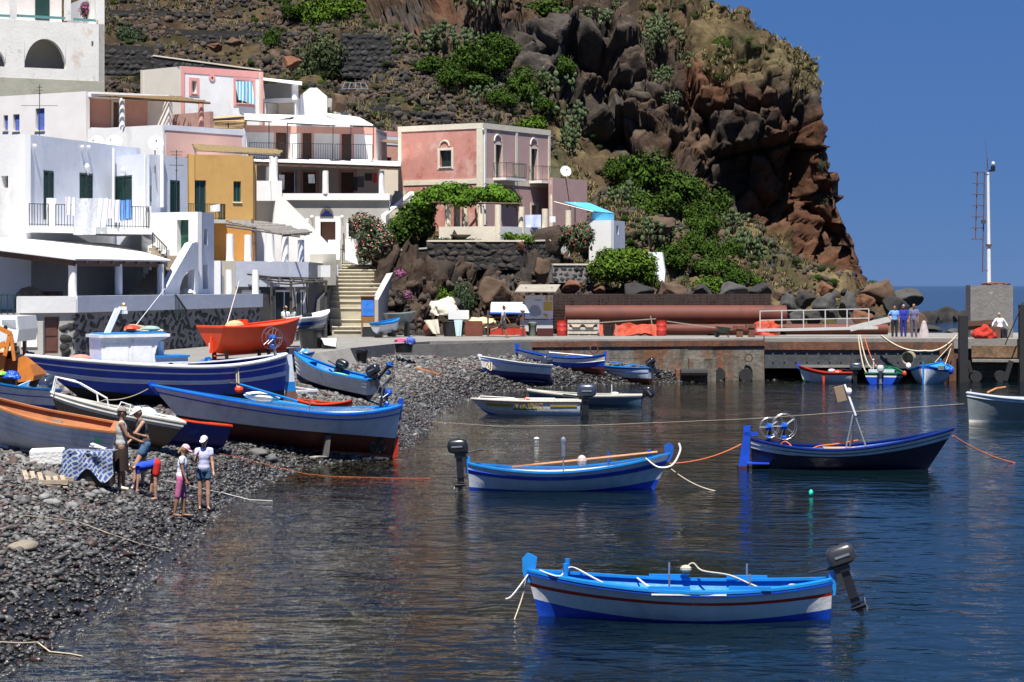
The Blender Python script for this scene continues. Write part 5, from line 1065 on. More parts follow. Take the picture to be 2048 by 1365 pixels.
def rope(name, label, pts, m=None, r=.018, sag=0., cat='rope', n=14, group=None):
    pts = [V(p) for p in pts]; out = []
    for a, b in zip(pts[:-1], pts[1:]):
        for k in range(n): f = k/n; out.append(a.lerp(b, f)-V((0, 0, sag*4*f*(1-f))))
    out.append(pts[-1]); return MB().tube(out, r, 5).solo(name, label, cat, m or M_rope, group)
def lashing(b, pts, m=None, r=.016, name='rope'):
    out = []
    P_ = [V(p) for p in pts]
    for i in range(len(P_)-1):
        p0, p1, p2, p3 = P_[max(i-1, 0)], P_[i], P_[i+1], P_[min(i+2, len(P_)-1)]
        for k in range(5): f = k/5; out.append(.5*((2*p1)+(p2-p0)*f+(2*p0-5*p1+4*p2-p3)*f*f+(3*p1-p0-3*p2+p3)*f**3))
    out.append(P_[-1]); return MB().tube(out, r, 5).build(name, m or M_rope, b['t'], True)
def lettering(b, txt, size, u, v, side, m, ext=.004, squeeze=1.):
    cu = bpy.data.curves.new('txt', 'FONT'); cu.body = txt; cu.size = size; cu.extrude = ext; cu.align_x = 'CENTER'; cu.align_y = 'CENTER'; to = bpy.data.objects.new('txt', cu); COL.objects.link(to); bpy.context.view_layer.update()
    me = bpy.data.meshes.new_from_object(to.evaluated_get(bpy.context.evaluated_depsgraph_get())); bpy.data.objects.remove(to)
    p, q, r = V(b['pt'](u, v)), V(b['pt'](u+.03, v)), V(b['pt'](u, v+.08)); 
    for k in (p, q, r): k.y *= side
    ux = (q-p).normalized(); uz = (r-p).normalized(); nrm = ux.cross(uz).normalized()
    if nrm.y*side < 0: nrm = -nrm
    tx = uz.cross(nrm); R = MX((tx, uz, nrm)).transposed().to_4x4(); me.transform(MX.Translation(p+nrm*.02) @ R @ MX.Scale(squeeze, 4, (1, 0, 0)))
    return link('lettering', me, b['t'], m)
def fl_(px, d, z): return v3(W(px, d), z)
WL = lambda z, *r: ('z', z, *r)
# -- 1 foreground rowing boat
b = boat('fishing_dinghy', 'white and bright blue boat with a red stripe, nearest in the foreground', fl_(1660, 33.75, -.2), fl_(1078, 34.05, -.2), 1.55, .66, ts=.10, sb=.22, ss=.12, rb=.22, rs=.03, kb=.06, bil=.36,
    bands=[('hull_bottom', B_blue, 0, WL(.225, .24, .14)), ('topsides', B_white, WL(.225, .24, .14), .72), ('red_stripe', B_stripe, .72, .79), ('upper_strake', B_white, .79, .94), ('sheer_band', B_blue, .94, 1)], gun=B_lblue, inner=B_lblue, fl=.22, decks=((.90, .985, B_lblue), (.0, .07, B_lblue)), thw=(.18, .36, .62, .82), stem=(.28, B_lblue), post=(.14, B_lblue), strakes=((.965, .022, B_blue),), gw=.11)
t = b['t']; p_ = b['pt']
outboard(b, M_motg, M_mot, .87, -.34, .0, x=-.2, dz=.16, label='tilted dark grey outboard motor')
for u in (.28, .55): 
    for sd in (1, -1): a = p_(u, 1); MB().cbox((a[0], sd*(a[1]-.05), a[2]+.06), .62, .07, .06).build('oarlock_block', B_lblue, t, True); MB().tube([(a[0], sd*(a[1]-.05), a[2]+.05), (a[0], sd*(a[1]-.05), a[2]+.27)], .017, 6).build('thole_pin', M_alu, t, True)
for sd in (1, -1): a = p_(.88, 1); MB().tube([(a[0], sd*(a[1]*.8), a[2]), (a[0], sd*(a[1]*.8), a[2]+.24)], [.035, .042], 8).build('bitt', B_lblue, t, True)
a = p_(.45, 1); MB().cbox((a[0]+.15, a[1]+.005, a[2]-.01), 1.1, .02, .02).build('white_capping', B_white, t, True)
MB().ell((1.9, .25, .36), .25, .16, .05, 10, 6).build('coiled_line', M_wrope, t, True)
zb = p_(.9, 1)[2]
lashing(b, [(4.35, .12, zb+.1), (4.05, .34, zb+.04), (3.9, -.3, zb+.1), (3.55, -.2, zb-.05), (3.3, .3, zb-.1), (3.0, .4, zb-.18)], M_wrope, .012)
lashing(b, [(4.5, .03, zb+.1), (4.56, .02, zb-.02), (4.62, .1, .5), (4.72, .4, .2)], M_rope, .010, 'mooring_line')
lashing(b, [(4.5, .0, zb+.07), (4.75, .3, zb-.25), (4.85, .4, zb-.3)], M_wrope, .011, 'loose_rope_end')
lashing(b, [(2.2, -.65, .8), (2.05, -.6, .95), (1.9, -.55, .84), (1.5, -.2, .82), (1.2, .25, .75), (1.0, .5, .7)], M_rope, .015)
MB().ell((2.15, -.62, .86), .09, .06, .06, 8, 5).build('rope_knot', M_rope, t, True)
lashing(b, [(2.9, -.6, .72), (2.7, -.3, .62), (2.45, .0, .6)], M_wrope, .014); lashing(b, [(.65, .0, .62), (.6, .1, .72), (.4, .1, .7)], M_rope, .018)
# -- 2 middle boat
b = boat('fishing_dinghy', 'white boat with one dark blue stripe, oars aboard and a motor at its left end', fl_(940, 55.3, -.2), fl_(1312, 55.1, -.2), 1.65, .66, ts=.10, sb=.42, ss=.16, rb=.42, kb=.15, bil=.36,
    bands=[('hull_bottom', B_blue, 0, WL(.21, .26, .05)), ('topsides', B_pale, WL(.21, .26, .05), .72), ('blue_stripe', B_blue, .72, .84), ('upper_strake', B_pale, .84, 1)], gun=B_lblue, inner=B_pale, fl=.22, decks=((.88, .985, B_lblue), (.0, .06, B_lblue)), thw=(.2, .42, .64), thm=B_lblue, stem=(.28, B_mblue), post=(.18, B_lblue), strakes=((.84, .016, B_blue),))
t = b['t']; outboard(b, M_mot, M_mot, 1.02, .06, 0, x=-.25, dz=.18, label='upright black outboard motor')
for k, yy in enumerate((.0, .12)): MB().tube([(1.55, .25+yy, .78), (4.6, .05+yy, 1.12)], .03, 6).cbox((1.4, .27+yy, .77), .75, .12, .02, 0, 0, -.1).build('oar', M_oar, t, True)
MB().ell((2.75, -.1, .92), .12, .12, .14, 9, 6).build('float', mat('pinkish_float', (.55, .42, .38), .7, .2), t, True)
MB().tube([(2.3, -.3, .6), (2.3, -.3, 1.05)], .022, 6).tube([(2.3, -.3, 1.05), (2.3, -.3, 1.35)], .05, 8).ell((2.3, -.3, 1.42), .07, .07, .1, 8, 6).build('lamp_post', M_alu, t, True); a = b['pt'](.93, 1)
MB().tube([(3.4, .45, .8), (3.4, .45, 1.1)], .03, 6).tube([(a[0]-.1, .1, a[2]), (a[0]-.1, .1, a[2]+.2)], .045, 6).build('bitt', B_mblue, t, True)
lashing(b, [(4.3, -.35, 1.0), (4.6, -.3, .78), (4.95, -.15, .82), (5.15, -.04, 1.15), (5.12, .0, 1.35)], M_wrope, .03)
B2 = b
# -- 3 navy boat
b = boat('fishing_boat', 'navy blue boat with a tall blue rudder, tripod mast and net hauler', fl_(1505, 61.8, -.25), fl_(1862, 61.4, -.25), 1.8, .80, ts=.06, sb=.55, ss=.24, rb=.75, kb=.2, bil=.4,
    bands=[('hull', B_navy, 0, .76), ('white_band', B_white, .76, .96), ('sheer_band', B_nblue, .96, 1)], gun=B_nblue, inner=B_mblue, fl=.32, decks=((.86, .985, B_nblue), (.0, .08, B_nblue)), thw=(.25, .6, .75), strakes=((.87, .012, B_navy), (.76, .016, B_navy)))
t = b['t']
MB().slab([(-.12, -.03, -.25), (-.42, -.03, -.2), (-.40, -.03, .2), (-.26, -.03, 1.05), (-.24, -.03, 1.4), (-.05, -.03, 1.42), (-.07, -.03, 1.0)], (0, .06, 0)).build('rudder', B_blue, t, True); MB().slab([(-.115, -.035, -.24), (-.43, -.035, -.2), (-.42, -.035, .3), (-.11, -.035, .3)], (0, .07, 0)).build('rudder_foot', B_dred, t, True)
MB().cbox((-.05, 0, 1.18), .4, .06, .1).build('tiller_head', B_blue, t, True); MB().cbox((.15, -.2, .4), .6, .5, .03).build('trim_plate', B_blue, t, True)
for q in ((2.45, -.4), (2.65, .4), (3.2, -.3)): MB().tube([(q[0], q[1], .5), (2.75, 0, 1.8)], .022, 6).build('mast_leg', M_steel, t, True)
MB().tube([(2.8, -.05, 1.7), (2.5, -.03, 2.55)], .035, 7).ell((2.62, -.03, 2.36), .09, .09, .1, 8, 6).build('mast', B_white, t, True); MB().cbox((2.38, -.1, 2.3), .26, .2, .42, 0, 0, -.25).build('box', mat('brown_cardboard', (.24, .17, .11), .9, .15), t, True)
MB().cbox((2.5, .0, .66), 1.15, .7, .32).build('crate', mat('plywood_box', (.45, .30, .17), .8, .15, 4), t, True)
hauler(b, .16, -.1, .78, .36, M_mot, .1); hauler(b, .1, .2, .7, .28, M_mot)
lashing(b, [(4.1, .2, .95), (3.9, 0, .85), (4.3, -.2, .9), (4.6, .1, 1.02), (5.0, 0, 1.12)], M_orope, .025); MB().ell((3.85, 0, .85), .4, .25, .1, 9, 6).build('net_pile', M_rope, t, True); lashing(b, [(1.5, -.4, .72), (1.75, -.2, .86), (2.3, .3, .9), (2.9, .4, 1.0)], M_orope, .02); lashing(b, [(.7, -.2, .82), (.9, -.3, 1.0), (1.2, -.5, .7)], M_orope, .02)
B3 = b
# -- 4 grey launch at the right edge
b = boat('grey_launch', 'plain grey launch entering the picture at the right edge', fl_(2200, 83.5, -.3), fl_(1938, 82.2, -.3), 1.9, 1.12, ts=.7, sb=.28, ss=.0, rb=.1, kb=.12, bil=.34, bands=[('hull_bottom', B_cream, 0, WL(.36, .05)), ('topsides', B_grey, WL(.36, .05), .90), ('sheer_band', B_pale, .90, 1)], gun=B_pale, inner=B_cream, fl=.3, decks=((.75, .985, B_cream),), strakes=((.90, .02, B_white), (1., .03, B_pale)))
a = b['pt'](.97, 1); MB().tube([(a[0]+.02, 0, a[2]), (a[0]+.02, 0, a[2]+.15)], .03, 6).build('bow_ring', M_alu, b['t'], True); MB().tube([(a[0]-.55, .2, a[2]+.03), (a[0]-.9, .2, a[2]+.18), (a[0]-1.3, .15, a[2]+.22)], .035, 6).build('boat_hook', M_oar, b['t'], True); B4 = b
# -- 5 flat white skiff with its name
b = boat('motor_skiff', 'flat white skiff with yellow stripes and lettering, motor at its stern', fl_(1160, 87.6, -.14), fl_(962, 87.9, -.14), 1.6, .66, ts=.85, tm=.35, sb=.06, ss=.0, rb=.45, kb=.26, bil=.16, bands=[('hull_bottom', B_blue, 0, .2), ('chine', B_pale, .2, .45), ('topsides', B_white, .45, 1)], gun=B_cream, inner=B_cream, fl=.3, decks=((.62, .985, B_cream),), strakes=((.97, .025, paint('maroon', (.08, .02, .03))),))
t = b['t']; outboard(b, M_moth, M_mot, 1.5, .0, 0, x=-.2, dz=.02, label='large blue grey outboard motor'); lettering(b, 'VIKING', .36, .50, .74, 1, B_yel); a = b['pt']
for u0, u1, v0, v1, m in ((.03, .29, .70, .80, B_yel), (.66, .90, .66, .82, B_yel), (.42, .66, .50, .58, B_green)):
    mb = MB(); mb.grid([[(lambda q: (q[0], q[1]+.012, q[2]))(a(u0+(u1-u0)*k/9, v)) for k in range(10)] for v in (v0, v1)], (0, .004, 0)); mb.build('painted_flash', m, t, True)
for u0, u1 in ((.62, .95), (.22, .55)): q0, q1 = a(u0, 1), a(u1, 1); MB().tube([(q0[0], q0[1]-.05, q0[2]), (q0[0]+.1, q0[1]-.05, q0[2]+.13), (q1[0]-.1, q1[1]-.05, q1[2]+.13), (q1[0], q1[1]-.05, q1[2])], .018, 6).build('grab_rail', M_pipe, t, True)
MB().ell((2.05, .3, .74), .12, .1, .08, 8, 5).build('orange_float', B_orred, t, True)
# -- 6 green decked boat behind it
b = boat('green_boat', 'slim boat with green interior and blue hull behind the lettered skiff', fl_(1282, 93.6, -.2), fl_(1066, 94.4, -.2), 1.5, .64, ts=.3, sb=.2, ss=.02, rb=.3, kb=.1, bil=.35, bands=[('hull_bottom', B_mblue, 0, .2), ('topsides', paint('slate_blue', (.10, .20, .30)), .2, .86), ('white_band', B_white, .86, 1)], gun=B_cream, inner=B_green, fl=.4, decks=((.8, .985, B_green),), thw=(.15, .38, .6), thm=B_green, strakes=((.98, .03, M_rope),))
outboard(b, M_mot, M_mot, .95, .9, 0, x=-.15, dz=.0); MB().ell((1.1, 0, .7), .2, .15, .08, 8, 5).build('net_bundle', M_wrope, b['t'], True); MB().ell((2.0, .1, .7), .14, .14, .08, 8, 5).build('blue_bundle', B_mblue, b['t'], True); MB().tube([(1.2, .2, .5), (1.2, .2, 1.1)], .02).build('pin', M_pipe, b['t'], True)
# -- 7,8,9 boats drawn up below the quay
def bz(p): p = V(p); p.z = max(float(beach_z(p.x, p.y)), -.1)+.1; return p
S, Bw = bz(on_beach(1090, 768)), bz(on_beach(968, 746)); Bw.z = S.z+.3
b = boat('beached_boat', 'white boat with dark blue bottom drawn up nearest below the quay', S, Bw, 1.7, .72, ts=.62, sb=.3, ss=.04, rb=.35, kb=.15, bil=.4, bands=[('hull_bottom', B_nblue, 0, .42), ('topsides', B_white, .42, 1)], gun=B_white, inner=B_cream, fl=.2, decks=((.8, .985, B_cream),), thw=(.3, .55), thm=B_tan, stem=(.12, B_white), strakes=((.86, .015, B_blue),), roll=.12)
outboard(b, M_moth, M_mot, 1.2, -.15, 0, x=-.15, dz=.05); MB().ell((1.6, .1, .62), .45, .3, .08, 10, 6).build('blue_sheet', B_sky, b['t'], True)
lashing(b, [(3.6, .3, .95), (3.95, .2, .5), (3.8, .35, .35), (3.7, .25, .9)], M_rope, .03); lashing(b, [(3.7, .25, .95), (4.0, .15, .6), (3.9, .3, .4), (3.8, .2, .95)], M_rope, .03)
S, Bw = bz(on_beach(1208, 765)), bz(on_beach(1046, 738)); Bw.y = S.y+1.2; S.y += .6; S.z += .22; Bw.z = S.z+.12
b = boat('beached_boat', 'blue boat with white band and dark red bottom, middle of the three below the quay', S, Bw, 1.75, .86, ts=.08, sb=.34, ss=.2, rb=.45, kb=.15, bil=.4, bands=[('hull_bottom', B_dred, 0, .45), ('topsides', B_blue, .45, .72), ('white_band', B_white, .72, .93), ('sheer_band', B_blue, .93, 1)], gun=B_mblue, inner=B_mblue, fl=.3, decks=((.85, .985, B_mblue),), thw=(.3, .6), stem=(.3, B_blue), post=(.18, B_blue), strakes=((.72, .015, B_white),))
MB().tube([(.3, .0, .95), (2.8, .35, 1.1)], .03).build('oar', B_white, b['t'], True); MB().box(-.1, .6, .35, .42, .36, .4).build('prop_plank', B_dred, b['t'], True)
S, Bw = bz(on_beach(1300, 772)), bz(on_beach(1176, 750)); Bw.y = S.y+2.4; Bw.z = S.z+.12
b = boat('beached_boat', 'light blue boat with a tipped motor, farthest right of the three below the quay', S, Bw, 1.6, .74, ts=.4, sb=.34, ss=.05, rb=.4, kb=.15, bil=.4, bands=[('hull_bottom', B_dred, 0, .32), ('topsides', B_pale, .32, .88), ('sheer_band', B_mblue, .88, 1)], gun=B_lblue, inner=B_lblue, fl=.25, decks=((.85, .985, B_lblue),), thw=(.3, .6), stem=(.34, B_mblue), strakes=((.7, .012, B_mblue),), roll=.05)
outboard(b, M_mot, M_mot, 1.0, -.7, 0, x=-.1, dz=.1)
MB().tube([(.2, .2, .85), (2.6, .1, 1.0)], .03).build('oar', B_lblue, b['t'], True)
# -- 10,11,12 under the landing stage
b = boat('moored_boat', 'small white boat with red rail moored under the landing stage', fl_(1702, 117.2, -.15), fl_(1606, 117.6, -.15), 1.3, .62, ts=.6, sb=.36, ss=.0, rb=.3, kb=.1, bil=.36, bands=[('hull_bottom', B_green, 0, .2), ('topsides', B_white, .2, .82), ('red_band', B_red, .82, 1)], gun=B_red, inner=B_mblue, fl=.25, decks=((.82, .985, B_lblue),), thw=(.3, .55), stem=(.14, B_blue))
outboard(b, M_moth, M_mot, 1.25, .0, 0, x=-.2, dz=.0); MB().ell((.7, 0, .66), .3, .35, .12, 10, 6).build('red_net', B_red, b['t'], True); MB().ell((1.0, -.1, .72), .2, .25, .1, 8, 5).build('white_bags', B_white, b['t'], True); MB().slab([(1.3, .52, .6), (1.5, .54, .6), (1.42, .62, .05), (1.36, .62, .05)], (0, .03, 0)).build('hanging_net', B_red, b['t'], True)
b = boat('moored_boat', 'green and blue boat moored stern on under the landing stage', fl_(1762, 114.4, -.2), fl_(1778, 117.9, -.2), 1.95, .66, ts=.85, sb=.3, ss=.08, rb=.3, kb=.1, bil=.3, bands=[('hull_bottom', B_blue, 0, .75), ('white_band', B_white, .75, .85), ('topsides', B_green, .85, 1)], gun=B_green, inner=B_green, fl=.3, decks=((.85, .985, B_green),), thw=(.35, .6))
outboard(b, mat('pale_outboard', (.45, .48, .5), .4, .1), M_steel, 1.0, .0, 0, x=-.12, dz=.0); MB().cbox((.25, 0, .8), .1, 1.3, .28).build('splash_well', B_pale, b['t'], True); MB().tube([(1.0, .5, .6), (1.0, .5, 1.35)], .02).ell((1.0, .5, 1.4), .05, .05, .05, 6, 4).build('stern_light', M_pipe, b['t'], True)
b = boat('moored_boat', 'bright blue boat with slim rudder moored at the corner of the dock', fl_(1848, 114.5, -.2), fl_(1880, 118.3, -.2), 2.15, .86, ts=.14, sb=.3, ss=.25, rb=.3, kb=.1, bil=.34, bands=[('hull_bottom', B_blue, 0, .12), ('topsides', B_pale, .12, .88), ('sheer_band', B_blue, .88, 1)], gun=B_lblue, inner=B_sky, fl=.4, decks=((.62, .985, B_sky), (.0, .25, B_sky)), stem=(.2, B_lblue))
MB().box(-.2, -.08, -.03, .03, -.2, 1.35).build('rudder', B_lblue, b['t'], True); MB().cbox((.5, -.8, 1.02), .35, .3, .2).build('engine_box', M_steel, b['t'], True)
for (x, y, r, d, m, lb) in ((1817, 733, .16, 114.2, M_pipe, 'white round fender beside the bright blue moored boat'), (1809, 748, .14, 114.0, B_red, 'red round fender at the waterline beside the moored boats'), (1902, 742, .16, 114.6, B_blue, 'blue fender hanging on the right of the bright blue boat')): MB().ell(P(x, y, d), r*.85, r*.85, r*1.15, 10, 7).solo('boat_fender', lb, 'fender', m, smooth=True)
tt = MB().lathe((0, 0, 0), [(.26, 0), (.31, .04), (.36, .42), (.33, .42), (.27, .08), (.02, .07)], 16).solo('hanging_tub', 'rusty tub hanging below the mooring rope at the stage', 'tub', mat('tub_metal', (.30, .23, .15), .7, .3, 5)); tt.location = P(1822, 714, 117); tt.rotation_euler = (rad(100), 0, rad(-35))
# -- 13 big white boat with red bottom on the shingle
S = P(786, 912, 65.6); Bk = P(368, 880, 63.3)
b = boat('beached_fishing_boat', 'big white boat with dark red bottom lying on the shingle at the water', S, Bk, 2.4, 1.13, ts=.08, sb=.32, ss=.34, rb=1.3, rs=.06, kb=.2, bil=.42, bands=[('hull_bottom', B_dred, 0, WL(.58, .1, -.06)), ('topsides', B_white, WL(.58, .1, -.06), .985), ('sheer_band', B_blue, .985, 1)], gun=B_lblue, inner=B_white, fl=.55, decks=((.7, .985, B_lblue), (.0, .1, B_lblue)), thw=(.3,), thm=B_lblue, stem=(.1, B_blue), post=(.22, B_blue), strakes=((.86, .02, B_blue), (.99, .03, B_blue)), gw=.13, roll=-.03)
t = b['t']; L = b['L']; MB().slab([(L*.44, -.7, 1.2), (L*.62, -.75, 1.27), (L*.62, .75, 1.27), (L*.44, .7, 1.2)], (0, 0, .06)).build('hatch', B_sky, t, True)
MB().slab([(.02, -.05, -.05), (-.14, -.05, -.02), (-.1, -.05, .58), (.02, -.05, .56)], (0, .1, 0)).build('skeg_post', B_red, t, True)
MB().tube([(.62, .12, .3), (.62, .30, .3)], .27, 18).build('propeller_aperture', M_dark, t, True); pb = MB()
for k in range(3): a = 2.1*k+.4; pb.slab([(.62+.03*math.cos(a), .32, .3+.03*math.sin(a)), (.62+.24*math.cos(a-.35), .34, .3+.24*math.sin(a-.35)), (.62+.24*math.cos(a+.35), .30, .3+.24*math.sin(a+.35))], (0, .02, 0))
pb.build('propeller', M_rust, t, True); MB().ell((L*.66, .0, 1.4), .55, .3, .14, 10, 6).build('sack', M_bag, t, True); MB().tube([(.45, -.3, 1.3), (.4, -.3, 2.0), (.2, -.3, 2.25)], .045, 7).build('davit', M_mot, t, True)
hauler(b, .06, -.35, .85, .3, M_mot, -.1); MB().box(L*.36, L*.36+.14, .75, .95, -.1, .5).build('prop', M_gwood, t, True)
MB().box(L*.47, L*.47+.03, .85, .9, 1.1, 1.42).build('pin', M_gwood, t, True); lashing(b, [(L*.83, .25, 1.75), (L*.78, -.1, 1.7), (L*.74, .3, 1.62), (L*.8, .35, 1.7)], M_mot, .02); MB().ell((L*.36, .93, .86), .05, .02, .035, 8, 5).build('scupper', B_white, t, True); MB().tube([(L*.5, .2, 1.36), (L*.78, .3, 1.7)], .04).build('oar', B_lblue, t, True)
# -- 14 big blue fishing boat with wheelhouse
S = P(566, 812, 70.5); Bk = P(150, 826, 67.5)
b = boat('blue_fishing_boat', 'large dark blue fishing boat with white wheelhouse hauled out on the beach', S, Bk, 2.9, 1.34, ts=.10, sb=.42, ss=.28, rb=1.75, rs=.1, kb=.35, bil=.42, bands=[('hull_bottom', B_black, 0, WL(.45, .4, .05)), ('topsides', B_blue, WL(.45, .4, .05), .59), ('white_stripe', B_white, .59, .68), ('upper_topsides', B_blue, .68, .82), ('thin_stripe', B_white, .82, .85), ('bulwark', B_blue, .85, .95), ('white_rail', B_white, .95, 1)], gun=B_white, inner=B_nblue, fl=.9, decks=((.8, .99, B_lblue), (.0, .06, B_lblue)), strakes=((.63, .03, B_pale), (1., .035, B_white)), gw=.2)
t = b['t']; L = b['L']; zd = 1.05
o = MB(); hw = .62; x0, x1 = L*.655, L*.655+1.62; o.slab([(x0, -hw, zd), (x1, -hw, zd), (x1+.05, -hw, 2.25), (x0, -hw, 2.25)], (0, 2*hw, 0)); wh = o.build('wheelhouse', B_white, t, True)
MB().box(x0-.45, x1+.12, -hw-.12, hw+.12, 2.25, 2.34).build('roof', B_white, wh, True); MB().box(x0-.35, x1+.0, -hw-.04, hw+.04, 2.342, 2.38).build('roof_mat', B_lblue, wh, True); MB().box(x0+.1, x0+.75, hw, hw+.02, 1.25, 2.1).box(x0+.82, x1-.1, hw, hw+.015, 1.25, 2.05).build('door_panel', B_white, wh, True)
MB().slab([(x0, hw-.03, 2.25), (x0-.45, hw-.03, 2.25), (x0-.12, hw-.03, 2.1), (x0, hw-.03, 1.75)], (0, .05, 0)).slab([(x0, -hw, 2.25), (x0-.45, -hw, 2.25), (x0-.12, -hw, 2.1), (x0, -hw, 1.75)], (0, .05, 0)).build('bracket', B_white, wh, True)
MB().box(x0-1.05, x0, -.45, .62, zd, 1.62).build('engine_box', B_white, t, True); MB().box(x0-1.1, x0-.0, -.5, .67, 1.62, 1.68).build('engine_box_lid', B_lblue, t, True); MB().tube([(x0-.5, .62, 1.35), (x0-.5, .64, 1.35)], .11, 14).build('porthole', M_dark, t, True)
MB().tube([(x0-.3, .2, 1.68), (x0-.3, .2, 2.1)], .12, 10).build('exhaust', B_white, t, True)
MB().obox((x0+1.2, -.1, 2.38), (.16, 0, 0), (0, .16, 0), (-.35, 0, .75)).obox((x0+.72, -.25, 2.95), (.12, 0, 0), (0, .5, 0), (0, 0, .1)).cbox((x0+.8, 0, 3.12), .2, .2, .1).build('mast', B_white, wh, True); MB().ell((x0+.76, 0, 3.22), .07, .07, .07, 8, 5).build('mast_light', mat('amber_lens', (.3, .2, .03), .3, .1), wh, True)
MB().tube([(x0+.6, .1, 2.38), (x0-.5, .1, 3.7)], .012, 5).build('whip_aerial', M_pipe, wh, True); lashing(b, [(x0+.8, .2, 2.45), (x0+.5, -.2, 2.6), (x0+.2, .2, 2.55), (x0-.1, -.1, 2.5), (x0-.4, .2, 2.42), (x0+.2, .3, 2.42), (x0+.6, .2, 2.5)], M_rope, .03); MB().ell((x0+.55, .1, 2.5), .25, .2, .12, 9, 6).build('orange_net', B_orred, wh, True); MB().ell((x0, .1, 2.48), .35, .25, .1, 9, 6).build('green_net', mat('green_net', (.25, .36, .30), .95, .2), wh, True)
MB().ell((L*.97, -.1, 1.62), .35, .35, .13, 10, 6).build('net_heap', mat('pink_net', (.55, .22, .17), .95, .3, 9), t, True)
hauler(b, .56, -.5, .95, .36, M_rust, .15, .8, M_rust); hauler(b, .06, .25, .62, .35, M_steel, .1, .98); MB().slab([(-.12, -.03, 0), (-.46, -.03, .1), (-.40, -.03, .6), (-.3, -.03, 1.6), (-.06, -.03, 1.62), (-.1, -.03, .6)], (0, .06, 0)).build('rudder', B_pale, t, True)
MB().slab([(-.08, -.035, .45), (-.43, -.035, .45), (-.385, -.035, .75), (-.085, -.035, .75)], (0, .07, 0)).build('rudder_band', B_lblue, t, True); MB().slab([(-.10, -.034, 0), (-.47, -.034, .1), (-.43, -.034, .44), (-.09, -.034, .44)], (0, .068, 0)).build('rudder_foot', paint('faded_red', (.32, .16, .12)), t, True)
MB().tube([(L*.29, 1.25, 1.28), (L*.29, 1.32, .75)], .025).tube([(L*.3, 1.25, 1.28), (L*.3, 1.33, .7)], .02).build('hanging_rope', M_rope, t, True); MB().ell((L*.29, 1.33, .62), .14, .1, .12, 8, 6).build('float', B_orred, t, True)
MB().box(L*.55, L*.62, -.9, -.7, -.2, .4).box(L*.3, L*.36, .5, .7, -.3, .3).build('prop', M_gwood, t, True)
rope('bow_line', 'thin line from the big white boat bow running left along the blue hull', [P(296, 778, 62.5), P(210, 800, 63), P(100, 815, 64)], M_rope, .012, .1)
# -- 15 light blue and white rowing boat
S, Bw = bz(on_beach(738, 806)), bz(on_beach(600, 792)); 
b = boat('beached_dinghy', 'white rowing boat with bright blue interior and two old motors behind the big rudder', S, V((Bw.x-.6, S.y+1.2, Bw.z+.12)), 1.5, .74, ts=.7, sb=.36, ss=.0, rb=.3, kb=.15, bil=.42, bands=[('hull_bottom', B_navy, 0, .26), ('topsides', B_white, .26, 1)], gun=B_lblue, inner=B_lblue, fl=.3, decks=((.8, .985, B_lblue),), thw=(.25, .5), strakes=((.82, .012, B_cream), (.66, .012, B_cream), (.5, .012, B_cream)))
outboard(b, M_mot, M_mot, 1.0, -.6, .1, x=-.12, dz=.12); outboard(b, M_mot, M_mot, .9, .2, -.45, x=1.6, dz=.05); MB().ell((1.3, 0, .66), .45, .3, .06, 10, 5).build('green_net', mat('lime_net', (.20, .55, .25), .9, .2), b['t'], True); hauler(b, .0, -.2, .7, .38, M_mot, -.45, .9, M_mot)
# -- 16 red boat on the slip
S = v3(W(428, 84.5), Q+.18); Bw = S+V((2.75, 2.7, .15))
b = boat('red_boat', 'bright orange red boat propped up on the concrete slip', S, Bw, 2.1, 1.02, ts=.78, tm=.4, sb=.18, ss=.06, rb=.35, rs=.15, kb=.25, ks=.12, bil=.62, bands=[('hull_bottom', B_orred, 0, .5), ('topsides', B_orred, .5, 1)], gun=B_orred, inner=B_orred, fl=.6, decks=((.55, .985, B_orred),), thw=(.3,), gw=.12)
t = b['t']; MB().slab([(-.2, -.03, .1), (-.05, -.03, .1), (-.05, -.03, .75), (-.12, -.03, .75)], (0, .06, 0)).build('rudder', B_orred, t, True); MB().box(.2, .3, -.5, -.4, -.35, .2).box(.2, .35, .3, .4, -.35, .2).box(1.9, 2.0, -.3, -.2, -.35, .3).box(2.4, 2.5, -.25, -.15, -.35, .3).build('stand', M_brown, t, True); MB().tube([(.9, .3, 1.0), (.95, .25, 1.2)], .04).tube([(.55, .1, .7), (1.15, -.2, 2.75)], .025, 5).build('pole', M_pipe, t, True); MB().ell((1.0, .0, 1.08), .4, .3, .2, 10, 6).build('sack', mat('straw_sack', (.5, .38, .2), .9, .2, 6), t, True); MB().box(1.5, 1.56, -.1, .5, 1.0, 1.28).build('tiller_post', B_orred, t, True)
MB().cbox((-.08, .12, .36), .05, .1, .22).build('anode', B_white, t, True)
# -- 18 small white and blue boat on a black tub
tubp = V((P(622, 700, 100).x, 100.5, Q)); MB().lathe(tubp, [(.5, 0), (.62, .85), (.66, .87), (.6, .87)], 18).solo('black_tub', 'tall black plastic tub under the small white and blue boat', 'tub', M_mot)
S = V((tubp.x-.75, tubp.y-.1, Q+.86)); b = boat('tender', 'small white and blue boat resting across a black tub on the slip', S, S+V((1.25, 1.9, .12)), 1.25, .48, ts=.7, sb=.22, ss=.0, rb=.25, kb=.12, bil=.45, bands=[('hull_bottom', B_cream, 0, .3), ('blue_band', B_mblue, .3, .66), ('topsides', B_white, .66, 1)], gun=B_white, inner=B_white, fl=.15, decks=((.6, .985, B_white),), thw=(.35,))
for x_ in (.6, .95): MB().ell((x_, -.1, .56), .13, .13, .13, 10, 7).build('buoy', M_mot, b['t'], True)
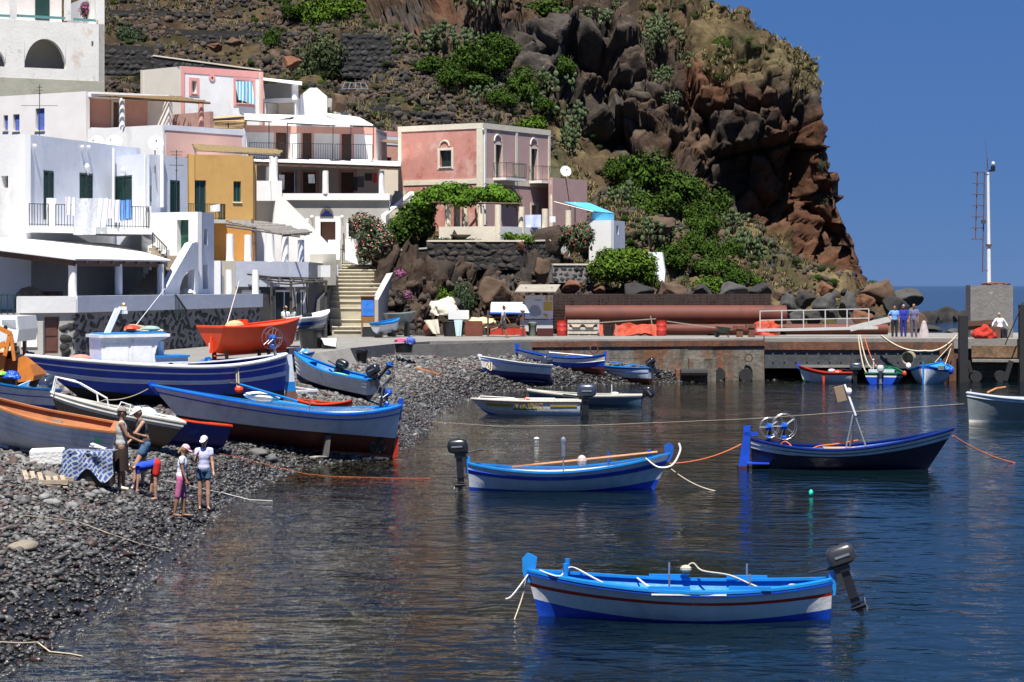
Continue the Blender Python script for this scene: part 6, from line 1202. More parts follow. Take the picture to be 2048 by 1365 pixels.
# -- 19 small blue boat behind the big blue one
S = P(352, 764, 76); b = boat('little_blue_boat', 'little light blue boat with red bottom half hidden behind the blue fishing boat', S, P(410, 762, 76.8), 1.3, .5, ts=.1, sb=.2, ss=.12, rb=.2, kb=.1, bands=[('hull_bottom', B_dred, 0, .75), ('white_band', B_white, .75, .9), ('sheer_band', B_lblue, .9, 1)], gun=B_lblue, inner=B_lblue, thw=(.4,), stem=(.12, B_lblue))
# -- 20 white motorboat with rails, number on its side
S, Bw = bz(on_beach(318, 905)), bz(on_beach(112, 868))
b = boat('white_motorboat', 'old white motorboat with tubular bow rails behind the two standing women', S, Bw, 1.65, .78, ts=.85, tm=.35, sb=.1, ss=.0, rb=.4, rs=.35, kb=.3, bil=.3, bands=[('hull_bottom', B_tan, 0, .78), ('topsides', B_cream, .78, 1)], gun=B_cream, inner=B_cream, fl=.25, decks=((.62, .985, B_cream), (.0, .2, B_cream)), strakes=((.9, .03, B_cream),), gw=.16, roll=-.05)  # tan lower band: brown reflection on the hull put into its colour
t = b['t']; a = b['pt']; lettering(b, '101 ///', .3, .45, .52, 1, M_mot); MB().ell((.55, .35, .75), .3, .2, .25, 9, 6).build('motor_cover', B_pale, t, True)
for sd in (1, -1):
    q0, q1 = a(.6, 1), a(.97, 1); MB().tube([(q0[0], sd*(q0[1]-.08), q0[2]), (q0[0]+.1, sd*(q0[1]-.08), q0[2]+.25), (q1[0]-.5, sd*(q1[1]+.25), q1[2]+.4), (q1[0]+.05, sd*.12, q1[2]+.42), (q1[0]+.05, sd*.12, q1[2])], .022, 6).build('bow_rail', M_pipe, t, True)
q0 = a(.42, 1); MB().tube([(q0[0], q0[1]-.08, q0[2]), (q0[0], q0[1]-.08, q0[2]+.2), (q0[0]+.25, q0[1]-.08, q0[2]+.24), (q0[0]+.32, q0[1]-.08, q0[2])], .02, 6).build('grab_rail', M_pipe, t, True)
# -- 21 orange and white rowing boat
S, Bw = bz(on_beach(216, 938)), bz(on_beach(-40, 893)); Bw = S+(Bw-S)*1.1
b = boat('orange_boat', 'white clinker boat with orange interior at the left edge of the beach', S, Bw, 1.6, .80, ts=.8, tm=.4, sb=.25, ss=.02, rb=.3, kb=.2, bil=.34, bands=[('hull_bottom', B_white, 0, .45), ('topsides', B_white, .45, 1)], gun=B_orange, inner=B_orange, fl=.25, decks=((.9, .985, B_orange),), thw=(.42,), thm=M_gwood, strakes=((.84, .014, B_pale), (.68, .014, B_pale), (.52, .014, B_pale)), gw=.12, roll=-.10)
MB().box(.2, .32, .795, .805, .55, .68).build('green_patch', B_green, b['t'], True)
# -- 22 blue white boat at the left edge
S, Bw = bz(on_beach(88, 840)), bz(on_beach(-70, 832))
b = boat('left_edge_boat', 'white and blue boat with a dark tilted motor cut by the left edge', S, Bw, 1.5, .72, ts=.75, sb=.2, ss=.0, rb=.3, kb=.1, bands=[('hull_bottom', B_blue, 0, .42), ('topsides', B_pale, .42, .95), ('sheer_band', B_lblue, .95, 1)], gun=B_lblue, inner=B_sky, fl=.25, decks=((.0, .15, B_pale),), strakes=((.72, .015, B_blue),))
outboard(b, M_moth, M_mot, 1.0, -.5, 0, x=-.15, dz=-.02); MB().slab([(.4, -.3, .75), (1.0, -.2, .74), (.8, .2, .95)], (0, 0, .02)).build('white_sheet', B_white, b['t'], True)
# -- 23 red lined blue dinghy
S, Bw = bz(on_beach(434, 906)), bz(on_beach(312, 893))
b = boat('red_lined_dinghy', 'navy dinghy with bright red interior behind the girls on the shingle', S, Bw+V((-.3, .6, 0)), 1.35, .62, ts=.85, tm=.35, sb=.1, ss=.02, rb=.2, kb=.15, bil=.24, bands=[('hull_bottom', B_nblue, 0, .5), ('topsides', B_nblue, .5, .96), ('sheer_band', B_orred, .96, 1)], gun=B_orred, inner=B_orred, fl=.2, thw=(.4,), gw=.1)
# -- 24 pieces of two more boats seen past the big white boat
S = P(700, 838, 74); b = boat('red_boat_hull', 'low orange red boat showing behind the stern of the big white boat', S, P(596, 836, 74.5), 1.2, .48, ts=.15, sb=.15, ss=.1, rb=.25, kb=.1, bands=[('hull_bottom', B_red, 0, .5), ('topsides', B_red, .5, 1)], gun=B_orred, inner=B_red, thw=(.5,))
S = P(612, 812, 78); b = boat('white_tender', 'small white tender stern seen beside the big upright rudder', S, S+V((-1.5, 1.6, .1)), 1.1, .5, ts=.85, sb=.1, ss=0, rb=.1, kb=.1, bil=.25, bands=[('hull_bottom', B_pale, 0, .5), ('topsides', B_white, .5, 1)], gun=B_white, inner=B_cream, thw=(.4,)); MB().box(-.02, -.01, -.3, .3, .25, .4).build('name_plate', B_red, b['t'], True)
# -- 25-27 small boats along the back of the quay
S = v3(W(752, 121), Q+.25); b = boat('blue_topped_tender', 'tiny white tender with blue cover beside the stairway', S, S+V((1.1, 1.3, .12)), 1.0, .52, ts=.8, sb=.12, ss=0, rb=.2, kb=.1, bands=[('hull_bottom', B_pale, 0, .85), ('sheer_band', B_lblue, .85, 1)], gun=B_lblue, inner=B_lblue, decks=((.05, .98, B_lblue),)); MB().box(.2, .25, -.3, .3, -.3, .05).box(1.2, 1.25, -.3, .3, -.3, .05).build('trestle', M_gwood, b['t'], True)
S = v3(W(774, 123.5), Q+.75); b = boat('grey_dinghy', 'grey dinghy raised on a dark trailer behind the tiny tender', S, S+V((1.4, .5, .02)), 1.0, .5, ts=.8, sb=.1, ss=0, rb=.2, kb=.1, bands=[('hull_bottom', B_grey, 0, .5), ('topsides', B_grey, .5, 1)], gun=B_grey, inner=B_cream); MB().box(.2, .3, -.4, .4, -.75, .0).box(1.1, 1.2, -.4, .4, -.75, .0).build('trailer', M_iron, b['t'], True)
S = v3(W(982, 124), 4.05); b = boat('upturned_boat', 'white boat stored upside down on a rack beside the map board', S, S+V((1.95, .1, 0)), 1.1, .55, ts=.75, sb=.05, ss=0, rb=.25, kb=.15, bil=.3, bands=[('hull_bottom', B_white, 0, .6), ('topsides', B_white, .6, .9), ('sheer_band', B_mblue, .9, 1)], gun=B_mblue, inner=B_white)
b['t'].matrix_world = frame_of(S, S+V((1.95, .1, 0)), math.pi)
# -- 17 jet ski
S = V((P(556, 715, 88).x, 88, float(beach_z(P(556, 715, 88).x, 88))+.12)); b = boat('jet_ski', 'white and blue jet ski with open seat on the pebbles', S, S+V((1.25, -.7, .02)), .95, .5, ts=.7, sb=.14, ss=.05, rb=.35, kb=.2, bil=.35, bands=[('hull_bottom', B_navy, 0, .35), ('topsides', B_cream, .35, .85), ('blue_band', B_mblue, .85, 1)], gun=B_mblue, inner=B_white, decks=((.05, .98, B_white),), keel=False, cat='jet ski')
t = b['t']; MB().obox((.1, -.18, .5), (.7, 0, .05), (0, .36, 0), (-.05, 0, .28)).build('seat', B_navy, t, True); MB().slab([(.75, -.3, .52), (1.25, -.2, .6), (.9, -.2, .85), (.7, -.25, .8)], (0, .5, 0)).build('hood', B_white, t, True); MB().bar((.75, -.4, .88), (.75, .4, .88), .05).build('handlebar', M_mot, t, True); MB().bar((.95, -.31, .7), (1.25, -.25, .62), .05, .1).build('yellow_flash', B_yel, t, True); MB().slab([(1.1, -.15, .66), (1.4, -.1, .66), (1.3, .15, .8)], (0, .05, .02)).build('towel', B_sky, t, True)
# ================================================================ people
SK = mat('skin', (.42, .235, .155), .55, .08, 8); SKd = mat('tanned_skin', (.27, .135, .08), .55, .1, 8); SKp = mat('pale_skin', (.50, .29, .20), .55, .08, 8)
def fab(n, c): return mat('cloth_'+n, c, .92, .12, 14, .3, 40)
TMP = bpy.data.scenes.new('workbench')
def blob(shapes, vox, name):
    mb = MB()
    for s in shapes:
        if s[0] == 'e': mb.ell(s[1], *s[2], 12, 9, s[3] if len(s) > 3 else None)
        else:
            a, b = V(s[1]), V(s[2]); ra, rb = s[3], s[4]; mb.tube([a, b], [ra, rb], 10); mb.ell(a, ra, ra, ra, 10, 7); mb.ell(b, rb, rb, rb, 10, 7)
    me = mb.mesh(name); o = bpy.data.objects.new('tmp', me); TMP.collection.objects.link(o); md = o.modifiers.new('r', 'REMESH'); md.mode = 'VOXEL'; md.voxel_size = vox; md.use_smooth_shade = True
    sm = o.modifiers.new('s', 'SMOOTH'); sm.factor = .5; sm.iterations = 2
    TMP.view_layers[0].update(); dg = TMP.view_layers[0].depsgraph; me2 = bpy.data.meshes.new_from_object(o.evaluated_get(dg)); bpy.data.objects.remove(o); bpy.data.meshes.remove(me)
    me2.polygons.foreach_set('use_smooth', np.ones(len(me2.polygons), bool)); return me2
def person(label, loc, face, h, skin, top=None, bottom=None, lean=0., legs=((0, 0), (0, 0)), arms=((.05, .12, .15), (.05, .12, .15)), hat=None, hair=None, sleeve=.5, bot='shorts', botlen=.45, head=(0., 0.), vox=.013, shoes=None, long_hair=False, sit=None, width=1., toplen=.0, turn=0.):
    s = h/1.75; t = thing('person', label, 'person', loc, None, face); D = lambda p, y=0.: V((math.sin(p), y, -math.cos(p)))
    hip = V((0, 0, 0)); J = {}; zmin = 9
    for i, sd in ((0, 1), (1, -1)):
        th, kn = legs[i]; a = V((0, .095*s*width*sd, 0)); k = a+D(th)*.44*s+V((0, .01*sd, 0)); an = k+D(th-kn)*.43*s; J[i] = (a, k, an); zmin = min(zmin, an.z)
    up = V((0, 0, -zmin+.075*s)) if sit is None else V((0, 0, sit)); 
    for i in (0, 1): J[i] = tuple(q+up for q in J[i])
    hp = up; tx = V((math.sin(lean), 0, math.cos(lean))); ch = hp+tx*.36*s; sh = hp+tx*.50*s; nk = hp+tx*.60*s; hd = nk+(tx+V((math.sin(head[0])*.6, 0, 0))).normalized()*.135*s
    body = []; cl = []; 
    for i in (0, 1):
        a, k, an = J[i]; body += [('c', a, k, .085*s*width, .058*s), ('c', k, k.lerp(an, .35), .056*s, .058*s), ('c', k.lerp(an, .35), an, .056*s, .036*s)]
        heel = an-V((.02*s, 0, .045*s)); toe = an+V((.17*s, .015*(1 if i == 0 else -1), -.055*s)); body += [('c', heel, toe, .034*s, .026*s)]
        if shoes: sm_ = MB().tube([heel-V((.03, 0, 0)), an+V((.04*s, 0, -.03*s)), toe+V((.03, 0, 0))], [.042*s, .05*s, .034*s], 8).build('shoe', shoes, t, True)
    Rl = MX.Rotation(lean, 3, 'Y')
    body += [('e', hp+tx*.03*s, (.11*s, .155*s*width, .13*s), Rl), ('e', hp+tx*.2*s, (.10*s, .13*s*width, .16*s), Rl), ('e', ch, (.115*s, .16*s*width, .19*s), Rl), ('c', sh+V((0, .13*s*width, 0)), sh-V((0, .13*s*width, 0)), .065*s, .065*s), ('c', sh, nk+tx*.03*s, .06*s, .05*s)]
    Rh = MX.Rotation(head[1], 3, 'Z') @ MX.Rotation(lean*.6+head[0], 3, 'Y'); hv = lambda x, y, z: hd+Rh @ (V((x, y, z))*s)
    body += [('e', hd, (.095*s, .076*s, .118*s), Rh), ('e', hv(.035, 0, -.065), (.06*s, .055*s, .06*s), Rh), ('c', hv(.092, 0, .0), hv(.112, 0, -.03), .012*s, .016*s), ('e', hv(0, .078, -.01), (.02*s, .012*s, .03*s), Rh), ('e', hv(0, -.078, -.01), (.02*s, .012*s, .03*s), Rh)]
    A = {}
    for i, sd in ((0, 1), (1, -1)):
        pi_, ab, el = arms[i]; so_ = sh+V((0, .185*s*width*sd, 0)); ud = (D(pi_)+V((0, sd*math.sin(ab), 0))).normalized(); eb = so_+ud*.29*s; fd = (D(pi_+el)+V((0, sd*math.sin(ab)*(.5 if el < .6 else -.5), 0))).normalized(); wr = eb+fd*.25*s; A[i] = (so_, eb, wr, fd)
        body += [('c', so_, eb, .05*s, .04*s), ('c', eb, wr, .04*s, .027*s)]
        pm = wr+fd*.05*s; sdv = fd.cross(V((0, 1, 0))); sdv = V((1, 0, 0)) if sdv.length < .2 else sdv.normalized(); body.append(('c', wr, wr+fd*.08*s, .026*s, .036*s))
        for f in range(4):
            b0 = wr+fd*.085*s+sdv*(f-1.5)*.02*s; ln = (.055, .07, .066, .05)[f]*s; m_ = b0+fd*ln*.6; body += [('c', b0, m_, .0105*s, .0100*s), ('c', m_, m_+(fd+V((0, -sd*.5, 0))).normalized()*ln*.6, .0100*s, .009*s)]
        b0 = wr+fd*.03*s-sdv*.03*s; body.append(('c', b0, b0+(fd*.7-sdv*.7)*.06*s, .012*s, .0105*s))
    link('body', blob(body, vox, 'body'), t, skin)
    for y in (.032, -.032): MB().ell(hv(.088, y, .012), .012*s, .015*s, .009*s, 8, 5).build('eye', M_mot, t, True)
    MB().ell(hv(.098, 0, -.062), .008*s, .026*s, .007*s, 8, 5).build('mouth', mat('lips', (.30, .09, .08), .5, .1), t, True)
    g = .016*s
    if top:
        q = [('e', hp+tx*(.08-toplen)*s, (.12*s+g, .155*s*width+g, (.14+toplen*.6)*s), Rl), ('e', hp+tx*.2*s, (.108*s+g, .138*s*width+g, .17*s), Rl), ('e', ch, (.115*s+g, .16*s*width+g, .19*s+g), Rl), ('c', sh+V((0, .12*s*width, 0)), sh-V((0, .12*s*width, 0)), .066*s+g*.7, .066*s+g*.7)]
        if sleeve > 0:
            for i in (0, 1):
                so_, eb, wr, fd = A[i]
                if sleeve <= 1: q.append(('c', so_, so_.lerp(eb, sleeve), .05*s+g*1.3, .046*s+g*1.3))
                else: q += [('c', so_, eb, .05*s+g*1.2, .042*s+g*1.1), ('c', eb, eb.lerp(wr, sleeve-1), .042*s+g*1.1, .034*s+g)]
        link('shirt', blob(q, vox*1.5, 'shirt'), t, top)
    if bottom:
        if bot == 'skirt':
            rows = []; n_ = 20
            for z, r in ((.06, .13), (-.05, .165), (-.25, .18), (-.45, .19), (-.52, .195)):
                rows.append([hp+V((r*s*.85*math.cos(a)*(1+.06*math.sin(a*6+z*5)), r*s*1.08*math.sin(a), z*s)) for a in np.linspace(0, 2*math.pi, n_+1)])
            shade_auto(MB().grid(rows).build('skirt', bottom, t, True), 60)
        else:
            q = [('e', hp+tx*.02*s, (.115*s+g, .158*s*width+g, .12*s+g*.5), Rl)]
            for i in (0, 1):
                a, k, an = J[i]
                if botlen <= 1: q.append(('c', a, a.lerp(k, botlen), .088*s*width+g*1.2, (.088-.02*botlen)*s*width+g*1.5))
                else: q += [('c', a, k, .088*s*width+g*1.2, .062*s+g*1.3), ('c', k, k.lerp(an, botlen-1), .062*s+g*1.3, .045*s+g*1.4)]
            link('trousers' if botlen > 1 else 'shorts', blob(q, vox*1.5, 'shorts'), t, bottom)
    if hair:
        q = [('e', hv(-.022, 0, .03), (.092*s, .085*s, .105*s), Rh)]
        if long_hair: q += [('c', hv(-.08, 0, .02), hv(-.11, 0, -.16), .045*s, .03*s)]
        else: q += [('e', hv(-.05, 0, -.03), (.055*s, .074*s, .07*s), Rh)]
        link('hair', blob(q, .014, 'hair'), t, hair)
    if hat:
        mb = MB(); rows = []
        for k in range(6):
            a = math.pi/2*k/5; rows.append([hv(-.008+.112*math.cos(a)*math.cos(b), .093*math.cos(a)*math.sin(b), .045+.092*math.sin(a)) for b in np.linspace(0, 2*math.pi, 19)])
        mb.grid(rows); hb_ = [hv(.085+.10*math.cos(b), .078*math.sin(b), .045-.012*math.cos(b)) for b in np.linspace(-1.7, 1.7, 11)]; mb.slab(hb_, Rh @ V((0, 0, .008))); shade_auto(mb.build('cap', hat, t, True), 60)
    return t
W_CAP = fab('white_cap', (.72, .72, .70)); JEAN = fab('denim', (.05, .11, .20))
HB = mat('dark_hair', (.012, .009, .007), .6, .2); HG_ = mat('blond_hair', (.38, .26, .12), .6, .2); HBr = mat('brown_hair', (.09, .05, .03), .6, .2); HGr = mat('grey_hair', (.3, .29, .28), .6, .2)
def bp_(x, y): p = on_beach(x, y); p.z += .03; return p
person('woman in grey cap, grey vest and brown skirt reaching out her hand', bp_(243, 983), rad(10), 1.68, SKd, fab('grey_vest', (.42, .40, .36)), fab('brown_skirt', (.025, .014, .010)), arms=((.75, .1, .55), (.45, .05, .7)), legs=((.05, 0), (-.05, .02)), hat=fab('taupe_cap', (.24, .20, .18)), hair=HB, sleeve=0, bot='skirt', head=(.15, .1), shoes=fab('cream_sandal', (.6, .5, .38)), vox=.012)
person('person in white cap, charcoal vest and denim shorts facing the woman in the skirt', bp_(290, 978), rad(205), 1.72, SK, fab('charcoal_vest', (.05, .05, .05)), JEAN, lean=.2, arms=((.65, .05, .9), (.1, .15, .75)), legs=((.5, .35), (.05, .05)), hat=W_CAP, hair=HG_, sleeve=0, botlen=.45, head=(.35, .2), shoes=fab('dark_shoe', (.05, .03, .07)), vox=.012)
person('child in blue shirt and red shorts bending down to the pebbles', bp_(314, 1002), rad(190), 1.42, SK, fab('royal_blue', (.012, .06, .50)), fab('red_shorts', (.48, .015, .012)), lean=1.75, arms=((-1.0+1.0, .1, .1), (.1, .1, .1)), legs=((.1, .12), (.28, .2)), hat=W_CAP, hair=HBr, sleeve=.4, botlen=.6, vox=.012)
person('girl in pink cap, white top and pink shorts at the water edge', bp_(362, 1036), rad(-5), 1.46, SKd, fab('white_top', (.70, .70, .75)), fab('pink_shorts', (.45, .12, .25)), lean=.1, arms=((.1, .05, .1), (.12, .05, .25)), legs=((.08, .05), (-.14, .05)), hat=fab('pink_cap', (.72, .40, .45)), hair=HG_, sleeve=.3, botlen=1.0, head=(.5, -.1), long_hair=True, vox=.012, width=.85)
person('girl in white cap and lilac shirt with hand raised to her chest', bp_(408, 1021), rad(-75), 1.56, SK, fab('lilac_shirt', (.50, .51, .72)), JEAN, arms=((.2, .1, .25), (.25, .18, 2.1)), legs=((.04, 0), (-.05, .02)), hat=fab('speckled_cap', (.66, .62, .64)), hair=HBr, sleeve=.35, botlen=.38, head=(.35, -.5), vox=.012, width=.9)
rp = lambda x, d: v3(W(x, d), Q+.008)
person('man in white shirt and tan cap standing with his back turned on the slip', rp(571, 113.6), rad(65), 1.72, SK, fab('white_tee', (.74, .74, .74)), fab('khaki_shorts', (.22, .19, .13)), arms=((.1, .12, .35), (.25, .2, .7)), hat=fab('tan_cap', (.5, .38, .2)), hair=HBr, sleeve=.55, botlen=.95, vox=.02)
person('man in pale green shirt and black shorts talking on the slip', rp(588, 113.2), rad(200), 1.72, SKd, fab('pale_green', (.32, .42, .36)), fab('black_shorts', (.012, .012, .012)), arms=((.3, .1, .9), (.5, .1, 1.0)), hair=HB, sleeve=.55, botlen=1.0, vox=.02)
person('barefoot walker in a loose lilac shirt striding along the quay', rp(1006, 121), rad(0), 1.72, SKd, fab('loose_lilac', (.50, .47, .56)), fab('dark_shorts', (.04, .035, .05)), lean=.08, arms=((.35, .08, .3), (-.35, .08, .2)), legs=((-.55, .75), (.3, .1)), hair=HB, sleeve=.7, botlen=.9, vox=.02, toplen=.1)
person('man in light blue shirt with hand on hip, left of the three on the stage', rp(1789, 122), rad(-80), 1.68, SKd, fab('light_blue', (.15, .33, .68)), fab('black_trousers', (.015, .017, .03)), arms=((.05, .1, .2), (-.15, .75, .9)), hair=HB, sleeve=.6, botlen=2, vox=.02, width=1.1)
person('man in dark blue overalls, middle of the three on the stage', rp(1807, 122.4), rad(-100), 1.72, SKd, fab('overall_blue', (.02, .03, .30)), fab('overall_legs', (.018, .025, .22)), arms=((.1, .1, .2), (.15, .1, .5)), hair=HGr, sleeve=1.6, botlen=2, vox=.02, head=(.3, 0))
person('man in slate blue shirt looking down, right of the three on the stage', rp(1828, 122), rad(-115), 1.75, SKd, fab('slate_shirt', (.13, .13, .25)), fab('grey_trousers', (.12, .10, .13)), arms=((.1, .12, .25), (.1, .12, .3)), hair=SKd, sleeve=.7, botlen=2, vox=.02, head=(.45, .2), width=1.1)
sp = v3(W(2000, 119.6), Q+.012); person('man in open white shirt sitting against the concrete block', sp, rad(-70), 1.72, SKd, fab('open_white_shirt', (.74, .74, .78)), fab('seat_trousers', (.015, .015, .022)), lean=-.1, arms=((.1, .9, .3), (.1, 1.2, .1)), legs=((1.4, 1.4), (1.45, 1.4)), hair=HGr, sleeve=1.7, botlen=2, sit=.52, vox=.02, width=1.1)
MB().cbox(sp+V((-.1, .1, .2)), .6, .5, .42, rad(-70)).solo('crate_seat', 'dark crate the man in the white shirt sits on', 'crate', M_mot)

# ================================================================ things along the quay
M_dkm = mat('dark_rebar', (.060, .028, .022), .85, .35, 3, .4, 10); M_ppipe = mat('rust_primer_pipe', (.22, .048, .024), .7, .16, .8, .1, 4, stain=[((.075, .018, .011), .52), ((.05, .02, .012), .62)], st_sc=.7)
a, b = P(1130, 637, 127.6), P(1572, 641, 127.6); R_ = .54; a.z = b.z = Q+.62+R_
o = MB(); o.tube([a, b], R_, 28, False); o.tube([a, b], R_-.03, 28, False)
pp = shade_auto(o.solo('steel_pipe', 'long rust red steel pipe lying along the back of the quay', 'pipe', M_ppipe), 60)
for x, w_ in ((1160, 'leftmost'), (1290, 'second'), (1420, 'third'), (1550, 'rightmost')): c = W(x, 127.6); MB().box(c.x-.2, c.x+.2, c.y-.7, c.y+.7, Q, Q+.62).solo('timber_bearer', w_+' timber bearer from the left under the long rust red pipe', 'bearer', M_tim, 'bearers under the pipe')
for k, (x0, x1, z, dd) in enumerate(((1332, 1500, .35, 126.5), (1440, 1775, .32, 128.8))):
    o = MB(); c0, c1 = v3(W(x0, dd), Q+z), v3(W(x1, dd), Q+z); o.tube([c0, c1], .3, 20, False); o.tube([c0, c1], .28, 20, False); o.solo('thin_pipe', ['slimmer rust red pipe in front of the long pipe', 'slimmer rust red pipe reaching behind the gangway rail'][k], 'pipe', M_ppipe)
# stacked reinforcement mesh
t = thing('rebar_stack', 'tall stack of rusty reinforcement mesh behind the long pipe', 'steel stack', v3(W(1320, 131), Q)); rows_ = []
for k in range(23):
    z = Q+.35+k*.088; x0, x1 = 1104+random.uniform(-3, 3), 1542+random.uniform(-4, 4)
    if k < 9: x0 += 3
    mb = MB(); mb.bar(v3(W(x0, 130.2), z), v3(W(x1, 130.2), z), .05, .04); mb.bar(v3(W(x0, 131.6), z+.02), v3(W(x1, 131.6), z+.02), .05, .04); 
    for j in range(14): p = W(random.uniform(x0+2, x1-2), 130.15); mb.bar(v3(p, z+.03), v3(p+V((0, 1.5)), z+.03), .03)
    mb.build('mesh_mat', M_dkm, t)
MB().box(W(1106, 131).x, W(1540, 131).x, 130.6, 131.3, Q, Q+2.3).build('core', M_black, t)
# map board with its little roof
c = P(1078, 640, 126); t = thing('map_board', 'white information board with a map under a small tin roof', 'sign', (c.x, c.y, Q)); X = lambda x: P(x, 0, 126).x; Zt = lambda y: zat(y, 126)
MB().box(X(1050), X(1106), 126, 126.06, Zt(638), Zt(591)).build('panel', M_pipe, t); MB().box(X(1040), X(1106), 126.02, 126.07, Zt(663), Zt(640)).build('lower_panel', mat('grey_sheet', (.45, .47, .49), .6, .1), t)
MB().slab([P(1030, 585, 125.2), P(1112, 585, 125.2), P(1121, 571, 127.4), P(1040, 571, 127.4)], (0, 0, .05)).build('roof', mat('dull_tin', (.30, .27, .22), .7, .15), t)
for x in (1052, 1104): MB().box(X(x)-.04, X(x)+.04, 126.08, 126.16, Q, Zt(575)).build('post', M_gwood, t)
isl = [(1070+12*math.cos(a)*(1+.2*math.sin(3*a)), 622+13*math.sin(a)*(1+.15*math.cos(2*a))) for a in np.linspace(0, 2*math.pi, 16)[:-1]]; MB().slab([P(x, y, 125.985) for x, y in isl], (0, .008, 0)).build('island_map', mat('grey_print', (.42, .42, .44), .7, .2, 9), t)
for x0, y0, x1, y1 in ((1087, 604, 1105, 622), (1091, 592, 1096, 602), (1099, 595, 1105, 602)): MB().slab([P(x, y, 125.986) for x, y in ((x0, y0), (x1, y0), (x1, y1), (x0, y1))], (0, .008, 0)).build('orange_print', mat('orange_print', (.72, .45, .10), .7, .1), t)
MB().slab([P(1092+8*math.cos(a*1.26)*(1 if a % 2 else .5), 631+6*math.sin(a*1.26)*(1 if a % 2 else .5), 125.984) for a in range(5)], (0, .008, 0)).build('orange_print', MATS['orange_print'], t)
for k in range(7): x = 1070+k*2.1; MB().slab([P(x_, y_, 125.983) for x_, y_ in ((x, 599.5), (x+1.4, 599.5), (x+1.4, 602.5), (x, 602.5))], (0, .006, 0)).build('letter', MATS['grey_print'], t)
def lathe_solo(name, label, cat, px, d, prof, m, n=18, z=Q, group=None): return shade_auto(MB().lathe(v3(W(px, d), z), prof, n).solo(name, label, cat, m, group), 40)
M_rbar = mat('red_drum_paint', (.45, .03, .02), .5, .12, 3)
BP = [(.28, 0), (.29, .02), (.28, .3), (.295, .31), (.28, .33), (.28, .58), (.295, .59), (.28, .61), (.28, .86), (.29, .88), (.26, .88), (.26, .85)]
lathe_solo('oil_drum', 'red oil drum standing left of the upright pallet', 'drum', 1124, 125.6, BP, M_rbar); lathe_solo('oil_drum', 'red oil drum standing behind the crossed planks', 'drum', 1323, 125.6, BP, M_rbar)
lathe_solo('litter_bin', 'grey litter bin on a post in front of the map board', 'bin', 1065, 124.6, [(.2, 0), (.22, .55), (.25, .6), (.25, .75), (.15, .8)], mat('bin_grey', (.14, .16, .13), .6, .2))
lathe_solo('black_bucket', 'black bucket in front of the orange netting', 'bucket', 1217, 125.2, [(.26, 0), (.33, .55), (.35, .57), (.3, .57)], M_mot)
# upright pallet with sacks
c = v3(W(1166, 125.4), Q); t = thing('wooden_pallet', 'grey wooden pallet stood on edge beside the red drum', 'pallet', c); hw = P(1197, 0, 125.4).x-c.x
for z, h_ in ((.12, .14), (.36, .14), (.74, .16), (.95, .0)):
    if h_: MB().box(c.x-hw, c.x+hw, 125.3, 125.33, Q+z, Q+z+h_).build('board', mat('pale_pallet_wood', (.48, .44, .38), .9, .2, 6), t)
for k in (-1, -.35, .35, .93): MB().box(c.x+hw*k, c.x+hw*k+.1, 125.335, 125.45, Q, Q+.9).build('block', MATS['pale_pallet_wood'], t)
MB().box(c.x-hw, c.x+hw, 125.46, 125.5, Q+.05, Q+.9).build('back_board', M_gwood, t)
for k in (-.45, .4): MB().slab([(c.x+hw*k-.3, 125.27, Q+.66), (c.x+hw*k+.3, 125.27, Q+.66), (c.x+hw*k+.18, 125.2, Q+.5), (c.x+hw*k-.18, 125.2, Q+.5)], (0, .03, 0)).build('cloth', mat('tan_rag', (.35, .28, .2), .95, .2), t)
# orange safety netting with planks
M_onet = mat('orange_netting', (.72, .075, .02), .7, .25, 5)
def crumple(name, label, pts, m, nx=24, nz=10, amp=.14, cat='netting', th=.02):
    a, b, c_, d_ = [V(p) for p in pts]; n = (b-a).cross(d_-a).normalized(); rows = []
    for j in range(nz):
        r_ = []
        for i in range(nx):
            p = a.lerp(b, i/(nx-1)).lerp(d_.lerp(c_, i/(nx-1)), j/(nz-1)); q = np.array([[p.x, p.y, p.z]]); k = (vnoise(q, .5, 7)[0]*1.4+vnoise(q, .2, 3)[0]*.6)*amp*2; r_.append(p+n*k)
        rows.append(r_)
    return shade_auto(MB().grid(rows, n*th).solo(name, label, cat, m), 50)
crumple('safety_netting', 'orange safety netting slung along the planks on the quay', [P(1232, 650, 126), P(1318, 645, 126), P(1330, 672, 125.4), P(1226, 673, 125.4)], M_onet); crumple('safety_netting', 'strip of orange netting between the pallet and the black bucket', [P(1197, 648, 126), P(1206, 648, 126), P(1206, 672, 125.6), P(1197, 672, 125.6)], M_onet, 6, 8)
M_plk = mat('bleached_plank', (.52, .47, .38), .9, .15, 5)
for x0, y0, x1, y1, lb in ((1194, 646, 1312, 638, 'bleached plank sloping up over the orange netting'), (1301, 632, 1307, 664, 'short upright plank crossing the sloping plank'), (1334, 643, 1430, 656, 'bleached plank sloping down right of the red drum'), (1231, 648, 1233, 672, 'white slat standing against the orange netting')): MB().bar(P(x0, y0, 125), P(x1, y1, 125), .05, .12 if x1-x0 > 20 else .1, (0, 1, 0)).solo('plank', lb, 'plank', M_plk)
def heap(name, label, px, py, d, rx, ry, rz, m, cat, seed=1, sub=4, z=None):
    v, f = ico(sub); w_ = v+.25*vnoise(v+seed, .7, seed+5)[:, None]; v = v*(1+.55*vnoise(w_+seed*3, .5, seed)-.5*np.abs(vnoise(w_+seed, .32, seed+1))+.3*vnoise(w_, .13, seed+2))[:, None]; v[:, 2] = np.maximum(v[:, 2], -.35); v = v*np.array([rx, ry, rz]); c = P(px, py, d)
    if z is not None: c.z = z+.35*rz
    me = np_mesh(name, v, f, m, True); o = link(name, me); o.location = c; ORG[o.name] = c; return tag(o, label, cat)
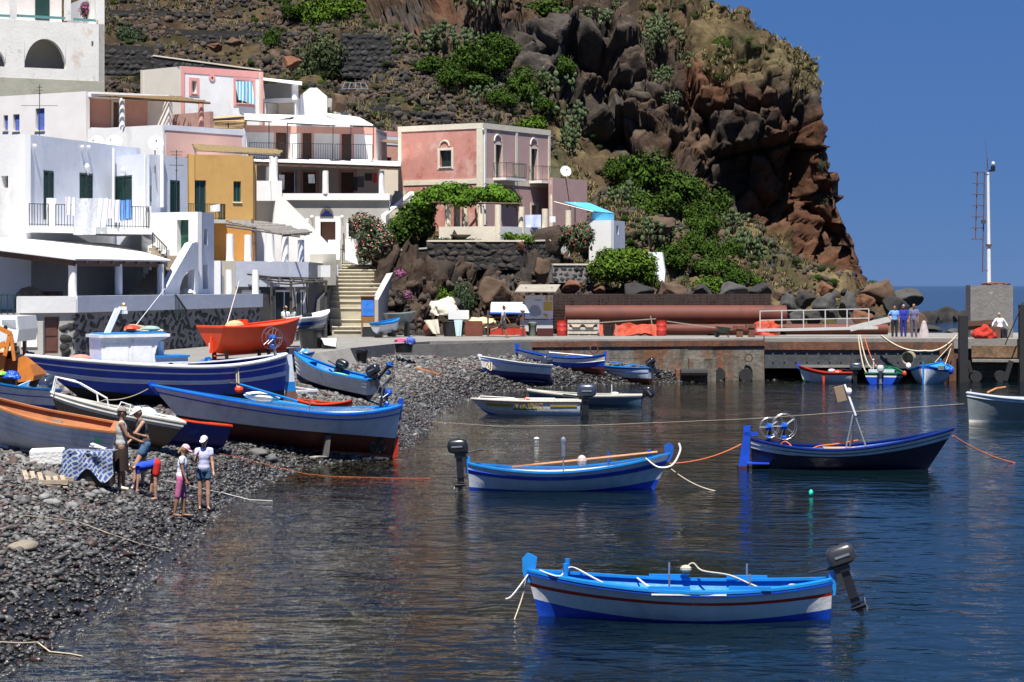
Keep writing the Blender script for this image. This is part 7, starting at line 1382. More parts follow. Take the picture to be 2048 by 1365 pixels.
heap('netting_heap', 'heap of orange netting at the left end of the gangway rail', 1530, 655, 126.5, .8, .5, .62, M_onet, 'netting', 4, z=Q); heap('net_heap', 'bright red heap of fishing net on the dock', 1968, 674, 118.8, .6, .45, .5, mat('bright_red_net', (.78, .05, .025), .9, .25, 12, .6, 25), 'net', 5, z=Q)
# wheelbarrow
c = v3(W(1445, 122), Q); t = thing('wheelbarrow', 'dark green wheelbarrow on the edge of the quay', 'wheelbarrow', c); MB().slab([c+V(p) for p in ((-.35, -.3, .62), (.42, -.3, .52), (.22, -.25, .25), (-.12, -.25, .25))], (0, .58, 0)).build('tray', mat('barrow_green', (.015, .035, .02), .6, .3), t)
MB().tube([c+V((-.3, -.02, .16)), c+V((-.3, .06, .16))], .16, 16).build('wheel', M_mot, t)
for y in (-.22, .22): MB().tube([c+V((-.32, y*.2, .16)), c+V((.1, y, .26)), c+V((.75, y*1.1, .5))], .02).build('handle', M_rust, t); MB().tube([c+V((.25, y, .3)), c+V((.32, y, 0))], .02).build('leg', M_rust, t)
for k, (x, h_) in enumerate(((1478, .62), (1502, .72))): c = v3(W(x, 122.2), Q); MB().box(c.x-.28, c.x+.3, c.y, c.y+.35, Q+h_*.72, Q+h_).box(c.x-.12, c.x+.22, c.y+.05, c.y+.3, Q, Q+h_*.72).solo('mooring_bollard', ['rusty mooring bollard beside the wheelbarrow', 'taller rusty mooring bollard left of the gangway'][k], 'bollard', M_rust)
# gangway with hand rail
t = thing('gangway', 'grey metal gangway with hand rails lying along the landing stage', 'gangway', v3(W(1640, 123), Q)); ga, gb = P(1512, 661, 123), P(1754, 656, 123); MB().bar(ga, gb, .7, .14).build('deck', mat('galvanised', (.48, .48, .46), .6, .1, 4), t)
for k in range(6): p = P(1520+k*43.5, 660-k*.9, 122.7); MB().bar(p, p+V((0, 0, 1.02)), .055).build('post', MATS['galvanised'], t)
for z in (.52, 1.02): MB().bar(P(1520, 660, 122.7)+V((0, 0, z)), P(1738, 655.5, 122.7)+V((0, 0, z)), .05).build('hand_rail', MATS['galvanised'], t)
MB().bar(P(1700, 658, 124.5), P(1790, 636, 124.5), .3, .12, (0, 1, 0)).solo('ramp_board', 'long grey board leaning up beside the three men', 'board', MATS['galvanised'])
MB().lathe(v3(W(1848, 123), Q), [(.32, 0), (.2, .5), (.1, .85), (.02, .9)], 9).solo('draped_net', 'pale draped net standing right of the three men', 'net', mat('pale_net', (.42, .36, .36), .95, .25, 9))
# harbour light
c = P(1978, 571, 122.3); t = thing('harbour_light', 'white harbour light mast with rusty ladder on the concrete block', 'mast', c); top = P(1976, 345, 122.3); mid = P(1977.5, 491, 122.3); M_mast = mat('mast_white_paint', (.74, .74, .72), .5, .06, 3, stain=((.45, .22, .10), .68), st_sc=1.4)
shade_auto(MB().tube([c, mid, top], [.115, .10, .075], 14).build('pole', M_mast, t)); MB().tube([mid-V((0, 0, .06)), mid+V((0, 0, .06))], .16, 12).build('flange', M_rust, t)
for (xt, yt), (xb, yb) in (((1969, 345), (1965, 545)), ((1955, 345), (1951, 478))): MB().bar(P(xt, yt, 122.25), P(xb, yb, 122.25), .05).build('ladder_rail', M_rust, t)
for k in range(7): y = 345+k*22.3; MB().bar(P(1945-k*.4, y, 122.2), P(1969-k*.55, y, 122.2), .045).build('rung', M_rust, t)
MB().bar(P(1966, 541, 122.25), P(1976, 541, 122.25), .04).bar(P(1969, 349, 122.25), P(1978, 349, 122.25), .05).build('stay', M_rust, t); MB().cbox(P(1967, 444, 122.1), .24, .12, .2).build('lamp_box', M_dkmet, t)
MB().bar(P(1977, 342, 122.3), P(1986, 342, 122.3), .09).cbox(P(1986, 338, 122.3), .2, .2, .28).build('lantern_bracket', M_mot, t); MB().ell(P(1986.5, 328, 122.3), .1, .1, .13, 10, 7).build('lantern', mat('lantern_glass', (.6, .65, .68), .15, .05), t); MB().tube([P(1975, 340, 122.3), P(1974.5, 318, 122.3)], .03, 6).tube([P(1974, 318, 122.3), P(1970, 278, 122.3)], [.014, .006], 5).build('whip_aerial', M_rust, t)
heap('rusty_chain', 'tangle of rusty chain on top of the concrete block', 1992, 569, 122.2, .75, .4, .12, M_rust, 'chain', 8)
MB().bar(P(1935, 645, 120.5), P(1990, 642, 120.5), .25, .12).cbox(P(1962, 653, 120.8), 1.4, .1, .4).solo('bench', 'brown bench back on the dock under the seated man\'s arm', 'bench', M_brown); MB().cbox(P(1988, 665, 118.9), .55, .6, .6, .05).solo('rusty_bollard', 'square rusty bollard beside the bright red net', 'bollard', M_rust)
rope('boarding_pole', 'dark pole leaning on the dock below the right edge', [P(2010, 690, 117), P(2046, 605, 117)], M_iron, .035, 0, 'pole')
# ---- clutter left of the map board
M_sheetw = mat('off_white_sheet', (.66, .60, .50), .95, .1, 4); M_ptub = mat('brown_plastic', (.16, .05, .03), .5, .2)
heap('cloth_heap', 'off white sheet thrown over stacked gear by the rocks', 890, 622, 126.5, .85, .5, .75, M_sheetw, 'sheet', 11); MB().cbox(P(917, 630, 125.8), 1.15, .6, .5, .06).solo('white_appliance', 'white box shaped appliance lying on the gear', 'appliance', M_pipe)
lathe_solo('black_tub', 'black tub with a pale blue cloth over its rim', 'tub', 906, 124.6, [(.52, 0), (.6, .8), (.64, .83), (.55, .83)], M_mot); cloth('pale_blue_cloth', 'pale blue cloth hanging over the black tub', [P(908, 640, 123.9), P(925, 640, 123.9), P(922, 673, 123.8), P(912, 673, 123.8)], mat('pale_aqua_cloth', (.45, .60, .62), .95, .1), fold=.06)
lathe_solo('brown_tub', 'reddish brown round tub among the gear by the rocks', 'tub', 861, 124.8, [(.3, 0), (.42, .3), (.42, .5), (.3, .7)], M_ptub); cloth('beige_cloth', 'beige cloth draped over the brown tub', [P(848, 641, 124.2), P(876, 639, 124.2), P(880, 668, 124), P(866, 668, 124)], mat('beige_cloth', (.50, .47, .38), .95, .1), fold=.08)
MB().box(P(930, 0, 124.5).x, P(965, 0, 124.5).x, 124.5, 125.2, Q, Q+.85).solo('red_fish_box', 'dark red box between the black tub and the yellow sheet', 'box', M_ptub); heap('yellow_sheet', 'pale yellow sheet heaped on boxes beside the rack', 962, 650, 125, .8, .45, .45, mat('pale_yellow_sheet', (.72, .58, .32), .9, .08), 'sheet', 14)
t = thing('boat_rack', 'dark wooden rack under the upturned white boat', 'rack', v3(W(1015, 124), Q))
for x in (976, 1046): MB().box(P(x, 0, 124).x-.05, P(x, 0, 124).x+.05, 123.7, 124.4, Q, 3.6).build('leg', M_brown, t)
for z in (.5, 1.0, 1.35): MB().box(P(974, 0, 124).x, P(1050, 0, 124).x, 123.75, 123.8, Q+z, Q+z+.1).build('rail', M_brown, t)
for k, x in enumerate((992, 1018, 1040)): MB().cbox(v3(W(x, 123.9), Q+.28), .62, .4, .36).solo('red_crate', ['red crate under the rack, left one', 'red crate under the rack, middle one', 'red crate under the rack, right one'][k], 'crate', B_red)
MB().cbox(v3(W(1090, 124.6), Q+.22), .9, .5, .44).solo('red_tank', 'small red tank below the map board', 'tank', B_dred)
# ---- slip and beach things
lathe_solo('bin_with_bag', 'black bin lined with a shiny black bag on the pebbles', 'bin', 724, 100.5, [(.2, 0), (.25, .45), (.28, .5), (.27, .6), (.16, .7), (.03, .72)], mat('black_plastic_bag', (.012, .012, .013), .25, .2, 5, .6, 18), z=float(beach_z(*W(724, 100.5)))+.02)
c = v3(W(808, 106), 1.86); lathe_solo('washing_tub', 'black tub heaped with pink and blue washing', 'tub', 808, 106, [(.38, 0), (.44, .4), (.47, .42), (.4, .42)], M_mot, z=1.86); heap('pink_washing', 'pink washing heaped in the black tub', 802, 682, 106, .28, .25, .14, fab('hot_pink', (.62, .08, .2)), 'washing', 3); heap('blue_washing', 'blue washing hanging out of the black tub', 820, 685, 105.9, .22, .25, .28, fab('mid_blue_wash', (.07, .12, .45)), 'washing', 6)
c = v3(W(659, 100), Q); MB().box(c.x-.28, c.x+.28, c.y-.2, c.y+.3, Q+.02, Q+.42).solo('draped_crate', 'dark crate with a white cloth on the slip', 'crate', M_mot); cloth('draped_white_cloth', 'ragged white cloth hanging over the dark crate', [c+V((-.33, -.26, .46)), c+V((.33, -.26, .46)), c+V((.3, -.3, .1)), c+V((-.2, -.3, .18))], M_linen, fold=.05); MB().box(c.x-.36, c.x+.34, c.y-.24, c.y+.34, Q+.43, Q+.47).solo('white_tray', 'white lid on top of the dark crate', 'lid', M_pipe)
def plank_on(x0, y0, x1, y1, lb, m, w=.16): a, b = on_beach(x0, y0), on_beach(x1, y1); u = V((0, 0, .1)); return MB().bar(a+u, b+u, w, .05).solo('plank', lb, 'plank', m)
M_redpl = mat('faded_red_timber', (.30, .10, .06), .9, .3, 4)
plank_on(683, 713, 763, 722, 'pale plank on the pebbles in front of the bagged bin', M_plk); plank_on(620, 712, 668, 709, 'short dark plank beside the jet ski', M_gwood); plank_on(738, 703, 950, 709, 'long faded red timber lying along the top of the beach', M_redpl, .22); plank_on(833, 740, 880, 754, 'yellow orange board lying on the pebbles', B_orange, .2); plank_on(668, 706, 720, 716, 'bleached plank end near the slip', M_plk); plank_on(960, 706, 1030, 700, 'faded red timber behind the beached boats', M_redpl)
c = on_beach(95, 930); MB().cbox(c+V((0, 0, .17)), .72, .42, .34, .12, .05, -.03).solo('foam_block', 'big white foam block on the pebbles', 'foam block', mat('white_foam', (.74, .73, .70), .9, .05, 5, .4, 20)); bv = bpy.data.objects['foam_block'].modifiers.new('b', 'BEVEL'); bv.width = .04; bv.segments = 3
c = on_beach(180, 966); MB().box(c.x-.45, c.x+.45, c.y-.25, c.y+.4, c.z-.05, c.z+.62).solo('covered_crate', 'crate hidden under the blue and white checked cloth', 'crate', M_mot)
M_chk = bpy.data.materials.new('blue_white_check'); M_chk.use_nodes = True; N_, L_ = M_chk.node_tree.nodes, M_chk.node_tree.links; g_ = N_.new('ShaderNodeNewGeometry'); ck = N_.new('ShaderNodeTexBrick'); mp = N_.new('ShaderNodeMapping'); mp.inputs['Rotation'].default_value = (1.2, .5, .6); ck.inputs['Scale'].default_value = 4; ck.inputs['Mortar Size'].default_value = .05; ck.inputs[1].default_value = (.015, .04, .16, 1); ck.inputs[2].default_value = (.04, .09, .26, 1); ck.inputs[3].default_value = (.30, .32, .35, 1); L_.new(g_.outputs['Position'], mp.inputs[0]); L_.new(mp.outputs[0], ck.inputs[0]); L_.new(ck.outputs[0], N_['Principled BSDF'].inputs['Base Color']); N_['Principled BSDF'].inputs['Roughness'].default_value = .9
rows = []
for j in range(14):
    v = j/13; r_ = []
    for i in range(20):
        u = i/19; x = (u-.5)*1.02; q = np.array([[x*3, v*3, 1.]]); wob = vnoise(q, .5, 3)[0]*.14
        if v < .4: r_.append(c+V((x, .42-v*1.75, .66+wob*.3)))
        else: r_.append(c+V((x*(1+.1*(v-.4)), -.28-.12*(v-.4)+wob, .66-(v-.4)*1.05*(.55+.45*math.sin(u*5+.6)**2))))
    rows.append(r_)
shade_auto(MB().grid(rows, (0, .004, .01)).solo('checked_cloth', 'blue and white checked cloth thrown over a crate', 'cloth', M_chk), 60); lashing_pts = [c+V((.1+.2*math.cos(k*2.1), .1+.15*math.sin(k*1.7), .7+.05*(k % 3))) for k in range(16)]; MB().tube(lashing_pts, .012, 4).solo('net_bundle', 'tangle of pale line on the checked cloth', 'net', M_wrope)
c = on_beach(92, 968); t = thing('broken_pallet', 'small broken wooden pallet lying on the pebbles', 'pallet', c+V((0, 0, .06))); M_pw2 = mat('pallet_wood', (.35, .28, .2), .9, .2, 6)
for k in range(6): MB().cbox(c+V((-.4+k*.15, 0, .14-.02*k)), .09, .75, .025, .3, .25).build('board', M_pw2, t)
for y in (-.3, .3): MB().cbox(c+V((0, y, .06)), 1.0, .08, .08, .05).build('bearer', M_pw2, t)
for x, y, r, lb, s_, m in ((48, 1100, .30, 'large flat tan stone on the shingle in the lower left', (1, .6, .34), (.42, .36, .27)), (100, 965, .22, 'round tan stone lying on the broken pallet', (1, .8, .75), (.33, .29, .25)), (515, 913, .32, 'big smooth grey stone near the bow line of the white boat', (1, .6, .45), (.19, .19, .18)), (800, 935, .42, 'flat brown rock at the water right of the big white boat', (1, .8, .35), (.13, .095, .08)), (635, 918, .3, 'flat pale slab under the keel of the big white boat', (1, .4, .2), (.45, .42, .36)), (280, 945, .2, 'grey stone between the standing women', (1, .8, .6), (.2, .19, .18)), (545, 925, .25, 'rounded grey stone beside the orange line', (1, .7, .6), (.2, .2, .2)), (30, 905, .25, 'grey stone under the orange boat', (1, .7, .6), (.22, .22, .21)), ):
    c = on_beach(x, y); me = rock_mesh('beach_stone', int(x), mat('stone_%d' % x, m, .75, .2, 5, .3, 20), 3, .15, s_, True); o = link('beach_stone', me); o.location = c+V((0, 0, r*s_[2]*.6)); o.scale = (r, r, r); o.rotation_euler = (0, 0, x); tag(o, lb, 'stone')
# front loader, van and bins at the left edge
c = G(20, 757, Q); c.y = 72; c.x = W(18, 72).x; t = thing('wheel_loader', 'orange wheel loader with worn tyres cut by the left edge', 'loader', (c.x, c.y, Q)); M_ldr = mat('loader_orange', (.62, .20, .03), .55, .18, 3, stain=((.30, .12, .04), .62), st_sc=2)
wc = P(22, 733, 71.6); wh = MB().tube([wc+V((0, -.2, 0)), wc+V((0, .25, 0))], .46, 20).build('wheel', mat('tyre', (.018, .018, .02), .9, .3, 6, .8, 14), t); MB().tube([wc+V((0, -.22, 0)), wc+V((0, -.1, 0))], .26, 16).build('rim', mat('rim_rust', (.25, .09, .03), .8, .2), wh)
tr_ = MB()
for k in range(16): a = k*math.pi/8; tr_.cbox(wc+V((.47*math.cos(a), .02, .47*math.sin(a))), .1, .46, .05, 0, 0, -a+math.pi/2)
tr_.build('tread', MATS['tyre'], wh)
MB().slab([P(37, 716, 71), P(48, 712, 71), P(60, 730, 71), P(68, 752, 71), P(66, 762, 71), P(36, 765, 71), P(34, 750, 71)], (0, 1.9, 0)).build('bucket', M_ldr, t); MB().slab([P(-30, 706, 71.2), P(12, 706, 71.2), P(6, 748, 71.2), P(-30, 752, 71.2)], (0, 1.4, 0)).build('chassis', M_ldr, t)
MB().bar(P(10, 712, 71), P(20, 668, 71), .12).bar(P(29, 722, 71), P(22, 668, 71), .1).bar(P(22, 668, 71), P(-10, 652, 71), .14).bar(P(-20, 700, 71), P(10, 688, 71), .18).build('arm', M_ldr, t); MB().ell(P(11, 656, 71), .07, .07, .09, 8, 6).build('lamp', M_mot, t)
c = v3(W(10, 81), Q); t = thing('white_van', 'back of a white van parked behind the loader', 'van', c); M_van = mat('van_white', (.66, .68, .70), .35, .05, coat=.3); MB().slab([P(-40, 632, 80), P(34, 633, 80), P(38, 660, 79.8), P(34, 684, 79.8), P(-40, 684, 80)], (0, 3.2, 0)).build('body', M_van, t); MB().slab([P(4, 640, 79.95), P(31, 640, 79.95), P(33, 658, 79.9), P(4, 658, 79.95)], (0, -.02, 0)).build('rear_window', mat('tinted_pane', (.30, .32, .34), .1, .1), t)
MB().box(P(-40, 0, 80).x, P(36, 0, 80).x, 79.7, 79.85, zat(692, 80), zat(686, 80)).build('bumper', M_mot, t)
for x in (-10, 30): c2 = v3(W(x, 80.6), Q+.32); MB().tube([c2-V((.1, 0, 0)), c2+V((.12, 0, 0))], .32, 16).build('wheel', M_mot, t)
MB().box(P(45, 0, 82).x, P(51, 0, 82).x, 82, 82.2, Q, zat(668, 82)).solo('red_post', 'narrow dark red post beside the white van', 'post', M_ptub); heap('black_sack', 'black tarpaulin bundle at the foot of the utility cabinet', 60, 702, 83, .3, .25, .3, M_mot, 'bundle', 9, z=Q)
c = G(12, 792, 1.7); lathe_solo('bait_bin', 'black bin stuffed with blue and green bags at the left edge', 'bin', 12, c.y, [(.28, 0), (.34, .6), (.36, .62)], M_mot, z=1.62); heap('blue_bag', 'shiny blue plastic bag on the black bin', 24, 755, c.y-.1, .26, .22, .2, mat('blue_bag', (.02, .10, .55), .3, .2, 5, .5, 14), 'bag', 2); heap('green_bag', 'lime green plastic bag on the black bin', 4, 750, c.y, .18, .2, .1, mat('green_bag', (.25, .65, .08), .4, .1), 'bag', 7)
# ---- ropes and floats
rope('long_mooring_line', 'long pale line stretched low over the water to the grey launch', [P(1928, 808, 82), G(1500, 838, .12), G(1180, 851, .03), G(1000, 853, .03), G(820, 841, .03)], M_rope, .0065, 0)
rope('orange_line', 'orange line from the middle boat bow to the blue rudder', [P(1336, 928, 55.3), P(1482, 889, 61.9)], M_orope, .02, .12); rope('bow_mooring', 'tan line from the middle boat bow down into the water', [P(1332, 930, 55.2), G(1476, 984, -.02)], M_rope, .016, .22); rope('orange_bow_line', 'orange line from the navy boat bow into the water', [P(1906, 872, 61.3), G(2032, 927, -.02)], M_orope, .018, .1)
rope('heavy_hawser', 'thick pale hawser sagging along the side of the landing stage', [P(1762, 671, 118.9), P(1850, 702, 118.6), P(1914, 671, 118.9)], M_rope, .055, .28)
for k, (x0, x1, y1) in enumerate(((1716, 1742, 738), (1720, 1752, 732), (1728, 1764, 736))): rope('stage_line', ['left of three mooring lines dropping from the stage to the green boat', 'middle of three mooring lines dropping from the stage to the green boat', 'right of three mooring lines dropping from the stage to the green boat'][k], [P(x0, 670, 118.9), P(x1, y1, 115.5)], M_rope if k < 2 else M_orope, .03 if k < 2 else .018, .9-.2*k)
for k, (x0, y0, x1, y1) in enumerate(((1904, 688, 1870, 725), (1902, 697, 1890, 730))): rope('dock_line', ['line from the dock post to the bright blue boat, left one', 'line from the dock post to the bright blue boat, right one'][k], [P(x0, y0, 118), P(x1, y1, 116.5)], M_rope, .022, 0)
def ground_rope(name, label, pts, m, r=.02): return rope(name, label, [on_beach(x, y)+V((0, 0, .09)) if float(beach_z(*on_beach(x, y).xy)) > 0 else G(x, y, .01) for x, y in pts], m, r, 0, n=3)
ground_rope('shore_line', 'orange line crossing the shingle into the water', [(440, 915), (480, 922), (520, 933), (560, 943), (610, 948), (660, 953), (720, 955), (790, 957), (860, 957)], M_orope, .006); ground_rope('shore_line', 'pale line running from the bending child into the water', [(322, 968), (360, 975), (400, 985), (450, 995), (500, 1000), (545, 1002)], M_wrope, .008)
ground_rope('shore_line', 'thin pale line on the pebbles in the middle of the lower left', [(20, 1040), (90, 1045), (160, 1055), (220, 1078), (280, 1098), (340, 1112)], M_rope, .006); ground_rope('shore_line', 'thick pale line near the bottom left corner', [(0, 1298), (40, 1300), (75, 1298), (100, 1304), (140, 1308), (165, 1313)], M_rope, .011)
shade_auto(MB().ell(G(1622, 987, .07), .055, .055, .09, 10, 8).tube([G(1622, 987, .13), G(1621, 987, .18)], [.045, .025], 8).solo('green_buoy', 'small turquoise buoy floating below the navy boat', 'buoy', mat('turquoise_plastic', (.02, .62, .42), .4, .1)), 60); MB().ell(G(1073, 878, .03), .09, .09, .06, 8, 6).solo('white_float', 'tiny white float on the water behind the middle boat', 'float', M_pipe)
bpy.data.scenes.remove(TMP)
for a_, b_, lb in ((P(360, 135, 146), P(212, 60, 153), 'thin cable from the pink trimmed house to the old white building'), (P(286, 309, 108.2), P(377, 313, 119.8), 'thin cable along the lavender annex roof'), (P(505, 314, 121), P(560, 300, 140), 'thin cable from the ochre house to the guest house')): rope('overhead_cable', lb, [a_, b_], M_iron, .012, .35, 'cable')
# ================================================================ plants, loose rocks and dry stone walls
LV = dict(maquis=mat('leaf_dark', (.070, .135, .018), .9, .35, .9, isl=.5, spec=.1), bright=mat('leaf_bright', (.12, .215, .022), .9, .3, .9, isl=.5, spec=.1), olive=mat('leaf_olive', (.10, .13, .055), .9, .3, .9, isl=.45, spec=.1), vine=mat('leaf_vine', (.12, .25, .02), .9, .3, 1.2, isl=.5, spec=.15), cactus=mat('cactus_pad', (.115, .165, .07), .7, .3, 1.5, isl=.4, spec=.2, stain=((.30, .29, .13), .6), st_sc=1.), scrub=mat('scrub_leaf', (.085, .09, .038), .8, .4, 1.2, isl=.5), oleander=mat('leaf_oleander', (.055, .105, .03), .6, .3, 1.2, isl=.45))
M_twig = mat('twig_bark', (.07, .05, .035), .9, .3, 4)
def leaf_cloud(n, lumps, size, seed, shell=.6, droop=0., kite=1.7):
    r = np.random.default_rng(seed); L_ = np.array([[*l[0], *l[1]] for l in lumps], float); w = (L_[:, 3]*L_[:, 4]*L_[:, 5])**(2/3); k = r.choice(len(L_), n, p=w/w.sum()); d = r.normal(size=(n, 3)); d /= np.linalg.norm(d, axis=1)[:, None]
    rad_ = np.where(r.uniform(0, 1, n) < shell, r.uniform(.8, 1.08, n), r.uniform(.15, .85, n)); p = L_[k, :3]+d*rad_[:, None]*L_[k, 3:]; p += r.normal(0, size*.5, (n, 3))
    q = d+r.normal(0, .55, (n, 3))+np.array([0, 0, .35]); q /= np.linalg.norm(q, axis=1)[:, None]; a = np.cross(q, r.normal(size=(n, 3))); a /= np.linalg.norm(a, axis=1)[:, None]; b = np.cross(q, a); s = size*r.uniform(.55, 1.3, n)[:, None]
    v = np.stack([p-a*s*.5*kite, p-b*s*.42+q*s*.12, p+a*s*.5*kite-q*s*.15, p+b*s*.42+q*s*.12], 1).reshape(-1, 3); return v, np.arange(4*n).reshape(-1, 4)
def bush_mesh(kind, n, size, seed, flat=.7, lumps=9, spread=.62):
    r = np.random.default_rng(seed); ls = []
    for _ in range(lumps):
        a = r.uniform(0, 6.28); q = spread*math.sqrt(r.uniform(0, 1)); rr = r.uniform(.25, .5); ls.append(((q*math.cos(a), q*math.sin(a), r.uniform(.1, .75)*flat), (rr, rr, rr*.8)))
    ls.append(((0, 0, .3*flat), (.7, .7, .45*flat))); v, f = leaf_cloud(n, ls, size, seed); return np_mesh(kind+'_foliage', v, f, LV[kind])
BM = {k: [bush_mesh(k, n, sz, 100+i*7+len(k), fl) for i in range(3)] for k, n, sz, fl in (('maquis', 3400, .072, .75), ('bright', 3200, .08, .75), ('olive', 4200, .06, .95), ('oleander', 2600, .07, .9), ('scrub', 1500, .08, .6))}
def stem_mesh():
    mb = MB(); r = random.Random(3)
    for k in range(6): a = k*1.05; e = V((.45*math.cos(a), .45*math.sin(a), .55+.1*(k % 3))); mb.tube([(0, 0, -.3), e*.45+V((0, 0, .1)), e], [.05, .035, .012], 5)
    return mb.mesh('stems')
STEM = stem_mesh(); STEM.materials.append(M_twig)
def plant(name, label, loc, sx, sz, me, rz=0., cat='shrub', group=None, sy=None, flowers=None):
    t = thing(name, label, cat, loc, group, rz); t.scale = (sx, sy or sx, sz); link('foliage', me, t); link('stem', STEM, t)
    if flowers:
        fm, n, m, sz_ = flowers; o = link('flowers', fm, t)
    return t
def flower_mesh(n, size, seed, m, flat=.9):
    r = np.random.default_rng(seed); d = r.normal(size=(n, 3)); d /= np.linalg.norm(d, axis=1)[:, None]; d[:, 2] = np.abs(d[:, 2])
    ls = [((*(q*np.array([.75, .75, .8*flat])+np.array([0, 0, .15])),), (.07, .07, .06)) for q in d[:max(6, n//14)]]; v, f = leaf_cloud(n, ls, size, seed, .5, kite=1.1); return np_mesh('flowers', v, f, m)
def hillbush(kind, px_, py_, rx, ry, label, off=.1, k=0, cat='shrub', **kw):
    p = hill_pt(px_, py_+ry*.55); d = p.y; s = rx*(1.42 if kind == 'maquis' else 1.25)/FL*d; return plant('shrub', label, p-V((0, .2, .15*ry/FL*d)), s, max(.3, 2.3*ry/FL*d/1.15), BM[kind][k % 3], px_*.7, cat, sy=s*.8, **kw)
for i, (kd, x, y, rx, ry, lb) in enumerate([('maquis', 1290, 350, 66, 40, 'dark green maquis bush highest on the slope below the cliff'), ('maquis', 1232, 345, 36, 26, 'dark green bush just above the shed tarpaulin, left of the big clump'), ('maquis', 1362, 385, 60, 42, 'broad dark green bush in the middle of the slope'), ('maquis', 1425, 415, 42, 32, 'dark green bush at the right end of the middle clump'), ('maquis', 1320, 405, 50, 30, 'dark green bush filling the front of the middle clump'), ('maquis', 1405, 452, 36, 24, 'small dark green bush below the middle clump'), ('maquis', 1345, 500, 46, 26, 'green bush right of the white shed'), ('maquis', 1395, 495, 34, 34, 'dark green bush between the two lower clumps'), ('maquis', 1432, 530, 44, 26, 'dark green bush on the lower slope'), ('bright', 1418, 548, 46, 20, 'brighter green low bush above the rebar stack'), ('maquis', 1486, 549, 36, 24, 'round dark green bush lowest on the right slope'), ('bright', 1062, 243, 46, 22, 'bright green bush behind the pink house roof'),
    ('bright', 640, 22, 56, 40, 'bright green bush at the top of the hillside'), ('olive', 660, 118, 64, 52, 'large grey green olive bush on the terraces'), ('maquis', 862, 118, 40, 22, 'dark bush at the left end of the cliff foot hedge'), ('maquis', 940, 128, 46, 30, 'dark bush in the middle of the cliff foot hedge'), ('maquis', 1002, 112, 36, 26, 'dark bush against the cliff foot'), ('maquis', 958, 165, 46, 22, 'dark bush below the cliff foot hedge'), ('maquis', 1040, 178, 40, 34, 'dark bush above the bright green one'), ('maquis', 1000, 205, 30, 20, 'dark bush beside the prickly pears'), ('maquis', 1085, 212, 28, 20, 'small dark bush above the pink house'), ('maquis', 545, 88, 22, 22, 'small dark shrub on the left terraces'), ('oleander', 258, 66, 34, 22, 'shrub with pale flowers beside the old white building'), ('bright', 700, 30, 40, 24, 'green bush at the foot of the dark rock near the top'), ('maquis', 1085, 8, 60, 20, 'dark bush on top of the cliff'), ('maquis', 1385, 40, 26, 20, 'dark shrub on the grassy cliff top'), ('maquis', 1440, 115, 18, 18, 'small dark shrub on the grassy slope of the cliff'), ('scrub', 1500, 40, 30, 16, 'grey scrub on the skyline of the cliff'), ('scrub', 1290, 90, 24, 30, 'grey green scrub beside the prickly pears on the cliff'), ('scrub', 1655, 395, 16, 16, 'tuft of grey scrub on the cliff edge, lower one'), ('scrub', 1650, 330, 12, 14, 'tuft of grey scrub on the cliff edge, middle one'), ('maquis', 900, 150, 40, 24, 'dark bush low in the hedge under the cliff, left part'), ('maquis', 1120, 190, 26, 26, 'dark bush where the hedge meets the cliff'), ('maquis', 985, 140, 40, 24, 'dark bush filling the middle of the hedge'), ('maquis', 1260, 375, 46, 30, 'dark green bush at the left end of the middle clump'), ('maquis', 1385, 425, 44, 28, 'dark green bush joining the middle clump downhill'), ('maquis', 1460, 505, 30, 24, 'dark green bush beside the pale prickly pear'), ('maquis', 590, 40, 30, 18, 'dark bush left of the bright one at the top'), ('bright', 905, 572, 30, 30, 'light green plant growing down the rock above the quay'), ('oleander', 935, 590, 26, 30, 'flowering creeper right of the light green plant')]):
    hillbush(kd, x, y, rx, ry, lb, k=i)
# prickly pears
pv, pf = ico(1); pv = pv*np.array([.5, .11, .72])
def cactus_mesh(seed, n0=9, lev=4):
    r = np.random.default_rng(seed); M = []; cur = [(np.array([r.uniform(-.8, .8), r.uniform(-.5, .5), 0]), r.uniform(0, 3.14), r.normal(0, .25), 1.) for _ in range(n0)]
    for l in range(lev):
        nx_ = []
        for b, az, tl, s in cur:
            up = np.array([math.sin(tl)*math.cos(az), math.sin(tl)*math.sin(az), math.cos(tl)]); h = .24*s; c = b+up*h*.72; zx = up; xx = np.array([math.cos(az), math.sin(az), 0]); xx = xx-zx*xx.dot(zx); xx /= np.linalg.norm(xx); yx = np.cross(zx, xx); m = np.eye(4); m[:3, 0] = xx*h; m[:3, 1] = yx*h; m[:3, 2] = zx*h; m[:3, 3] = c; M.append(m); tp = b+up*h*1.4
            for _ in range(r.integers(1, 4)): nx_.append((tp, az+r.normal(0, .8), tl+r.normal(0, .6), s*r.uniform(.8, 1.02)))
        cur = nx_[:40]
    v, f = merge_instances(pv, pf, np.array(M)); return np_mesh('pads', v, f, LV['cactus'], True)
CM = [cactus_mesh(k) for k in range(4)]
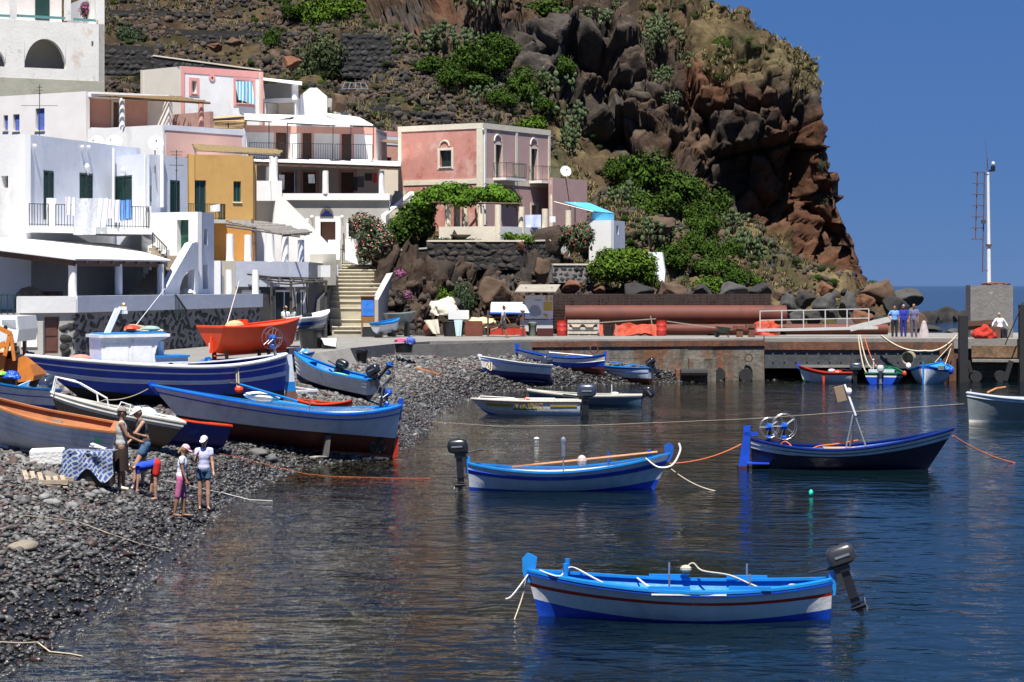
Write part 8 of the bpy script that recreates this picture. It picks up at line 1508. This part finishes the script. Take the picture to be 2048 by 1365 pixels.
for i, (x, y, s, lb) in enumerate([(845, 88, 1.5, 'prickly pear at the left end of the hedge under the cliff'), (888, 90, 1.6, 'prickly pear above the dark hedge, second from the left'), (930, 95, 1.5, 'prickly pear above the middle of the hedge'), (900, 40, 1.5, 'prickly pear hanging on the upper cliff, left one'), (945, 50, 1.6, 'prickly pear hanging on the upper cliff in the middle'), (985, 62, 1.6, 'prickly pear hanging lowest on the upper cliff'), (870, 25, 1.4, 'prickly pear near the top edge of the cliff'), (1015, 20, 1.5, 'prickly pear on the cliff top left of the dark bush'), (1140, 40, 1.4, 'prickly pear on the cliff right of the dark bush'), (1190, 55, 1.5, 'prickly pear in the gully high on the cliff'), (1215, 20, 1.4, 'prickly pear at the top of the gully'), (1322, 60, 1.5, 'prickly pear at the top of the hanging column'), (1325, 95, 1.5, 'prickly pear in the hanging column, second from the top'), (1330, 130, 1.4, 'prickly pear in the hanging column, third from the top'), (1335, 158, 1.2, 'prickly pear lowest in the hanging column'), (1385, 140, 1.1, 'prickly pear right of the hanging column'), (1105, 205, 1.7, 'prickly pear left above the pink house'), (1130, 245, 1.8, 'big prickly pear right above the pink house'), (1140, 285, 1.5, 'prickly pear directly behind the pink house corner'), (1060, 205, 1.4, 'prickly pear in the dark bushes above the pink house'), (965, 200, 1.4, 'prickly pear at the lower edge of the hedge'), (1238, 400, 1.5, 'pale prickly pear above the blue tarpaulin'), (1270, 385, 1.2, 'prickly pear left of the middle clump'), (1296, 480, 1.4, 'pale prickly pear right of the white shed'), (1320, 470, 1.3, 'prickly pear beside the brown slab of rock'), (1465, 460, 1.4, 'prickly pear right of the middle clump'), (1485, 495, 1.6, 'pale prickly pear on the grassy slope'), (1510, 505, 1.3, 'prickly pear farthest right on the grassy slope'), (1340, 215, .9, 'little prickly pear in a crack of the cliff'), (1480, 60, .9, 'little prickly pear on the cliff skyline')]):
    t = thing('prickly_pear', lb, 'cactus', hill_pt(x, y+12)-V((0, .1, .1)), None, i*1.3); t.scale = (s,)*3; link('pads', CM[i % 4], t)['kind'] = 'stuff'; link('stem', STEM, t)
# garden plants
def leafy(name, label, kind, lumps, n, size, seed, cat='plant', flow=None, stems=()):
    ls = [((*P(x, y, d),), (rx/FL*d, ry_, rz/FL*d)) for x, y, d, rx, ry_, rz in lumps]; c = V(ls[0][0]); t = thing(name, label, cat, (c.x, c.y, min(l[0][2]-l[1][2] for l in ls)))
    v, f = leaf_cloud(n, ls, size, seed); link('foliage', np_mesh('foliage', v-np.array(ORG[t.name]), f, LV[kind]), t)
    if flow: v, f = leaf_cloud(flow[0], [(l[0], tuple(q*1.03 for q in l[1])) for l in ls], flow[1], seed+1, 1., kite=1.1); link('flowers', np_mesh('flowers', v-np.array(ORG[t.name]), f, flow[2]), t)
    for a, b in stems: MB().tube([P(*a), P(*a).lerp(P(*b), .5)+V((.05, 0, 0)), P(*b)], [.07, .05, .03], 6).build('stem', M_twig, t)
    return t
leafy('grape_vine', 'leafy green vine spread over the terrace pergola of the pink house', 'vine', [(870, 392, 138.5, 36, 1.6, 14), (905, 382, 139, 40, 1.6, 14), (950, 390, 138.5, 42, 1.6, 13), (995, 392, 138.5, 36, 1.4, 11), (1022, 400, 138, 18, .8, 12), (845, 408, 138, 26, 1.2, 16), (990, 380, 140, 22, 1, 9), (920, 402, 137.5, 40, 1., 9)], 6500, .17, 5, 'vine', stems=[((860, 478, 138), (870, 400, 138)), ((1040, 470, 138), (1030, 405, 138))])
leafy('garden_shrub', 'dense dark green shrubs at the left end of the terrace', 'maquis', [(825, 440, 138, 34, 1.2, 34), (800, 462, 137.5, 26, 1, 30), (838, 425, 138.5, 34, 1.2, 24), (850, 455, 138.5, 22, 1, 24)], 5200, .15, 8, stems=[((815, 500, 137), (820, 440, 138))])
M_fpink = mat('pink_petals', (.62, .22, .20), .7, .2, 3); M_fred = mat('red_petals', (.45, .04, .04), .7, .2, 3); M_fwht = mat('white_petals', (.65, .58, .55), .7, .1); M_fmag = mat('magenta_petals', (.45, .06, .30), .7, .2)
leafy('oleander', 'big pink flowering oleander at the top of the stairway', 'oleander', [(735, 462, 133.5, 34, 1, 30), (748, 490, 133.5, 30, 1, 30), (722, 445, 133.5, 22, .8, 18), (765, 480, 133.5, 24, .8, 24), (760, 510, 133.5, 16, .6, 16), (728, 505, 133.3, 16, .6, 24)], 4200, .14, 12, 'shrub', (900, .11, M_fpink), [((745, 540, 133.5), (738, 470, 133.5)), ((752, 540, 133.6), (760, 480, 133.6))])
leafy('flowering_shrub', 'red flowering shrub beside the white shed', 'oleander', [(1155, 480, 136.8, 32, 1, 24), (1165, 468, 136.8, 22, .8, 18), (1140, 470, 136.8, 20, .8, 16)], 3000, .13, 15, 'shrub', (420, .1, M_fred), [((1155, 505, 137), (1155, 470, 137))])
leafy('bright_bush', 'large bright green bush hanging over the rebar stack', 'bright', [(1240, 535, 134.8, 50, 1.4, 30), (1205, 540, 134.5, 30, 1, 22), (1280, 530, 135, 34, 1.2, 30), (1225, 515, 135.5, 34, 1.2, 16), (1295, 550, 134.8, 20, .9, 22), (1255, 512, 135.6, 30, 1.2, 14)], 8000, .16, 18, 'shrub', None, [((1250, 590, 135.5), (1245, 540, 135))])
leafy('low_green_bush', 'low green bush on the stone wall below the terrace corner', 'bright', [(1045, 478, 135.5, 26, .6, 9), (1020, 474, 135.6, 16, .5, 8)], 900, .11, 21)
leafy('pink_creeper', 'magenta flowers hanging on the rock beside the stairway', 'oleander', [(802, 548, 128.6, 11, .4, 7), (815, 590, 128.2, 8, .4, 8)], 260, .09, 23, 'flowers', (260, .08, M_fmag))
leafy('bougainvillea', 'magenta bougainvillea on the old white building balcony', 'maquis', [(176, 22, 156, 14, .8, 16)], 600, .16, 24, 'shrub', (420, .14, M_fmag))
leafy('pot_plants', 'low pale flowers along the foot of the terrace wall', 'oleander', [(880, 482, 135.5, 24, .4, 5), (935, 483, 135, 28, .4, 4)], 700, .09, 26, 'plants', (120, .07, M_fwht))
# dry stone walls on the hillside and under the terrace
def dry_wall(label, pa, da, pb, db, ya, yb, yba, ybb, sz, cap=0, m=None, coping=None, meshes=None):
    f = Fc(pa, da, pb, db); za, zb, z0 = zat(ya, da), zat(yb, db), min(zat(yba, da), zat(ybb, db)); t = thing('dry_stone_wall', label, 'wall', f.pt(0, z0))
    MB().slab([f.pt(0, z0), f.pt(f.L, z0), f.pt(f.L, zb), f.pt(0, za)], f.Nn*-.6).build('core', m or MATS['wall_core'], t); nseg = max(1, int(f.L/3))
    for k in range(nseg): a0, a1 = f.L*k/nseg, f.L*(k+1)/nseg; stone_wall(t, f, a0, a1, z0, za+(zb-za)*(k+.5)/nseg, sz, cap//nseg, 0., meshes)
    if coping: MB().slab([f.pt(0, za, .06), f.pt(f.L, zb, .06), f.pt(f.L, zb+.1, .06), f.pt(0, za+.1, .06)], f.Nn*-.7).build('coping', coping, t)
    return t
mat('wall_core', (.05, .047, .045), .95, .4, 3, .8, 8)
rough_stones = [rock_mesh('stone', 170+k, mat('rough_lava_stone', (.066, .056, .05), .95, .5, 1.2, .8, 8, isl=.4), 2, .55, (1, .6, .8)) for k in range(6)]
dry_wall('dark stone wall beside the old white building', 205, 158.2, 308, 158.8, 90, 93, 150, 150, .45); dry_wall('dark stone wall with pale coping behind the pink trimmed house', 306, 157.4, 522, 160, 113, 142, 165, 165, .45, 0, None, M_stone)
dry_wall('dark stone wall right of the olive bush', 685, 166, 782, 167, 66, 72, 152, 158, .5); dry_wall('short dark stone wall below the prickly pear hedge', 878, 166.5, 948, 167, 168, 165, 204, 204, .5)
dry_wall('black boulder wall holding up the terrace of the pink house', 855, 133.6, 1048, 134.4, 484, 484, 536, 540, .5, 120, None, M_stone, rough_stones); dry_wall('black stone wall below the terrace corner', 1048, 135.2, 1122, 137, 484, 482, 540, 540, .38, 60, None, M_stone)
dry_wall('grey mortared stone wall above the map board', 1106, 134, 1190, 135, 531, 531, 562, 566, .4, 60, MATS['wall_mortar'], M_stone); dry_wall('pale rubble wall at the top of the stairway', 786, 134.2, 860, 133.8, 503, 498, 520, 520, .4, 20, None, M_cgrey)
for x0, x1, y0, y1, lb in ((330, 600, 58, 66, 'long low terrace wall across the upper left slope'), (215, 420, 20, 26, 'terrace wall near the top of the left slope'), (560, 800, 195, 215, 'rough terrace wall above the guest house'), (740, 900, 215, 228, 'rough terrace wall left above the pink house')): dry_wall(lb, x0, float(hill_d(x0, y0+18))-.5, x1, float(hill_d(x1, y1+18))-.5, y0, y1, y0+22, y1+22, .55, 0, None, None, rough_stones)
# loose rubble over the terraced slope
rp_ = [bpy.data.objects.new('rubble_shape_%d' % k, rock_mesh('rubble', 300+k, mat('rubble_stone_%d' % k, [(.085, .068, .056), (.115, .08, .056), (.052, .047, .044), (.15, .10, .068)][k % 4], .95, .4, 1.5, .6, 9), 2, .6, (1, .8, .7))) for k in range(8)]
gpx, gpy, gP = HG['px'][:, :460], HG['py'][:, :460], HG['P'][:, :460]
def pick(mask, n):
    i = np.flatnonzero(mask.ravel()); i = rng.choice(i, n); p = gP.reshape(-1, 3)[i]+rng.normal(0, .12, (n, 3)); return p, i
leftm = (gpx > 195) & (gpx < 1110) & (gpy < 310) & (gpy > -60) & (HG['rk'][:, :460] < .35); p, i = pick(leftm, 24000)
cl = vnoise(p, 3.5, 77)+.5*vnoise(p, 1.2, 78); k = cl > -.2; p = p[k]; s = np.exp(rng.normal(math.log(.17), .5, len(p))); s = np.clip(s, .07, .6); o = scatter('hillside_rubble', p, s[:, None]*rng.uniform(.8, 1.2, (len(p), 3)), rp_, 'loose brown and black lava rubble over the terraced slope')
sm_ = ((gpx > 1130) & (gpx < 1740) & (gpy > 380) & (gpy < 640) & (HG['rk'][:, :460] < .3)) | ((gpx > 745) & (gpx < 1180) & (gpy > 560)) | ((gpx > 1180) & (gpx < 1750) & (gpy > 570)); p, i = pick(sm_, 3600); s = np.clip(np.exp(rng.normal(math.log(.16), .6, len(p))), .06, .7); scatter('slope_rubble', p, s[:, None]*rng.uniform(.8, 1.2, (len(p), 3)), rp_, 'scattered lava stones on the slope above the quay')
# dry grass and low scrub
def tuft(seed, m, n=16, h=.4):
    r = np.random.default_rng(seed); v = []; f = []
    for k in range(n):
        a = r.uniform(0, 6.28); b = np.array([r.normal(0, .07), r.normal(0, .07), 0]); e = b+np.array([math.cos(a)*r.uniform(.05, .25), math.sin(a)*r.uniform(.05, .25), h*r.uniform(.6, 1.2)]); w = np.array([-math.sin(a), math.cos(a), 0])*.02; j = len(v); v += [b-w, b+w, (b+e)/2+w*.8+[0, 0, .06], (b+e)/2-w*.8+[0, 0, .06], e]; f += [(j, j+1, j+2, j+3), (j+3, j+2, j+4, j+4)]
    return np.array(v), f
tp_ = []
for k, c_ in enumerate(((.36, .28, .13), (.28, .23, .10), (.20, .19, .07))):
    v, f = tuft(k, None); me = bpy.data.meshes.new('tuft'); me.from_pydata([tuple(q) for q in v], [], [tuple(dict.fromkeys(q)) for q in f]); me.materials.append(mat('dry_grass_%d' % k, c_, .9, .2, 2, isl=.4)); tp_.append(bpy.data.objects.new('tuft_shape_%d' % k, me))
gm_ = ((gpx > 1120) & (gpx < 1735) & (gpy > 330) & (gpy < 590) & (HG['rk'][:, :460] < .5)) | ((gpx > 1255) & (gpx < 1640) & (gpy < 200) & (HG['rk'][:, :460] < .8)); p, i = pick(gm_, 6000); k = vnoise(p, 2.2, 88) > .02; p = p[k]; scatter('dry_grass', p-np.array([0, 0, .05]), rng.uniform(.5, 1.1, len(p))[:, None]*np.array([[1.3, 1.3, .8]]), tp_, 'straw coloured dry grass on the slope and cliff top', np.c_[np.zeros((len(p), 2)), rng.uniform(0, 6.28, len(p))])
gm_ = (gpx > 200) & (gpx < 1110) & (gpy < 300) & (HG['rk'][:, :460] < .5); p2, i = pick(gm_, 2600); k = vnoise(p2, 3., 89) > .03; p2 = p2[k]; scatter('terrace_grass', p2, rng.uniform(.7, 1.5, len(p2))[:, None]*np.ones((1, 3)), tp_, 'thin dry grass between the rubble', np.c_[np.zeros((len(p2), 2)), rng.uniform(0, 6.28, len(p2))])
sp_ = [bpy.data.objects.new('scrub_shape_%d' % k, BM[('scrub', 'maquis', 'olive')[k]][0]) for k in range(3)]
gm_ = (gpx > 200) & (gpx < 1735) & (gpy < 590) & (gpy > -40) & (HG['rk'][:, :460] < .8) & ~((gpx < 1180) & (gpy > 300)); p, i = pick(gm_, 1700); k = (vnoise(p, 4, 99)+.2*(HG['rk'][:, :460].ravel()[i] < .4)[:len(p)]) > .05; p = p[k]; s = rng.uniform(.18, .6, len(p)); scatter('low_scrub', p, s[:, None]*np.array([[1, 1, .8]]), sp_, 'low grey green scrub dotted over the hill and cliff', np.c_[np.zeros((len(p), 2)), rng.uniform(0, 6.28, len(p))])
# boulders behind the landing stage and along the point
bmt = {c: mat('boulder_'+c, v, .95, .35, .9, .9, 5, stain=((v[0]*.5, v[1]*.5, v[2]*.5), .56), st_sc=.8) for c, v in dict(grey=(.12, .115, .11), brown=(.17, .105, .065), dark=(.05, .046, .044), rust=(.26, .11, .055)).items()}
bms = {c: [rock_mesh('boulder', 500+k*3+len(c), bmt[c], 4, .75, (1, .85, .85)) for k in range(4)] for c in bmt}
for i, (x, y, d, rx, rz, c, lb) in enumerate([(1754, 592, 150, 46, 44, 'brown', 'huge brown boulder with a white top at the end of the point'), (1697, 612, 143, 34, 36, 'grey', 'large grey boulder left of the huge brown one'), (1655, 618, 140, 32, 34, 'grey', 'grey boulder above the middle of the gangway rail'), (1650, 580, 146, 24, 18, 'rust', 'flat rusty red block on top of the rock pile'), (1610, 600, 142, 28, 24, 'dark', 'dark boulder behind the gangway rail'), (1575, 612, 139, 26, 30, 'grey', 'grey brown boulder at the left of the rock pile'), (1597, 640, 135, 22, 24, 'grey', 'pale grey block behind the gangway rail'), (1560, 590, 143, 20, 20, 'brown', 'brown boulder at the end of the rebar stack'), (1722, 640, 137, 32, 26, 'rust', 'rusty red slab leaning behind the gangway'), (1690, 650, 134, 24, 16, 'grey', 'small pale block low behind the gangway rail'), (1628, 640, 135, 24, 22, 'dark', 'dark rock low behind the gangway rail'), (1790, 618, 146, 30, 30, 'dark', 'dark boulder behind the three men'), (1730, 605, 147, 26, 22, 'rust', 'reddish rock below the huge brown boulder'), (1815, 595, 152, 34, 22, 'grey', 'grey wedge of rock right of the huge brown boulder'), (1765, 650, 136, 24, 18, 'dark', 'dark rock at the feet of the three men'),
    (1858, 645, 308, 34, 28, 'dark', 'low dark reef rock nearest the point'), (1893, 640, 331, 36, 36, 'dark', 'highest dark reef rock left of the concrete block'), (1926, 642, 321, 26, 26, 'dark', 'low reef rock touching the concrete block'), (1852, 662, 250, 42, 13, 'dark', 'flat reef rock at the waterline'), (1905, 668, 234, 26, 13, 'grey', 'grey rock just behind the edge of the stage'), (1832, 650, 288, 30, 46, 'brown', 'brown reef rock at the foot of the point'), (1545, 640, 134.5, 20, 20, 'dark', 'dark rock at the right end of the long pipe'), (1142, 575, 132.5, 22, 16, 'rust', 'reddish lava lump left above the rebar stack'), (1200, 582, 133, 22, 12, 'rust', 'reddish lava lump right above the rebar stack'), (1345, 583, 134.5, 42, 26, 'brown', 'brown lava ridge above the middle of the rebar stack'), (1405, 586, 134.5, 34, 24, 'dark', 'small dark lava ridge below the bushes'), (1462, 586, 135.5, 36, 24, 'grey', 'low grey rock bank above the rebar stack'), (1520, 585, 137, 34, 24, 'dark', 'dark rock bank at the end of the rebar stack'), (1040, 492, 134.4, 13, 14, 'rust', 'round brown boulder on the terrace wall'), (1085, 540, 132.6, 24, 34, 'brown', 'tall angular brown rock below the terrace corner'), (1270, 590, 133.5, 46, 26, 'dark', 'dark shaded rock under the bright green bush'), (900, 620, 128.8, 34, 30, 'dark', 'dark rock behind the sheet covered gear'), (990, 580, 130, 42, 36, 'brown', 'brown rock behind the upturned boat'), (1320, 450, 149, 40, 24, 'brown', 'sloping brown slab on the hillside above the shed'), (580, 128, 158, 30, 16, 'rust', 'rust brown boulder left of the olive bush'), (470, 85, 168, 22, 12, 'brown', 'brown boulder on the left terraces'), (430, 95, 166, 20, 12, 'rust', 'rust brown boulder beside the terrace rubble'), (680, 205, 153, 22, 24, 'brown', 'brown boulder above the guest house awnings')]):
    o = link('boulder', bms[c][i % 4]); s = rx/FL*d; o.location = P(x, y, d); o.scale = (s, s*.9, rz/FL*d*1.15); o.rotation_euler = (0, 0, i*1.7); tag(o, lb, 'boulder')
MB().bar(P(684, 178, 156), P(736, 178, 156), .05).bar(P(690, 166, 157), P(730, 166, 157), .05).bar(P(684, 178, 156), P(690, 166, 157), .05).bar(P(736, 178, 156), P(730, 166, 157), .05).bar(P(697, 178, 156), P(701, 166, 157), .04).bar(P(710, 178, 156), P(712, 166, 157), .04).bar(P(723, 178, 156), P(721, 166, 157), .04).solo('metal_grate', 'pale metal grate lying on the hillside', 'grate', M_steel)
